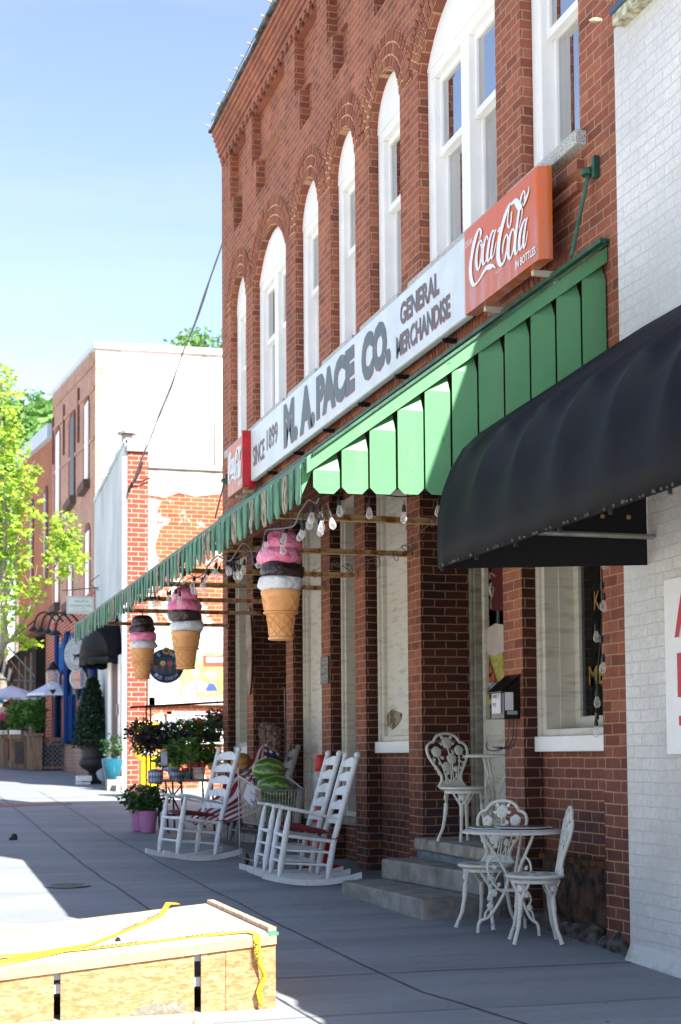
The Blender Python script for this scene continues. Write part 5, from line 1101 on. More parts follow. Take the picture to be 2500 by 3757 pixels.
b = MB(); b.box(-.8, -.788, yF, yBk, -.02, .09); b.prism([(1.868,yF+.012,-.02),(1.868,yBk,-.02),(1.868,yBk,.30),(1.868,yF+.012,.30)], (-.012,0,0)); b.box(-.8,1.86,yBk-.012,yBk,-.02,.10); build(b, 'side_boards', M['osb'], CR)
b = MB(); b.prism([(-.8,yF-.012,zt(-.8)-.044),(1.87,yF-.012,zt(1.87)-.044),(1.87,yF-.012,zt(1.87)),(-.8,yF-.012,zt(-.8))], (0,.022,0)); build(b, 'front_rail', mat('sawn_edge', S(186,152,112), .7, var=.1, scale=20), CR)
b = MB(); n = 30; vs = []; 
for k in range(n+1):
    x = -.8+2.68*k/n; ex = random.uniform(-.012,.012); zz_ = zt(x)
    vs += [(x,yF-.010,zz_+.001),(x,yBk+ex,zz_+.001+.0*x),(x,yF-.010,zz_+.013),(x,yBk+ex,zz_+.013)]
fs = []
for k in range(n): o = 4*k; fs += [(o+2,o+6,o+7,o+3),(o,o+1,o+5,o+4),(o,o+4,o+6,o+2),(o+1,o+3,o+7,o+5)]
fs += [(0,2,3,1),(4*n,4*n+1,4*n+3,4*n+2)]; b.add(vs, fs); build(b, 'lid', M['ply'], CR)
b = MB(); b.prism([(1.845,yF+.05,zt(1.85)+.014),(1.885,yF+.05,zt(1.85)+.014),(1.885,yBk,zt(1.85)+.014),(1.845,yBk,zt(1.85)+.014)], (0,0,.02)); build(b, 'edge_strip', mat('torn_board_edge', S(196,166,140), .8, var=.25, scale=25, bmp=.4), CR)
b = MB(); b.box(1.83,1.882,yF-.0135,yF+.05,zt(1.87)-.001,zt(1.87)+.0145); build(b, 'green_corner', mat('green_board_edge', S(70,132,110), .7), CR)
for a, c in gaps:
    b = MB(); b.box(a-.02, c+.02, yF+.05, yF+.09, .10, .145); b.box(a-.02,c+.02,yF+.05,yF+.09,zt(a)-.085,zt(a)-.046); build(b, 'inner_batten', M['white'], CR)
b = MB(); b.prism([(1.13,yF-.0015,-.015),(1.40,yF-.0015,-.015),(1.42,yF-.0015,.015),(1.38,yF-.0015,.035),(1.27,yF-.0015,.04),(1.18,yF-.0015,.022)], (0,.002,0)); build(b, 'mud_stain', mat('dried_mud', S(130,124,110), .95, var=.2, scale=30, bmp=.5), CR)
b = MB(); b.box(-.79,1.86,yF+.15,yF+.16,-.02,zt(-.8)-.05); build(b, 'dark_liner', M['dark'], CR)
kn = MB(); kn.lathe([(0,0),(.016,0),(.013,.012),(.006,.02),(0,.022)], (1.135,7.82,zt(1.135)+.013), 8); build(kn, 'bolt_head', M['black'], CR)
TAPE = mat('yellow_caution_tape', S(222,184,44), .35, var=.05, scale=6, bmp=.1); TB = mat('tape_print', S(26,24,20), .5, bmp=0)
def tape(name, lab, pts, w_, txts):
    t = thing(name, lab, 'tape', tuple(pts[0][0])); b = MB(); P = []
    for p, wv in pts: P.append((Vector(p), Vector(wv)))
    q = []
    for i in range(len(P)-1):
        for k in range(8): s_ = k/8; q.append((P[i][0].lerp(P[i+1][0], s_), P[i][1].lerp(P[i+1][1], s_)))
    q.append(P[-1]); n = len(q)
    b.add([p-v*w_ for p, v in q]+[p+v*w_ for p, v in q], [(i,i+1,n+i+1,n+i) for i in range(n-1)]); o = build(b, 'strip', TAPE, t, smooth=True)
    so = o.modifiers.new('thickness', 'SOLIDIFY'); so.thickness = .0006
    for s_, org, xd, yd, nd, w2, h2 in txts: text(s_, TB, t, 'lettering', org, xd, yd, nd, w=w2, h=h2, off=.02, th=.002)
    return t
zl = lambda x: zt(x)+.018
tape('caution_tape', 'yellow caution tape running straight along the crate lid and down its corner',
  [((-.6,7.70,zl(-.6)),(0,1,.3)),((.55,7.70,zl(.55)+.01),(0,1,.25)),((1.0,7.62,zl(1.0)+.004),(0,1,.1)),((1.5,7.58,zl(1.5)),(0,1,.1)),((1.74,7.50,zl(1.74)+.004),(.3,.9,.1)),((1.765,7.385,zl(1.76)+.002),(.9,.2,0)),((1.77,7.372,.24),(.9,-.1,0)),((1.80,7.36,.15),(.5,-.6,0)),((1.775,7.37,.07),(.8,.3,0)),((1.785,7.36,.0),(.6,-.5,0))], .019,
  [('CAUTION', (1.745,7.366,.33), (.05,-.02,-1), (1,-.05,0), (0,-1,0), .11, .026), ('CAUTION', (1.40,7.565,zl(1.4)+.004), (1,-.02,.085), (0,1,.08), (0,0,1), .24, .026), ('CAUTION', (.98,7.60,zl(.98)+.006), (1,-.02,.085), (0,1,.08), (0,0,1), .22, .026)])
tape('caution_tape', 'second strip of yellow caution tape crossing the crate lid diagonally',
  [((.40,7.42,zl(.4)+.004),(-.3,.9,.3)),((.60,7.50,zl(.6)+.012),(-.3,.9,.6)),((.80,7.62,zl(.8)+.012),(-.3,.9,.5)),((1.0,7.80,zl(1.0)+.002),(-.4,.9,0)),((1.25,8.2,zl(1.25)),(-.5,.8,0)),((1.5,8.65,zl(1.5)),(-.5,.8,0)),((1.60,8.95,zl(1.6)+.03),(-.6,.6,.3)),((1.68,9.05,zl(1.68)+.01),(-.5,.6,.2))], .020,
  [('CAUTION', (1.20,8.14,zl(1.2)+.003), (.5,.83,.04), (-.83,.5,0), (0,0,1), .28, .028), ('CAUTION', (1.40,8.5,zl(1.4)+.003), (.47,.86,.04), (-.86,.47,0), (0,0,1), .26, .028)])
# ================= FOLIAGE TOOLS =================
def leafmat(name, cols, rough=.55, trans=.3):
    mt, nt, bs = NT(name); g_ = nt.nodes.new('ShaderNodeNewGeometry'); n = len(cols)
    c = ramp(nt, g_.outputs['Random Per Island'], [(i/max(1,n-1), k) for i, k in enumerate(cols)]); nt.links.new(c, bs.inputs['Base Color']); bs.inputs['Roughness'].default_value = rough
    if trans:
        td = nt.nodes.new('ShaderNodeBsdfTranslucent'); nt.links.new(c, td.inputs[0]); mx = nt.nodes.new('ShaderNodeMixShader'); mx.inputs[0].default_value = trans
        nt.links.new(bs.outputs[0], mx.inputs[1]); nt.links.new(td.outputs[0], mx.inputs[2]); nt.links.new(mx.outputs[0], nt.nodes['Material Output'].inputs[0])
    return mt
G1 = leafmat('dark_leaves', [S(30,60,26), S(48,86,36), S(62,100,44)]); G2 = leafmat('mid_leaves', [S(50,92,34), S(76,120,44), S(98,140,58)]); G3 = leafmat('maple_leaves', [S(104,146,36), S(146,178,48), S(182,200,72)], trans=.5)
G4 = leafmat('conifer_needles', [S(20,44,30), S(34,62,38)], trans=.1); GH = leafmat('hill_leaves', [S(60,104,40), S(96,140,58), S(120,158,78)])
PUR = leafmat('purple_petals', [S(66,34,110), S(84,44,134)]); MAR = leafmat('maroon_petals', [S(64,14,46), S(90,20,60)]); REDP = leafmat('red_petals', [S(180,22,30), S(200,60,30)]); WHP = leafmat('white_petals', [S(220,210,200), S(200,120,60)])
def rv(): 
    while True:
        v = Vector((random.uniform(-1,1), random.uniform(-1,1), random.uniform(-1,1)))
        if .05 < v.length < 1: return v
def leaves(b, c, r, n, s, droop=0, shell=.0, aspect=1.9):
    c = Vector(c)
    for _ in range(n):
        v = rv(); 
        if shell and v.length < shell: v = v.normalized()*random.uniform(shell, 1)
        p = c+Vector((v.x*r[0], v.y*r[1], v.z*r[2])); a = rv().normalized(); a.z = a.z*.5-droop; a.normalize(); w = a.cross(rv()).normalized(); L_ = s*random.uniform(.7,1.3); W2 = L_/aspect
        b.add([p, p+a*L_*.5+w*W2*.5, p+a*L_, p+a*L_*.5-w*W2*.5], [(0,1,2,3)])
    return b
def plant(name, lab, cat, base, r, h, n, s, mt, flowers=None, nf=0, fs=.03, stems=True, droop=0, group=None):
    t = thing(name, lab, cat, base, 0, group); B = Vector(base)
    if stems:
        st = MB()
        for k in range(7): a = random.uniform(0, 6.28); q = random.uniform(.2,.8); st.tube([B, B+Vector((r[0]*q*.4*math.cos(a), r[1]*q*.4*math.sin(a), h*.5)), B+Vector((r[0]*q*math.cos(a), r[1]*q*math.sin(a), h*.95))], .006, 4)
        build(st, 'stems', M['stem'], t)
    b = leaves(MB(), B+Vector((0,0,h*.62)), (r[0], r[1], h*.5), n, s, droop); build(b, 'foliage', mt, t)
    if flowers: b = leaves(MB(), B+Vector((0,0,h*.66)), (r[0]*1.05, r[1]*1.05, h*.55), nf, fs, 0, .6, 1.1); build(b, 'flowers', flowers, t)
    return t
M['stem'] = mat('stem_bark', S(90,84,60), .8, var=.2)
def tree(name, lab, base, H, crown, tr_=.12, n=4000, s=.12, mt=G2, group=None, lean=(0,0), seed=1, puffs=14):
    rnd = random.Random(seed); t = thing(name, lab, 'tree', base, 0, group); B = Vector(base); top = B+Vector((lean[0], lean[1], H*.7)); b = MB(); b.tube([B, B.lerp(top,.5)+Vector((.05,0,0)), top], [tr_, tr_*.75, tr_*.4], 8)
    cc = B+Vector((lean[0], lean[1], H-crown[2])); cl = []
    for k in range(puffs):
        a = rnd.uniform(0, 6.28); q = rnd.uniform(.35,.9); z = rnd.uniform(-.8,.85); rr = math.sqrt(max(.1,1-z*z))*q
        p = cc+Vector((crown[0]*rr*math.cos(a), crown[1]*rr*math.sin(a), crown[2]*z)); cl.append(p); b.tube([B.lerp(top, rnd.uniform(.45,.95)), p], [tr_*.3, tr_*.08], 5)
    build(b, 'trunk', M['bark'], t, smooth=True); f = MB()
    for p in cl: q = rnd.uniform(.28,.5); leaves(f, p, (crown[0]*q, crown[1]*q, crown[2]*q*.8), n//puffs, s, .2)
    build(f, 'crown', mt, t); return t
M['bark'] = mat('tree_bark', S(140,130,116), .9, var=.25, scale=14, bmp=.5)
# ================= POTTED PLANTS BY THE STORE =================
pinkm = mat('pink_plastic_pot', S(196,128,176), .4, var=.04, bmp=0)
for k, (u, lab) in enumerate(((322,'pink pot with green leafy plant, left of the pair by the produce table'), (341,'pink pot with green leafy plant, right of the pair by the produce table'))):
    p = onX(u, 1893, 3.0+.09*k); y = 19.2-.25*k; p = onY(u, 1895, y); base = (p.x, p.y, gz(p.y)+.005); t = thing('flower_pot', lab, 'potted plant', base); b = MB(); b.lathe([(.085,0),(.09,.01),(.125,.26),(.13,.27),(.12,.275),(.115,.26)], (0,0,0), 24); build(b, 'pot', pinkm, t, smooth=True, local=True)
    f = MB(); leaves(f, Vector(base)+Vector((0,0,.42)), (.26,.24,.17), 420, .075, .1); build(f, 'foliage', G1, t); f = MB(); leaves(f, Vector(base)+Vector((-.05,-.05,.5)), (.2,.2,.1), 30, .06); build(f, 'pale_leaves', WHP if k else G2, t)
# folding produce table
YT = 18.9; tb = thing('produce_table', 'grey folding produce table with gingham cloth at the store corner', 'table', (3.75,YT,gz(YT))); b = MB(); b.box(3.22,4.15,YT-.05,YT+.75,.915,.945); build(b, 'table_top', mat('grey_plastic_table', S(120,124,120), .5), tb, bevel=.008)
b = MB()
for x in (3.35,3.55,3.95):
    for yy_ in (.02,.65): b = MB(); b.tube([(x,YT+yy_,.915),(x+.03,YT+yy_,gz(YT))], .013, 6); build(b, 'leg', M['black'], tb)
b = MB()
b.tube([(3.35,YT+.02,.5),(3.95,YT+.02,.5)], .012, 6); b.tube(cat_([(3.38,YT+.02,.85),(3.55,YT+.01,.5),(3.62,YT,.42),(3.8,YT,.4)]), .01, 6); b.tube([(3.2,YT+.02,.45),(3.56,YT+.02,.88)], .01, 6); build(b, 'cross_brace', M['black'], tb)
def gingham():
    mt, nt, bs = NT('gingham_cloth'); g_ = nt.nodes.new('ShaderNodeNewGeometry'); mp = nt.nodes.new('ShaderNodeMapping'); mp.inputs['Scale'].default_value = (1,1,1); nt.links.new(g_.outputs['Position'], mp.inputs[0]); w1 = nt.nodes.new('ShaderNodeTexWave'); w1.inputs['Scale'].default_value = 9; w1.bands_direction = 'X'; w2 = nt.nodes.new('ShaderNodeTexWave'); w2.inputs['Scale'].default_value = 4; w2.bands_direction = 'Z'
    nt.links.new(mp.outputs[0], w1.inputs[0]); nt.links.new(mp.outputs[0], w2.inputs[0]); c = mixc(nt, ramp(nt, w1.outputs[0], [(.45,0),(.55,.6)]), S(200,210,218), S(84,110,150)); c = mixc(nt, ramp(nt, w2.outputs[0], [(.45,0),(.55,.6)]), c, S(50,66,96)); nt.links.new(c, bs.inputs['Base Color']); bs.inputs['Roughness'].default_value = .9; return mt
GG = gingham(); cl = thing('table_cloth', 'blue and white gingham cloth hanging off the produce table', 'cloth', (3.4,YT-.06,.9))
for pts in ([(340,1774),(353,1769),(376,1772),(376,1790),(372,1806),(356,1804),(341,1803)], [(372,1771),(384,1764),(400,1768),(429,1777),(424,1792),(416,1806),(404,1796),(392,1786),(386,1776)]):
    b = MB(); P = [onY(u, v, YT-.08-.02*(i%2)) for i, (u, v) in enumerate(pts)]; c = sum(P, Vector())/len(P)+Vector((0,-.04,0)); n = len(P); b.add(P+[c], [(i,(i+1)%n,n) for i in range(n)]); o = build(b, 'drape', GG, cl, smooth=True); sf = o.modifiers.new('t','SOLIDIFY'); sf.thickness = .004
bw = mat('white_slatted_basket', S(222,220,214), .6, bmp=0); rb = mat('red_band', S(178,40,36), .5, bmp=0); tom = mat('tomato', S(180,48,30), .35, var=.15)
for k, (u0, u1, fruit, lab) in enumerate(((392,417,0,'white slatted basket of corn at the left of the produce table'),(438,477,1,'white slatted basket of red tomatoes in the middle of the produce table'),(490,514,0,'white slatted basket at the right behind the rocking chair back'))):
    a, c = onY(u0,1780,YT+.12), onY(u1,1780,YT+.12); w2 = (c.x-a.x)/2; cx = (a.x+c.x)/2; z0, z1 = .948, 1.10; t = thing('fruit_basket', lab, 'basket', (cx,YT+.25,z0), 0, 'slatted baskets on the produce table'); b = MB()
    for z in (z0, z1-.012, (z0+z1)/2): b.tube([(cx+(w2*(.85+.15*(z-z0)/.15))*math.cos(q*math.pi/10), YT+.25+.13*math.sin(q*math.pi/10), z) for q in range(21)], .006, 4)
    for q in range(24): an = 2*math.pi*q/24; b.prism([(cx+w2*.85*math.cos(an-.08),YT+.25+.11*math.sin(an-.08),z0),(cx+w2*.85*math.cos(an+.08),YT+.25+.11*math.sin(an+.08),z0),(cx+w2*math.cos(an+.08),YT+.25+.13*math.sin(an+.08),z1),(cx+w2*math.cos(an-.08),YT+.25+.13*math.sin(an-.08),z1)], (.002,.002,0))
    build(b, 'slats', bw, t); b = MB(); b.box(cx-w2*1.02,cx-w2*.7,YT+.13,YT+.137,z0,z1); build(b, 'red_band', rb, t)
    b = MB()
    for q in range(9): 
        rr = .035; b.ball((cx+random.uniform(-.7,.7)*w2, YT+.25+random.uniform(-.07,.07), z1+random.uniform(-.02,.03)), rr, 10, 7)
    build(b, 'fruit', tom if fruit else mat('corn_husk%d' % k, S(150,160,70), .6), t, smooth=True)
for k, (u, v, lab) in enumerate(((430,1770,'small teal punnet of red and green produce between the baskets'),)):
    p = onY(u, v, YT+.08); t = thing('punnet', lab, 'punnet', tuple(p)); b = MB(); b.lathe([(.05,.0),(.07,.09),(.066,.09),(.05,.01)], (p.x,p.y,.948), 12); build(b, 'tub', mat('teal_paper', S(96,150,140), .7), t); b = MB()
    for q in range(6): b.ball((p.x+random.uniform(-.04,.04), p.y+random.uniform(-.03,.03), 1.04+random.uniform(0,.03)), .03, 8, 6)
    build(b, 'fruit', tom, t, smooth=True)
# leafy vegetables behind the baskets
hb = thing('leafy_greens', 'mass of tall leafy greens and corn stalks standing on the produce table', 'vegetables', (3.8,YT+.45,.95)); b = MB()
for u, v, r in ((392,1740,.16),(410,1730,.2),(430,1725,.2),(450,1728,.2),(468,1732,.18),(385,1752,.1),(482,1735,.15)): p = onY(u, v, YT+.45); leaves(b, p, (r,r*.7,r*.95), 240, .11, .3, aspect=4)
build(b, 'foliage', G2, hb); b = MB()
for k in range(16): u = random.uniform(398,462); p = onY(u, 1760, YT+.35); q = onY(u+random.uniform(-10,16), 1705+random.uniform(0,20), YT+.35); b.tube([p, p.lerp(q,.5), q], [.018,.022,.006], 6)
build(b, 'stalks', mat('corn_stalk', S(104,132,62), .6), hb, smooth=True)
# price tag cards
for u, v, lab in ((512,1770,'small white price card on the produce table behind the chair back'), (378,1745,'small white price card hanging below the purple flowers')):
    p = onY(u, v, YT+.02); b = MB(); b.box(p.x-.04,p.x+.04,p.y-.002,p.y+.002,p.z-.09,p.z+.09); tag(build(b, 'price_card', mat('card_%d' % u, S(190,196,215), .8, bmp=0)), lab, 'price card')
# flower rack with hanging baskets
YR = 20.6; rk_ = thing('flower_rack', 'dark metal plant rack rail in front of the mural', 'rack', (4.2,YR,gz(YR))); b = MB(); a, c = onY(300,1628,YR), onY(560,1613,YR); b.tube([a,c], .016, 7)
for u in (337,347): q = onY(u,1623,YR); b.tube([q, (q.x,YR,gz(YR))], .012, 6)
build(b, 'rail', M['black'], rk_, smooth=True)
def hangbasket(u, v, Y_, r, lab, fm, nf, gm=G1, drop=0, n=500, nm='hanging_basket'):
    p = onY(u, v, Y_); t = thing(nm, lab, 'flower basket', tuple(p)); b = MB(); b.lathe([(.08,-.14),(.13,-.02),(.135,0),(.12,0)], tuple(p), 16); b.tube([p+Vector((0,0,0)), p+Vector((0,0,.3))], .004, 4); build(b, 'pot', M['plug'], t, smooth=True)
    b = MB(); leaves(b, p+Vector((0,0,.05)), (r,r*.8,r*.6), n, .06, .2)
    if drop: leaves(b, p+Vector((0,0,-.15)), (r*.7,r*.6,drop), n//2, .05, .5)
    build(b, 'foliage', gm, t); b = MB(); leaves(b, p+Vector((0,0,.06)), (r*1.15,r,r*.75), nf, .055, 0, .5, 1.1)
    if drop: leaves(b, p+Vector((0,-.05,-.15)), (r*.8,r*.7,drop), nf//2, .05, 0, .3, 1.1)
    build(b, 'flowers', fm, t); return t
hangbasket(330,1692,20.3,.24,'hanging basket of maroon petunias at the far left of the rack', MAR, 170, drop=.12)
hangbasket(372,1700,20.3,.26,'hanging basket of trailing purple petunias left of the vegetables', PUR, 110, drop=.25)
hangbasket(412,1690,20.5,.28,'hanging basket of orange and purple flowers above the left fruit basket', PUR, 50, gm=G2)
hangbasket(452,1688,20.5,.28,'hanging basket with a few orange flowers above the tomatoes', REDP, 26, gm=G2)
hangbasket(490,1685,20.4,.30,'hanging basket of dark leaves next to the store corner', REDP, 16)
hangbasket(501,1655,20.9,.17,'red geranium basket highest beside the store corner', REDP, 90, n=200)
t = thing('wildflower_tray', 'thin stemmed pale wildflowers sticking up above the flower baskets', 'flowers', tuple(onY(450,1690,20.8))); b = MB(); f = MB()
for k in range(60): p = onY(random.uniform(385,500), 1690, 20.8); q = p+Vector((random.uniform(-.04,.04), 0, random.uniform(.05,.32))); b.tube([p,q], .0022, 3); leaves(f, q, (.02,.02,.015), 3, .025, aspect=1.1)
build(b, 'stems', M['stem'], t); build(f, 'blooms', leafmat('dull_blooms', [S(110,70,70), S(170,130,110)]), t)
# newspaper box
nb = thing('newspaper_box', 'bright yellow newspaper box in front of the red brick shop', 'newspaper box', (4.5,27.3,gz(27.3))); Yb = 27.0; zg = gz(Yb)
def bx(name, u0, v0, u1, v1, m_, d=.4, yo=0, par=nb):
    a, c = onY(u0, v0, Yb), onY(u1, v1, Yb); b = MB(); b.box(a.x, c.x, Yb+yo, Yb+yo+d, min(a.z,c.z), max(a.z,c.z)); return build(b, name, m_, par, bevel=.02)
yel = mat('yellow_plastic', S(238,180,20), .4, var=.03, bmp=0)
bx('upper_cabinet', 313,1660,366,1742, yel); bx('lower_box', 326,1742,362,1822, yel, .36, .02)
a, c = onY(317,1742,Yb), onY(362,1742,Yb); b = MB(); b.prism([(a.x,Yb+.01,a.z),(c.x,Yb+.01,a.z),(c.x,Yb+.01,a.z-.08),(a.x+.09,Yb+.01,a.z-.08)], (0,.36,0)); build(b, 'shoulder', yel, nb)
bx('window_panel', 324,1722,358,1738, mat('newsprint', S(190,186,180), .6, var=.2, scale=30), .02, -.012)
# ice cream hanging sign
YS = 20.9; os_ = thing('oval_ice_cream_sign', 'oval blue ice cream sign with four painted cones hanging behind the big cones', 'sign', tuple(onY(381,1535,YS))); c0 = onY(383,1532,YS)
def ell(rx, rz, cx=0, cz=0, n=40, a0=0, a1=2*math.pi): return [(c0.x+cx+rx*math.cos(a0+(a1-a0)*k/n), YS, c0.z+cz+rz*math.sin(a0+(a1-a0)*k/n)) for k in range(n)]
blu = mat('sign_blue', S(30,58,120), .5, bmp=0); b = MB(); b.prism(ell(.255,.245), (0,.03,0)); build(b, 'board', mat('sign_edge_pale', S(170,180,200), .5, bmp=0), os_)
b = MB(); b.prism([(x,YS-.004,z) for x,_,z in ell(.245,.235)], (0,.003,0)); build(b, 'blue_field', blu, os_)
b = MB(); b.prism([(x,YS-.008,z) for x,_,z in ell(.225,.125,0,.0)], (0,.003,0)); build(b, 'painted_scene', mat('painted_sky', S(60,100,160), .5, col2=S(50,90,60), scale=7, bmp=0), os_)
for k, m_ in enumerate((mat('p_choc', S(90,54,46), .5, bmp=0), mat('p_van', S(214,196,160), .5, bmp=0), mat('p_pink', S(196,110,150), .5, bmp=0), mat('p_mint', S(130,170,130), .5, bmp=0))):
    x = c0.x-.15+.1*k; b = MB(); b.prism([(x-.03,YS-.012,c0.z+.01),(x+.03,YS-.012,c0.z+.01),(x,YS-.012,c0.z-.11)], (0,.003,0)); o = build(b, 'painted_cone', mat('p_wafer%d' % k, S(170,100,66), .5, bmp=0), os_); b = MB(); b.prism([(x+.042*math.cos(a*.52), YS-.015, c0.z+.035+.036*math.sin(a*.52)) for a in range(12)], (0,.003,0)); build(b, 'painted_scoop', m_, o)
b = MB(); b.lathe([(0,0),(.055,0),(.055,.01),(0,.01)], (0,0,0), 18)
for i, p in enumerate(b.v): b.v[i] = Vector((c0.x+p.x, YS-.005-p.z, c0.z+.21+p.y))
build(b, 'badge', mat('badge_tan', S(200,160,90), .5, bmp=0), os_); b = MB(); b.box(c0.x-.028,c0.x+.02,YS-.019,YS-.016,c0.z+.197,c0.z+.225); build(b, 'badge_picture', mat('badge_brown', S(80,50,30), .5, bmp=0), os_)
wl = mat('sign_cream_letters', S(226,226,230), .5, bmp=0)
def arct(s_, R, a_mid, inner=False, h=.05, flip=1):
    n = len(s_)
    for k, ch in enumerate(s_):
        if ch == ' ': continue
        an = a_mid + (-(k-(n-1)/2)*.23 if flip > 0 else (k-(n-1)/2)*.20)
        p = Vector((c0.x+R*math.cos(an), YS-.006, c0.z+R*.93*math.sin(an))); xd = Vector((math.sin(an)*flip, 0, -math.cos(an)*flip)); yd = Vector((math.cos(an)*flip, 0, math.sin(an)*flip))
        text(ch, wl, os_, 'lettering', p-xd*.018, xd, yd, (0,-1,0), w=.036, h=h, th=.004, off=.01)
arct('E', .172, math.radians(123), h=.05); arct('BE', .172, math.radians(62), h=.05); arct('ICE CREAM', .222, math.radians(270), h=.045, flip=-1)
b = MB(); b.tube([c0+Vector((-.12,.01,.23)), c0+Vector((-.12,.01,1.1))], .005, 4); b.tube([c0+Vector((.12,.01,.23)), c0+Vector((.12,.01,1.1))], .005, 4); build(b, 'chains', M['steel'], os_)
# oval pale plaque standing edge-on at the doorway pillar
pq = MB(); c = onX(572,1500,4.34); pq.lathe([(0,0),(.10,0),(.10,.01),(0,.01)], (0,0,0), 20)
for i, p in enumerate(pq.v): pq.v[i] = Vector((4.34+p.z, c.y+p.x*1.7, c.z+p.y*5.6))
tag(build(pq, 'shop_plaque', mat('faded_plaque', S(150,140,124), .6, col2=S(110,60,50), scale=4, bmp=0)), 'tall narrow faded sign seen edge-on behind the first ice cream cone', 'sign')
# ================= RED BRICK SHOP BEYOND THE GAP =================
BR2 = [S(150,70,44), S(186,94,60), S(170,82,54), S(196,110,72)]
M['brick2'] = brick('orange_brick', BR2, S(196,170,140), ms=.006, bh=.085, bw=.25, white=(1.6,.57,S(205,200,190))); M['brick3'] = brick('new_red_brick', [S(150,64,46), S(172,80,58), S(160,72,50)], S(200,190,176), bh=.098, bw=.29)
shp = thing('red_brick_shop', 'single storey orange brick shop with a pale painted street front beyond the store', 'building', (4.54,30.1,.4)); YW = 30.1
b = MB(); b.box(4.9, 16, YW, 34.9, 0, 7.1); b.box(4.545,4.9,YW+.2,34.9,0,7.1); build(b, 'wall', M['brick2'], shp)
b = MB(); b.box(4.55, 4.96, YW-.03, YW+.2, 0, 7.42); build(b, 'corner_pier', M['brick3'], shp)
b = MB(); b.prism([(4.96,YW-.012,6.55),(5.3,YW-.012,6.5),(5.6,YW-.012,6.62),(5.95,YW-.012,6.55),(6.6,YW-.012,6.66),(8,YW-.012,6.6),(8,YW-.012,7.1),(4.96,YW-.012,7.1)], (0,.011,0)); b.prism([(4.96,YW-.010,6.5),(5.22,YW-.010,6.45),(5.12,YW-.010,6.1),(5.2,YW-.010,5.8),(5.1,YW-.010,5.5),(5.18,YW-.010,5.2),(5.3,YW-.010,5.0),(5.12,YW-.010,4.7),(5.08,YW-.010,4.2),(5.2,YW-.010,3.9),(4.96,YW-.010,3.6)], (0,.009,0)); b.prism([(5.12,YW-.013,4.25),(5.5,YW-.013,4.35),(6.0,YW-.013,4.3),(5.9,YW-.013,4.05),(5.4,YW-.013,3.95)], (0,.012,0)); build(b, 'plaster_patch', mat('old_plaster', S(186,180,168), .9, col2=S(140,132,120), scale=3, bmp=.4), shp)
b = MB(); b.box(4.96, 12, YW-.05, YW+.25, 7.102, 7.21); b.box(4.52,4.98,YW-.08,YW+.25,7.422,7.56); build(b, 'coping', mat('grey_coping', S(140,136,134), .8), shp)
b = MB(); v_ = [(4.50,YW-.0,0),(4.50,YW+4.84,0),(4.50,YW+4.84,7.14),(4.50,YW,7.66)]; b.prism(v_, (.045,0,0)); 
for k in range(24): y = YW+.2*k; b.box(4.47,4.56,y,y+.16,7.60-.02*k,7.70-.02*k+random.uniform(-.03,.05))
fo = build(b, 'painted_street_front', mat('pale_blue_render', S(190,198,200), .8, col2=S(150,160,164), scale=1.2, lo=.4, hi=.7, stretch=(1,1,.3), bmp=.3), shp)
b = MB(); b.box(4.44,4.50,YW-.05,YW+.0,.3,7.3); build(b, 'downpipe', M['white'], shp)
b = MB(); b.lathe([(.12,0),(.12,.28),(.09,.30)], (4.62,YW+.6,7.6), 10); b.lathe([(.2,.30),(.2,.34),(.02,.42)], (4.62,YW+.6,7.6), 10); build(b, 'roof_vent', mat('galvanised_vent', S(150,146,142), .5, metal=.3), shp)
b = MB(); b.box(4.44,4.47,YW+.5,YW+1.4,.55,3.2); build(b, 'door', mat('dark_red_door', S(70,44,42), .6), shp)
b = MB(); b.box(4.42,4.5,YW+.08,YW+.44,.5,3.3); b.box(4.42,4.5,YW+1.44,YW+1.9,.5,3.4); build(b, 'door_frame', M['white'], shp)
b = MB(); p = onX(272,1632,4.42); b.box(4.39,4.42,p.y-.09,p.y+.09,p.z-.12,p.z+.10); build(b, 'intercom', mat('grey_box', S(120,126,130), .5), shp)
# dome awning of that shop
fa = thing('dome_awning', 'small black scalloped dome awning over the pale shop door', 'awning', (4.5,32,3.3)); b = MB(); ya, yb, zb, H, D = 30.5, 32.7, 3.28, .95, .72; yc, L2 = (ya+yb)/2, (yb-ya)/2; n, mm = 16, 8; vs = []
for i in range(n+1):
    a = math.pi*i/n
    for j in range(mm+1): e = math.pi/2*j/mm; vs.append((4.5-D*math.sin(a)*math.cos(e), yc-L2*math.cos(a)*math.cos(e), zb+H*math.sin(e)))
b.add(vs, [(i*(mm+1)+j,(i+1)*(mm+1)+j,(i+1)*(mm+1)+j+1,i*(mm+1)+j+1) for i in range(n) for j in range(mm)]); sc_ = []
for i in range(n*3+1):
    a = math.pi*i/(n*3); sc_ += [(4.5-D*math.sin(a), yc-L2*math.cos(a), zb), (4.5-D*math.sin(a), yc-L2*math.cos(a), zb-.12-.04*abs(math.sin(a*9)))]
b.add(sc_, [(2*i,2*i+1,2*i+3,2*i+2) for i in range(n*3)]); o = build(b, 'canopy', M['canvas'], fa, smooth=True); sf = o.modifiers.new('t','SOLIDIFY'); sf.thickness = .01
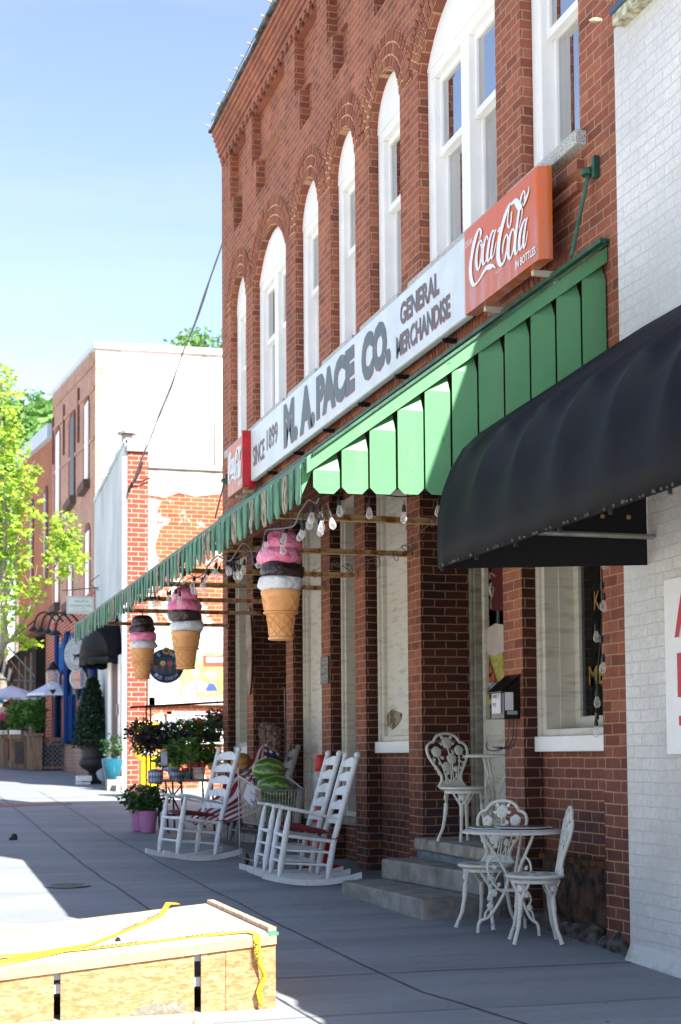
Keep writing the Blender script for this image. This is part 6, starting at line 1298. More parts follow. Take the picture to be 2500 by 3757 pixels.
# the mural (generic stand-in) and sign board
mu = thing('wall_mural', 'framed painted town mural on the orange brick wall', 'mural', (5.8,YW-.05,2.9)); a, c = onY(345,1615,YW-.05), onY(345,1452,YW-.05)
X0, X1, Z0, Z1 = a.x, a.x+4.6, a.z, c.z+.1
def mbx(u0, v0, u1, v1, m_, d, name, pts=None):
    b = MB(); P = [onY(u, v, YW-.05-d) for u, v in (pts or [(u0,v0),(u1,v0),(u1,v1),(u0,v1)])]; b.prism(P, (0,.004,0)); return build(b, name, m_, mu)
b = MB(); b.box(X0,X1,YW-.05,YW-.01,Z0,Z1); build(b, 'panel', mat('mural_sky', S(206,220,232), .6, col2=S(235,238,240), scale=1.2, bmp=0), mu)
b = MB(); b.box(X0-.02,X1,YW-.09,YW-.045,Z0-.06,Z0+.09); b.box(X0-.04,X0+.10,YW-.09,YW-.045,Z0-.06,Z1); build(b, 'frame', mat('pale_frame', S(206,196,180), .6), mu)
MC = lambda n_, r, g_, bb, c2=None: mat(n_, S(r,g_,bb), .6, bmp=0, col2=c2, scale=5)
mbx(0,0,0,0, MC('m_hills',110,170,110,S(150,200,140)), .006, 'painted_hills', [(355,1500),(400,1490),(440,1482),(480,1500),(560,1488),(560,1535),(355,1535)])
mbx(0,0,0,0, MC('m_field',150,180,80,S(190,200,110)), .009, 'painted_field', [(355,1528),(560,1528),(560,1600),(355,1600)])
mbx(0,0,0,0, MC('m_rocks',120,130,140,S(225,228,232)), .012, 'painted_waterfall', [(355,1550),(375,1545),(400,1552),(416,1570),(412,1605),(355,1605)])
mbx(468,1508,560,1534, MC('m_red',190,70,50), .015, 'painted_shop'); mbx(475,1512,560,1524, MC('m_wh',225,220,215), .018, 'painted_shop_front')
mbx(0,0,0,0, MC('m_shirt',214,216,222), .022, 'painted_shirt', [(418,1606),(424,1583),(434,1572),(446,1566),(462,1567),(476,1573),(480,1606)])
mbx(0,0,0,0, MC('m_skin',196,150,126), .026, 'painted_face', [(443,1552),(449,1545),(456,1546),(460,1554),(458,1566),(451,1571),(445,1566)])
mbx(0,0,0,0, MC('m_hair',216,212,206), .028, 'painted_hair', [(441,1556),(442,1544),(450,1538),(459,1541),(461,1552),(456,1547),(447,1547)])
mbx(0,0,0,0, MC('m_tie',40,80,160), .028, 'painted_tie', [(451,1573),(454,1573),(454,1588),(451,1588)])
mbx(0,0,0,0, MC('m_blue',50,74,130), .024, 'painted_dress', [(474,1585),(480,1574),(494,1574),(502,1590),(502,1606),(474,1606)])
mbx(0,0,0,0, MC('m_skin2',200,146,124), .027, 'painted_face', [(479,1560),(485,1553),(493,1554),(496,1562),(492,1573),(483,1573)])
mbx(0,0,0,0, MC('m_hair2',222,220,214), .029, 'painted_hair', [(473,1560),(475,1550),(485,1545),(496,1549),(499,1558),(490,1554),(480,1556)])
mbx(451,1590,560,1605, MC('m_board',178,150,96), .032, 'painted_name_board'); p = onY(455,1603,YW-.09); text('SALUDA', MC('m_gold',220,196,140), mu, 'lettering', p, (1,0,0), (0,0,1), (0,-1,0), w=.95, h=.095, th=.004, off=.01)
sb = thing('notice_board', 'white framed notice board with a grey text line on the orange brick wall', 'notice board', (6,YW-.05,1.8)); b = MB(); a, c = onY(391,1712,YW-.05), onY(391,1642,YW-.05); b.box(a.x,a.x+4,YW-.06,YW-.01,a.z,c.z); build(b, 'board', M['white'], sb); b = MB(); b.box(a.x-.06,a.x+.04,YW-.09,YW-.061,a.z,c.z+.04); b.box(a.x-.06,a.x+4,YW-.09,YW-.061,c.z-.02,c.z+.04); build(b, 'frame', M['white'], sb)
p = onY(407,1660,YW-.06); b = MB(); b.box(p.x,p.x+1.4,YW-.064,YW-.061,p.z-.02,p.z+.06); build(b, 'text_line', mat('grey_print_line', S(150,150,150), .7, col2=S(100,100,100), scale=40, bmp=0), sb)
# ================= TALL WHITE-SIDED BUILDING AND ITS NEIGHBOURS =================
tw_ = thing('tall_white_sided_building', 'tall pinkish brick building with a whitewashed side wall', 'building', (4.54,35.5,.6))
pinkb = brick('dull_pink_brick', [S(176,138,120), S(192,154,136), S(168,130,114)], S(192,162,146), bh=.1, bw=.3, bumpd=.006)
b = MB(); b.prism([(4.54,34.97,.3),(4.54,44.9,.3),(4.54,44.9,12.0),(4.54,34.97,10.85)], (.35,0,0)); wo = build(b, 'street_wall', pinkb, tw_)
b = MB(); b.prism([(4.545,34.95,.3),(16,34.95,.3),(16,34.95,11.0),(4.545,34.95,10.83)], (0,.3,0)); 
ww = mat('streaked_whitewash', S(220,218,214), .85, col2=S(112,110,110), scale=1, lo=.44, hi=.70, stretch=(1.3,1.3,.35), bmp=.2); build(b, 'side_wall', ww, tw_)
b = MB(); b.box(4.52,4.72,34.935,34.949,2,10.8); build(b, 'brick_quoin', brick('pale_quoin_brick', [S(190,150,120),S(214,180,150),S(200,160,130)], S(214,200,184), bh=.1, bw=.25), tw_)
b = MB(); b.prism([(4.50,34.89,10.83),(16,34.89,11.0),(16,34.89,11.15),(4.50,34.89,10.98)], (0,.4,0)); b.prism([(4.48,34.88,10.85),(4.48,44.95,12.02),(4.48,44.95,12.16),(4.48,34.88,10.98)], (.25,0,0)); build(b, 'coping', mat('pale_blue_coping', S(196,202,210), .6, var=.05), tw_)
b = MB(); p = onY(497,1060,34.85); b.box(p.x,p.x+.5,34.85,34.948,p.z-1.1,p.z+1.0); build(b, 'side_duct', M['white'], tw_)
for k, (u0, u1, va, vb, dark) in enumerate(((201,206,940,1110,0),(167,174,972,1150,1),(134,139,1008,1200,0),(203,208,1235,1380,0),(163,168,1290,1385,0),(133,137,1300,1390,0))):
    p0, p1 = onX(u1, va, 4.53), onX(u0-9, vb, 4.53); zt_, zb_ = onX(u0, va, 4.53).z, onX(u0, vb, 4.53).z; ya, yb = p0.y, onX(u0-8, va, 4.53).y
    w_ = MB(); w_.box(4.515,4.539,ya,yb,zb_,zt_); n = 10; w_.prism([(4.515,(ya+yb)/2+(yb-ya)/2*math.cos(math.pi*q/n),zt_+.35*math.sin(math.pi*q/n)) for q in range(n+1)], (.024,0,0)); rv_ = build(w_, 'window_recess', mat('recess_brick%d' % k, S(120,70,56), .9), tw_)
    w_ = MB(); w_.box(4.49,4.514,ya+.02,(ya+yb)/2+.1,zb_,zt_+.1); build(w_, 'window_frame', M['white'] if not dark else mat('dark_frame', S(50,54,62), .5), rv_)
    w_ = MB(); w_.box(4.38,4.54,ya-.1,yb+.1,zb_-.22,zb_); build(w_, 'sill', mat('brown_sill%d' % k, S(84,66,60), .9), rv_)
for z in (8.7, 9.9, 10.5):
    w_ = MB(); w_.prism([(4.50,35.1,z),(4.50,44.7,z+(z-1.2)*.115),(4.50,44.7,z+.09+(z-1.2)*.115),(4.50,35.1,z+.09)], (.04,0,0)); build(w_, 'string_course', pinkb, tw_)
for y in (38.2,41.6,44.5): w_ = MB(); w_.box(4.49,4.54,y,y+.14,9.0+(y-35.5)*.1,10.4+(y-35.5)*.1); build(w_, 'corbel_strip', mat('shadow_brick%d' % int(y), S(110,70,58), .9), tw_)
# blue shopfront at street level of the tall building
bluep = mat('blue_shop_paint', S(30,88,140), .9, var=.08, spec=.05); navy = mat('navy_shop_paint', S(12,48,100), .9, var=.08, spec=.05); XS = 4.44
bf = thing('blue_shopfront', 'blue painted wooden shopfront with gold letters in the shade', 'shopfront', (XS,40,.8))
def fx(u0, u1, v0, v1, m_, name, X=XS, th=.06, par=bf):
    A_, B_ = onX(u0, v0, X), onX(u1, v1, X); b = MB(); zA, zB = onX((u0+u1)/2, v0, X).z, onX((u0+u1)/2, v1, X).z; b.box(X, X+th, min(A_.y,B_.y), max(A_.y,B_.y), min(zA,zB), max(zA,zB)); return build(b, name, m_, par)
fx(126,216,1455,1530,bluep,'fascia'); fx(126,216,1530,1712,mat('blue_glass', S(40,66,84), .12, var=.2, scale=3, bmp=0),'window_glass', XS+.03)
for u0, u1 in ((126,130),(147,153),(186,190),(207,214)): fx(u0,u1,1455,1712,navy,'post',XS-.05)
fx(153,166,1600,1705,navy,'door',XS-.02); fx(126,216,1528,1534,navy,'rail',XS-.04); fx(195,204,1560,1700,mat('sky_glass', S(120,150,160), .1, var=.3, scale=3, bmp=0),'side_light',XS-.01)
gold = mat('gold_letter', S(176,130,64), .5, bmp=0)
for u, s_ in ((133,'#'),(154,'U'),(163,'N'),(172,'E')):
    p = onX(u, 1500 if s_ != '#' else 1490, XS-.055); text(s_, gold, bf, 'lettering', (XS-.004, p.y, p.z), EYD, EZ, EX, w=.85 if s_ != '#' else .45, h=.34, off=.02)
fx(106,124,1440,1725,M['brick3'],'brick_pier',XS+.0,.1); fx(120,218,1395,1462,M['brick3'],'brick_band',XS+.04,.05)
for k, ord_ in enumerate(('farthest','second farthest','second nearest','nearest')):
    gl_ = MB()
    p = onX(128+17*k+(k*2), 1430+2*k, 4.4); gl_.tube(cat_([p, p+Vector((-.25,0,.25)), p+Vector((-.5,0,.15)), p+Vector((-.6,0,-.15))]), .025, 6); gl_.lathe([(.03,0),(.17,-.12),(.16,-.13)], tuple(p+Vector((-.6,0,-.15))), 12)
    tag(build(gl_, 'gooseneck_lamp', M['black'], smooth=True), 'dark gooseneck lamp over the blue shopfront, %s of the four' % ord_, 'lamp', 'gooseneck lamps over the blue shopfront')
lo_ = thing('lantern', 'glass street lantern hanging before the blue shopfront', 'lantern', tuple(onX(120,1545,4.1))); p = onX(122,1560,4.0); b = MB(); b.lathe([(.08,-.3),(.16,-.15),(.18,.12),(.12,.2)], tuple(p), 10); build(b, 'glass', M['bulb'], lo_); b = MB(); b.lathe([(.2,.2),(.12,.28),(.02,.42)], tuple(p), 10); b.lathe([(.02,-.42),(.09,-.3)], tuple(p), 8); build(b, 'cap', M['black'], lo_)
lo2 = thing('lantern', 'round glass globe lantern under the circular white sign', 'lantern', tuple(onX(180,1565,4.2))); p = onX(180,1562,4.2); b = MB(); b.ball(tuple(p), (.2,.2,.26), 14, 10); build(b, 'glass', M['bulb'], lo2, smooth=True); b = MB(); b.lathe([(.10,.24),(.02,.42)], tuple(p), 8); b.lathe([(.02,-.5),(.1,-.24)], tuple(p), 8); build(b, 'cap', M['black'], lo2)
# hanging signs
hs = thing('hanging_sign', 'white rectangular acupuncture sign hanging from an iron bracket', 'sign', (4.05,34,4.55)); YA = 34.0; p0, p1 = onY(154,1412,YA), onY(217,1373,YA)
b = MB(); b.box(p0.x,p1.x,YA,YA+.03,p0.z,p1.z); build(b, 'board', mat('sign_pale_green', S(206,214,206), .6, var=.03, bmp=0), hs); gm = mat('sign_grey_green', S(110,128,122), .6, bmp=0)
b = MB(); i_ = .02
for q in ((p0.x+i_,p1.x-i_,p0.z+i_,p0.z+i_+.008),(p0.x+i_,p1.x-i_,p1.z-i_-.008,p1.z-i_),(p0.x+i_,p0.x+i_+.008,p0.z+i_,p1.z-i_),(p1.x-i_-.008,p1.x-i_,p0.z+i_,p1.z-i_)): b.box(q[0],q[1],YA-.004,YA-.001,q[2],q[3])
build(b, 'border', gm, hs)
for s_, fx0, wz, hz, zz_ in (('SALUDA',.28,.50,.10,.66),('ACUPUNCTURE',.12,.78,.10,.40),('and Herbal',.34,.34,.035,.29),('Far Eastern Medicine',.12,.72,.045,.13)):
    W3, H3 = p1.x-p0.x, p1.z-p0.z; text(s_, gm, hs, 'lettering', (p0.x+fx0*W3, YA, p0.z+zz_*H3), (1,0,0), (0,0,1), (0,-1,0), w=wz*W3, h=hz*H3/.4*.55, th=.004)
b = MB(); b.tube([(p0.x-.1,YA,p1.z+.12),(4.5,YA+.1,p1.z+.22)], .01, 5); b.tube(cat_([(4.5,YA+.1,p1.z+.15),(4.3,YA+.05,p1.z+.3),(4.4,YA+.05,p1.z+.42),(4.5,YA+.05,p1.z+.5)]), .01, 5); b.tube([(p0.x+.05,YA,p1.z),(p0.x+.05,YA,p1.z+.13)], .006, 4); b.tube([(p1.x-.05,YA,p1.z),(p1.x-.05,YA,p1.z+.19)], .006, 4); build(b, 'bracket', M['black'], hs)
rs3 = thing('round_sign', 'round white sign with a running black animal silhouette', 'sign', tuple(onY(175,1507,35))); c = onY(175,1507,34.9); b = MB(); b.prism([(c.x+.26*math.cos(a*math.pi/18),34.9,c.z+.385*math.sin(a*math.pi/18)) for a in range(36)], (0,.03,0)); build(b, 'disc', mat('sign_cream', S(196,200,204), .6, bmp=0), rs3)
b = MB(); 
for rr in (.88,.68):
    pts = [(c.x+.26*rr*math.cos(a*math.pi/18),34.895,c.z+.385*rr*math.sin(a*math.pi/18)) for a in range(37)]; b.tube(pts, .005, 4)
build(b, 'ring', gm, rs3)
b = MB(); X_ = lambda u, v: tuple(onY(u, v, 34.88)); b.prism([X_(166,1504),(X_(172,1507)),X_(180,1505),X_(190,1499),X_(196,1497),X_(196,1513),X_(192,1517),X_(190,1512),X_(182,1513),X_(176,1511),X_(172,1517),X_(169,1521),X_(172,1511)], (0,.01,0)); build(b, 'animal_silhouette', M['black'], rs3)
# second building, brown brick, navy awning
b2_ = thing('brown_brick_building', 'brown brick building with a pale metal cornice beyond the tall one', 'building', (4.56,46,.8)); brn = brick('brown_brick', [S(150,92,66), S(172,108,78), S(160,98,70)], S(170,120,92), bh=.11, bw=.3, bumpd=.006)
b = MB(); b.prism([(4.56,44.92,.5),(4.56,57.2,.5),(4.56,57.2,12.2),(4.56,44.92,10.75)], (11,0,0)); build(b, 'wall', brn, b2_)
b = MB(); b.prism([(4.38,44.92,10.75),(4.38,57.2,12.2),(4.38,57.2,12.66),(4.38,44.92,11.2)], (.4,0,0)); build(b, 'cornice', mat('pale_metal_cornice', S(176,190,204), .5, var=.05), b2_)
for u, va, vb in ((107,1150,1330),(75,1178,1360),(64,900,1100)):
    if va < 1000: continue
    p = onX(u, va, 4.55); q = onX(u, vb, 4.55); b = MB(); b.box(4.53,4.559,p.y-.5,p.y+.6,q.z,p.z); n = 10; b.prism([(4.53,p.y+.05+.55*math.cos(math.pi*k/n),p.z+.45*math.sin(math.pi*k/n)) for k in range(n+1)], (.028,0,0)); rv_ = build(b, 'window_recess', mat('maroon_recess%d' % u, S(84,34,40), .8), b2_)
    b = MB(); b.box(4.50,4.53,p.y-.1,p.y+.3,q.z,p.z+.2); build(b, 'window_frame', mat('grey_frame%d' % u, S(150,150,150), .5), rv_)
st_ = MB(); st_.box(4.2,4.55,46.2,58,.7,4.9); sf_ = build(st_, 'dark_shopfront', M['dark'], b2_)
for y in (47.5,49.5,52,55): b = MB(); b.box(4.15,4.2,y,y+.15,.7,4.5); build(b, 'shopfront_post', M['greywood'], sf_)
na = thing('navy_awning', 'sloping navy fabric awning on metal poles behind the street tree', 'awning', (3.4,50,4.3)); b = MB(); b.prism([(4.2,46.5,5.4),(2.75,46.5,4.2),(2.75,58,4.3),(4.2,58,5.6)], (0,0,.05)); build(b, 'cloth', mat('navy_canvas', S(24,30,48), .8), na)
b = MB(); b.tube([(2.8,46.6,3.62),(4.3,46.6,3.55)], .03, 5); b.tube([(3.4,46.6,4.6),(4.3,46.6,3.6)], .03, 5); b.tube([(2.8,46.6,4.2),(2.8,46.6,3.6)], .03, 5); build(b, 'frame', mat('grey_pole', S(120,126,134), .5), na)
b3_ = thing('salmon_brick_building', 'sunlit salmon brick building at the far left behind the tree', 'building', (1,62,1)); b = MB(); b.box(-6,3.45,62,75,.5,9.2); build(b, 'wall', brick('salmon_brick', [S(206,128,100), S(220,144,116), S(200,120,94)], S(226,190,170), bh=.13, bw=.36), b3_); b = MB(); b.box(-6,3.5,61.9,62,9.2,9.4); build(b, 'coping', M['white'], b3_)
# ================= URN, POTS, BLOCKS =================
un = thing('urn_planter', 'black iron urn holding a tall narrow conifer', 'urn', (4.25,33.2,gz(33.2))); b = MB(); b.lathe([(.20,0),(.21,.05),(.12,.12),(.08,.22),(.10,.27),(.25,.36),(.30,.46),(.29,.52),(.24,.58),(.25,.72),(.30,.86),(.33,.88),(.30,.89)], (0,0,0), 20); build(b, 'urn', mat('black_iron_urn', S(34,32,34), .5), un, smooth=True, local=True)
b = MB(); 
for k in range(26):
    z = .85+1.42*k/26; r = .36*(1-(k/26)**1.5)+.06; leaves(b, (4.25,33.2,gz(33.2)+z), (r,r,.12), 420, .10, -.4, .35, 2.6)
build(b, 'conifer', G4, un); b = MB(); b.tube([(4.25,33.2,1.4),(4.25,33.2,3.0)], [.03,.01], 6); build(b, 'stem', M['stem'], un)
tp_ = thing('teal_pot', 'glazed teal pot with a small shrub on a wooden block', 'potted plant', (4.25,30.1,.7)); p = onY(259,1793,30.1); b = MB(); b.lathe([(.13,0),(.15,.02),(.205,.28),(.215,.40),(.20,.41)], (p.x,p.y,p.z), 20); build(b, 'pot', mat('teal_glaze', S(26,100,120), .25, var=.1), tp_, smooth=True); b = MB(); leaves(b, (p.x,p.y,p.z+.65), (.22,.2,.25), 260, .08, 0); build(b, 'foliage', G1, tp_)
b = MB(); q = p; b.box(q.x-.12,q.x+.14,29.95,30.25,gz(30)-.02,p.z-.002); tag(build(b, 'wooden_block', mat('grey_block', S(150,146,138), .8)), 'grey wooden block under the teal pot', 'block')
for k, (u0, u1, v0, v1, lab) in enumerate(((178,192,1799,1806,'white painted brick lying lowest left of the urn'),(193,209,1799,1806,'white painted brick lying lowest nearer the urn foot'),(178,212,1785,1798,'white painted block on top of the bricks beside the urn'))):
    Yk = 32.6; a, c = onY(u0,v1,Yk), onY(u1,v0,Yk); b = MB(); b.box(a.x,c.x,Yk,Yk+.3,a.z,c.z-.003); tag(build(b, 'white_block', M['white'], bevel=.01), lab, 'block')
s_t = thing('white_stool', 'small white wooden stool against the white door frame', 'stool', tuple(onY(276,1815,29.6))); b = MB(); a, c = onY(270,1818,29.6), onY(284,1788,29.6); b.box(a.x,c.x,29.5,29.8,c.z-.03,c.z); b.prism([(a.x-.03,29.52,a.z-.05),(a.x+.02,29.52,a.z-.05),(a.x+.05,29.52,c.z-.03),(a.x,29.52,c.z-.03)], (0,.04,0)); b.prism([(c.x+.03,29.52,a.z-.05),(c.x-.02,29.52,a.z-.05),(c.x-.05,29.52,c.z-.03),(c.x,29.52,c.z-.03)], (0,.04,0)); build(b, 'frame', M['white'], s_t)
# ================= OUTDOOR DINING ENCLOSURE =================
wdm = mat('weathered_wood', S(150,124,100), .85, col2=S(104,80,62), scale=3, lo=.35, hi=.7, stretch=(4,4,.6), bmp=.4)
def wpanel(u0, u1, v0, v1, Y_, d, name, par, m_=None):
    a, c = onY(u0, v1, Y_), onY(u1, v0, Y_); b = MB(); b.box(a.x, c.x, Y_, Y_+d, a.z, c.z); return build(b, name, m_ or wdm, par)
pl1 = thing('planter_post', 'large square weathered wood planter post at the corner of the dining fence', 'planter', tuple(onY(80,1775,41.4))); wpanel(66,98,1694,1773,41.4,.4,'box',pl1); wpanel(62,101,1687,1694,41.35,.5,'cap',pl1)
for k, (u0, u1, v1, Y_, lab) in enumerate(((25,64,1768,42.4,'weathered wood planter with a wire mesh panel beside the corner post'),(4,20,1764,43.5,'narrow weathered wood planter post further left'),(-20,3,1762,44.5,'weathered wood planter cut by the left edge'))):
    t = thing('planter_box', lab, 'planter', tuple(onY(u0,v1,Y_))); wpanel(u0,u1,1700-1*k,v1,Y_,.35,'box',t); wpanel(u0-2,u1+2,1690,1700-1*k,Y_-.05,.45,'cap',t)
    if k == 0: wpanel(u0+9,u1-9,1706,1758,Y_-.02,.02,'mesh_panel',t,mat('dark_mesh', S(50,50,52), .8, col2=S(96,92,88), scale=60, lo=.48, hi=.52, bmp=0))
lf = thing('lattice_fence', 'diagonal grey lattice fence between the corner post and the conifer', 'fence', tuple(onY(150,1770,41.6))); YL = 41.6; wpanel(99,200,1697,1706,YL-.05,.12,'top_rail',lf); wpanel(99,200,1762,1770,YL-.05,.12,'bottom_rail',lf)
a, c = onY(99,1762,YL), onY(205,1706,YL); b = MB(); sp_ = .13; H3 = c.z-a.z; k = -int(H3/sp_)-1; lgm = mat('grey_lattice', S(104,104,108), .8)
while a.x+k*sp_ < c.x+H3:
    for sgn in (1,-1):
        xa, za, xb, zb_ = (a.x+k*sp_, a.z, a.x+k*sp_+H3, c.z) if sgn > 0 else (a.x+k*sp_+H3, a.z, a.x+k*sp_, c.z)
        P_, Q_ = Vector((xa,0,za)), Vector((xb,0,zb_)); D_ = Q_-P_; t0, t1 = 0, 1
        for lim, s_ in ((a.x, 1), (c.x, -1)):
            if abs(D_.x) > 1e-6:
                tt_ = (lim-P_.x)/D_.x
                if (D_.x > 0) == (s_ > 0): t0 = max(t0, tt_)
                else: t1 = min(t1, tt_)
        if t0 < t1:
            A_, B_ = P_+D_*t0, P_+D_*t1; nn = Vector((-D_.z,0,D_.x)).normalized()*.018; y_ = YL-.012 if sgn > 0 else YL
            b.prism([(A_-nn)+Vector((0,y_,0)), (B_-nn)+Vector((0,y_,0)), (B_+nn)+Vector((0,y_,0)), (A_+nn)+Vector((0,y_,0))], (0,.01,0))
    k += 1
build(b, 'lattice', lgm, lf)
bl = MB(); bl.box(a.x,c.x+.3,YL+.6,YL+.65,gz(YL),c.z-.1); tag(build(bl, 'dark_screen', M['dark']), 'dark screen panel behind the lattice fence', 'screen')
plant('potted_bamboo', 'feathery yellow green plant on the square corner planter', 'plant', tuple(onY(80,1688,41.5)), (.30,.25), .85, 420, .17, G2, droop=.2)
plant('potted_bamboo', 'feathery yellow green plant on the mesh sided planter', 'plant', tuple(onY(43,1690,42.5)), (.36,.3), .85, 420, .17, G2, droop=.2)
plant('potted_herb', 'low dark green plant in the planter at the left edge', 'plant', tuple(onY(10,1694,43.6)), (.32,.3), .45, 300, .12, G1)
for u, Y_, lab in ((36,42.3,'small white planter trough on the mesh sided planter'),(6,43.4,'small white planter trough at the left edge')):
    p = onY(u, 1690, Y_); b = MB(); b.box(p.x-.15,p.x+.15,Y_,Y_+.2,p.z,p.z+.12); tag(build(b, 'white_trough', M['white'], bevel=.01), lab, 'trough')
def umbrella(lab, u, v_top, v_rim, u0, u1, Y_, col, cu='cloth'):
    t = thing('patio_umbrella', lab, 'umbrella', tuple(onY(u, 1720, Y_)), 0, 'patio umbrellas over the dining fence'); top = onY(u, v_top, Y_); a, c = onY(u0, v_rim, Y_), onY(u1, v_rim, Y_); R_ = (c.x-a.x)/2; cx = (a.x+c.x)/2; n = 8; b = MB(); zr_ = a.z
    rim = [(cx+R_*math.cos(2*math.pi*(k+.5)/n), Y_+R_*math.sin(2*math.pi*(k+.5)/n), zr_) for k in range(n)]; mid = [(cx+R_*.25*math.cos(2*math.pi*(k+.5)/n), Y_+R_*.25*math.sin(2*math.pi*(k+.5)/n), zr_+(top.z-zr_)*.78) for k in range(n)]
    low = [(x,y,z-.07) for x, y, z in rim]
    b.add(rim+mid+low, [(k,(k+1)%n,n+(k+1)%n,n+k) for k in range(n)]+[(2*n+k,2*n+(k+1)%n,(k+1)%n,k) for k in range(n)]); co = build(b, 'canopy', col, t)
    sf = co.modifiers.new('t','SOLIDIFY'); sf.thickness = .008
    b = MB(); m2 = [(cx+R_*.27*math.cos(2*math.pi*(k+.5)/n), Y_+R_*.27*math.sin(2*math.pi*(k+.5)/n), zr_+(top.z-zr_)*.80) for k in range(n)]; b.add(m2+[(cx,Y_,top.z)], [(k,(k+1)%n,n) for k in range(n)]); build(b, 'vent', col, t)
    b = MB(); b.tube([(cx,Y_,top.z+.03),(cx,Y_,gz(Y_))], .025, 8); build(b, 'pole', wdm, t)
    b = MB()
    for k in range(n): b.tube([rim[k], (cx,Y_,zr_-.02)], .01, 4)
    build(b, 'ribs', wdm, t)
    return t
uc = mat('pale_umbrella_cloth', S(214,218,232), .85, var=.03, bmp=0)
umbrella('pale lilac patio umbrella nearer the blue shopfront', 121,1568,1596,60,182,41.9,uc); umbrella('pale lilac patio umbrella behind and left of the other', 38,1578,1602,-45,98,43.6,uc)
umbrella('turquoise patio umbrella cut by the left edge', -35,1590,1612,-90,12,42.6,mat('turquoise_cloth', S(60,170,200), .8, bmp=0))
# person in a magenta shirt
def person():
    t = thing('person', 'person in a magenta shirt seen from behind at the planters', 'person', (2.95,45,gz(45))); Yp = 45.0; sc_ = 1.0; c = onY(14,1640,Yp); z0 = gz(Yp); X_ = c.x
    V = {'pel':(0,0,.95),'sp':(0,.02,1.15),'ch':(0,.03,1.38),'nk':(0,.02,1.52),'hd':(0,-.01,1.62),'ht':(0,0,1.74),'sl':(-.19,.02,1.43),'el':(-.26,.05,1.17),'wl':(-.22,-.14,.98),'fl':(-.21,-.2,.93),'sr':(.19,.02,1.43),'er':(.27,.05,1.16),'wr':(.25,-.12,.98),'fr':(.24,-.18,.93),'hl':(-.10,0,.90),'kl':(-.11,-.02,.50),'al':(-.11,.02,.08),'tl':(-.12,-.12,.03),'hr':(.10,0,.90),'kr':(.11,-.02,.50),'ar':(.11,.02,.08),'tr':(.12,-.12,.03)}
    Rr = {'pel':.15,'sp':.14,'ch':.17,'nk':.06,'hd':.09,'ht':.085,'sl':.075,'el':.045,'wl':.03,'fl':.028,'sr':.075,'er':.045,'wr':.03,'fr':.028,'hl':.10,'kl':.065,'al':.045,'tl':.035,'hr':.10,'kr':.065,'ar':.045,'tr':.035}
    def sk(keys, edges, name, m_, g_=0.0):
        me = bpy.data.meshes.new(name); ix = {k: i for i, k in enumerate(keys)}; me.from_pydata([(V[k][0]*1.0, V[k][1], V[k][2]) for k in keys], [(ix[a], ix[b]) for a, b in edges], []); o = bpy.data.objects.new(name, me); scene.collection.objects.link(o); o.parent = t
        sm = o.modifiers.new('skin','SKIN'); o.modifiers.new('sub','SUBSURF').levels = 1; o.modifiers['sub'].render_levels = 1
        for k in keys: r = Rr[k]+g_; me.skin_vertices[0].data[ix[k]].radius = (r, r*.8)
        me.skin_vertices[0].data[0].use_root = True; me.materials.append(m_); return o
    ed = [('pel','sp'),('sp','ch'),('ch','nk'),('nk','hd'),('hd','ht'),('ch','sl'),('sl','el'),('el','wl'),('wl','fl'),('ch','sr'),('sr','er'),('er','wr'),('wr','fr'),('pel','hl'),('hl','kl'),('kl','al'),('al','tl'),('pel','hr'),('hr','kr'),('kr','ar'),('ar','tr')]
    body = sk(list(V), ed, 'body', mat('skin', S(190,140,116), .6, bmp=0))
    sk(['pel','sp','ch','sl','sr'], [('pel','sp'),('sp','ch'),('ch','sl'),('ch','sr')], 'shirt', mat('magenta_cloth', S(190,30,104), .8, bmp=0), .03)
    sk(['pel','hl','kl','hr','kr','al','ar'], [('pel','hl'),('hl','kl'),('kl','al'),('pel','hr'),('hr','kr'),('kr','ar')], 'trousers', mat('salmon_cloth', S(190,90,90), .8, bmp=0), .02)
    h = MB(); h.ball((0,.02,1.70), (.105,.11,.11), 14, 10); build(h, 'hair', mat('dark_hair', S(40,34,32), .8, bmp=0), t, smooth=True, local=True)
    t.location = (X_, Yp, z0+.12)
person()
# striped small awning flag at left edge
sf3 = thing('striped_flag', 'black and cream striped flag on a wooden pole at the far left', 'flag', tuple(onY(15,1540,44))); b = MB(); b2 = MB()
for k in range(6):
    P = [onY(-4+7*k*.9, 1500+9*k, 44), onY(3+7*k*.9, 1506+9*k, 44), onY(-2+7*k*.9, 1545+6*k, 44), onY(-10+7*k*.9, 1538+6*k, 44)]; (b if k%2 else b2).prism(P, (0,.01,0))
build(b, 'dark_stripes', M['black'], sf3); build(b2, 'cream_stripes', mat('cream_cloth', S(190,184,160), .8), sf3); b = MB(); b.tube([onY(25,1520,44), onY(55,1560,44)], .02, 6); build(b, 'pole', wdm, sf3)
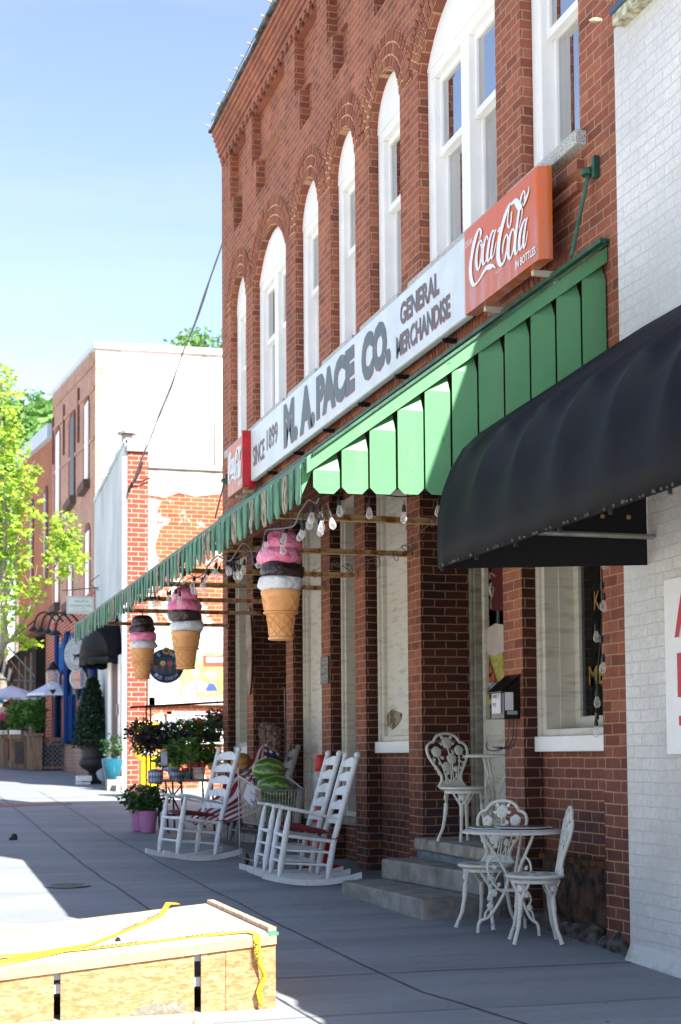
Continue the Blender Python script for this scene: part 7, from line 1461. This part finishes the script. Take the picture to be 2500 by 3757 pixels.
# ================= STREET TREE =================
tt = thing('street_tree', 'young maple with bright yellow green leaves leaning in from the left', 'tree', (1.05,26,gz(26))); YT2 = 26.0; q = lambda u, v, dy=0: onY(u, v, YT2+dy)
b = MB(); tb0 = Vector((1.1,YT2,gz(YT2)))
b.tube(cat_([tb0, Vector((1.4,YT2,1.8)), q(2,1502), q(28,1470), q(52,1432), q(72,1404), q(92,1375)]), [.11]*6+[.07]*5+[.035]*5+[.026]*5+[.02]*5+[.014]*4+[.008], 8)
for pts, r in (([q(52,1432),q(70,1395),q(78,1350),q(86,1300)],.014), ([q(92,1375),q(120,1320),q(140,1270),q(150,1220),q(155,1180)],.012), ([q(72,1404),q(40,1380),q(10,1370)],.012), ([q(20,1480),q(8,1400),q(10,1300),q(12,1200),q(6,1000),q(4,860)],.03), ([q(28,1470),q(45,1478),q(70,1475)],.008), ([q(92,1375),q(60,1330),q(48,1290),q(50,1250)],.010), ([q(10,1200),q(50,1120),q(80,1060)],.012), ([q(8,1050),q(45,980),q(60,930)],.010), ([q(10,1300),q(40,1240),q(60,1200)],.010), ([q(120,1320),q(160,1300),q(180,1290)],.008)):
    b.tube(cat_(pts), [r*(1-.7*i/((len(pts)-1)*5)) for i in range((len(pts)-1)*5+1)], 6)
build(b, 'trunk', M['bark'], tt, smooth=True)
f = MB(); rnd = random.Random(11)
def clump(u, v, ru, rv2, n):
    for _ in range(int(n*.32)):
        a = rnd.uniform(0, 6.28); r_ = math.sqrt(rnd.random()); p = q(u+ru*r_*math.cos(a), v+rv2*r_*math.sin(a), rnd.uniform(-.5,.5))
        # a little tuft of 5-lobed leaves
        for _k in range(5):
            c = p+rv()*.10; nrm = Vector((rnd.uniform(-.5,.6), rnd.uniform(-.9,.2), rnd.uniform(.2,1))).normalized(); x_ = nrm.orthogonal().normalized(); y_ = nrm.cross(x_); s_ = rnd.uniform(.042,.07); ro = rnd.uniform(0,6.28); vs = []
            for k in range(10): rr_ = s_*(1.0 if k%2 == 0 else .45); an = ro+k*math.pi/5; vs.append(c+x_*rr_*math.cos(an)+y_*rr_*math.sin(an)-nrm*(.012 if k%2==0 else 0))
            f.add(vs, [tuple(range(10))])
for u, v, ru, r2, n in ((10,870,28,36,70),(22,920,30,40,80),(15,980,36,40,100),(30,1030,38,36,100),(20,1090,44,40,120),(50,1130,40,30,80),(62,1085,28,22,50),(20,1170,46,44,120),(70,1165,28,20,40),(15,1240,34,40,90),(50,1215,30,24,50),(25,1300,28,34,60),(58,1310,14,16,20),(50,1270,22,16,22),(8,1360,24,30,40),(50,1360,28,22,44),(75,1345,18,16,24),(20,1400,28,22,36),(60,1410,24,16,26),(95,1195,12,9,14),(148,1190,28,14,34),(150,1215,28,16,44),(130,1235,30,18,52),(165,1245,26,22,60),(150,1265,36,22,80),(130,1290,30,18,46),(175,1285,24,22,56),(165,1315,24,14,34),(130,1325,20,12,20),(110,1335,12,10,12),(55,1470,26,10,24),(75,1480,22,8,18),(45,1445,20,10,16),(88,1370,14,10,14),(20,1440,22,16,20),(12,1470,12,8,8),(10,1490,6,5,4)):
    clump(u, v, ru, r2, n)
build(f, 'crown', G3, tt)
# ================= WOODED HILL AND FAR TREES =================
hl = MB(); nx, ny = 24, 8; vs = []
for i in range(nx+1):
    for j in range(ny+1):
        x = -60+140*i/nx; y = 120+100*j/ny; vs.append((x, y, 2.4+ (26*math.exp(-((x+14)/26)**2)+6*noise.noise(Vector((x*.05,y*.05,0))))*(j/ny)**.8*.95))
hl.add(vs, [(i*(ny+1)+j,(i+1)*(ny+1)+j,(i+1)*(ny+1)+j+1,i*(ny+1)+j+1) for i in range(nx) for j in range(ny)]); struct(hl, 'hillside', mat('hillside_green', S(70,110,50), .95, var=.25, scale=.1), smooth=True)
for k, (u, v, Y_, R_, lab) in enumerate(((10,960,95,4.2,'rounded green tree on the hill behind the street tree'),(66,978,88,3.6,'bright green tree rising above the brown brick building'),(106,962,92,2.6,'green tree touching the pale cornice of the tall building'),(44,1030,84,4.0,'green tree lowest on the hill left of the brown building'),(455,792,62,1.7,'green treetop showing above the whitewashed wall'),(490,800,64,1.5,'green treetop right beside the store corner'),(440,803,66,.9,'small treetop above the left part of the whitewashed wall'))):
    p = onY(u, v, Y_); gzb = 2.4 if k < 4 else 2.0; tree('hill_tree', lab, (p.x, Y_, gzb), p.z-gzb+R_*.35, (R_, R_, R_*1.1), .3, 2600 if k < 4 else 1500, .55 if k < 4 else .26, GH, 'trees on the hill beyond the rooftops', seed=k+3, puffs=22)
# ================= UTILITY CABLE =================
uc_ = thing('utility_cable', 'sagging blue grey cable from the store corner to the brick shop roof', 'cable', tuple(onY(512,562,20.2))); pts = []
for k, (u, v) in enumerate([(514,555),(495,610),(470,680),(448,745),(420,815),(395,885),(370,945),(350,1000),(325,1058),(305,1112)]):
    s_ = k/9; pts.append(onY(u, v, 20.3+(30.0-20.3)*s_))
wire(uc_, pts, .012, 'cord', 'cable'); wire(uc_, [p+Vector((0,.02,-.03+.05*math.sin(i*2))) for i, p in enumerate(pts)], .008, 'cord', 'lashing_wire')
wire(uc_, [onY(328,1062,30.0),onY(322,1085,30.0),onY(300,1118,30.0),onY(296,1132,30.0)], .02, 'bcord', 'drop_wire'); wire(uc_, [onY(345,1100,30.0),onY(325,1108,30.0),onY(310,1110,30.0),onY(296,1125,30.0)], .015, 'bcord', 'drop_wire')
# ================= ROOFLINE BULBS =================
rl = thing('roofline_lights', 'string of small pale bulbs along the store cornice', 'string lights', (4.12,14,10.05)); b = MB(); b.tube([(4.185,8.3+.3*k,10.035+.012*(k%2)) for k in range(40)], .006, 5); build(b, 'cord', M['dgreen'], rl)
c9 = mat('pale_bulb_plastic', S(176,156,116), .4, bmp=0)
for k in range(32):
    y = 9.0+.36*k; b = MB(); b.M = Matrix.Translation((4.19,y,10.04)) @ Matrix.Rotation(-1.3,4,'Y') @ Matrix.Rotation(.4,4,'X'); b.lathe([(.010,0),(.012,.015),(.014,.028),(.011,.048),(.003,.065)], (0,0,0), 8); build(b, 'bulb', c9, rl, smooth=True)
wl_ = thing('roofline_lights', 'two pale bulbs on the blue coping of the white building', 'string lights', (4.2,8.15,5.85)); 
for p in ((4.19,8.22,5.80),(4.2,8.05,5.86)):
    b = MB(); b.M = Matrix.Translation(p) @ Matrix.Rotation(-1.7,4,'Y'); b.lathe([(.012,0),(.015,.02),(.019,.035),(.015,.06),(.003,.085)], (0,0,0), 10); build(b, 'bulb', c9, wl_, smooth=True)

# ================= WOODED BANK ACROSS THE STREET (outside the frame, seen only in reflections) =================
wb_ = MB(); nx, nz = 60, 8; vs = []
for i in range(nx+1):
    for j in range(nz+1):
        y = -40+150*i/nx; z = 8.0*j/nz*(1+.25*noise.noise(Vector((y*.12,0,3)))); x = -24-.8*j+2.2*noise.noise(Vector((y*.2, z*.4, 0))); vs.append((x, y, z-1))
wb_.add(vs, [(i*(nz+1)+j,(i+1)*(nz+1)+j,(i+1)*(nz+1)+j+1,i*(nz+1)+j+1) for i in range(nx) for j in range(nz)]); struct(wb_, 'wooded_bank', mat('bank_foliage', S(58,88,44), .95, col2=S(30,50,26), scale=1.2, bmp=0), smooth=True)
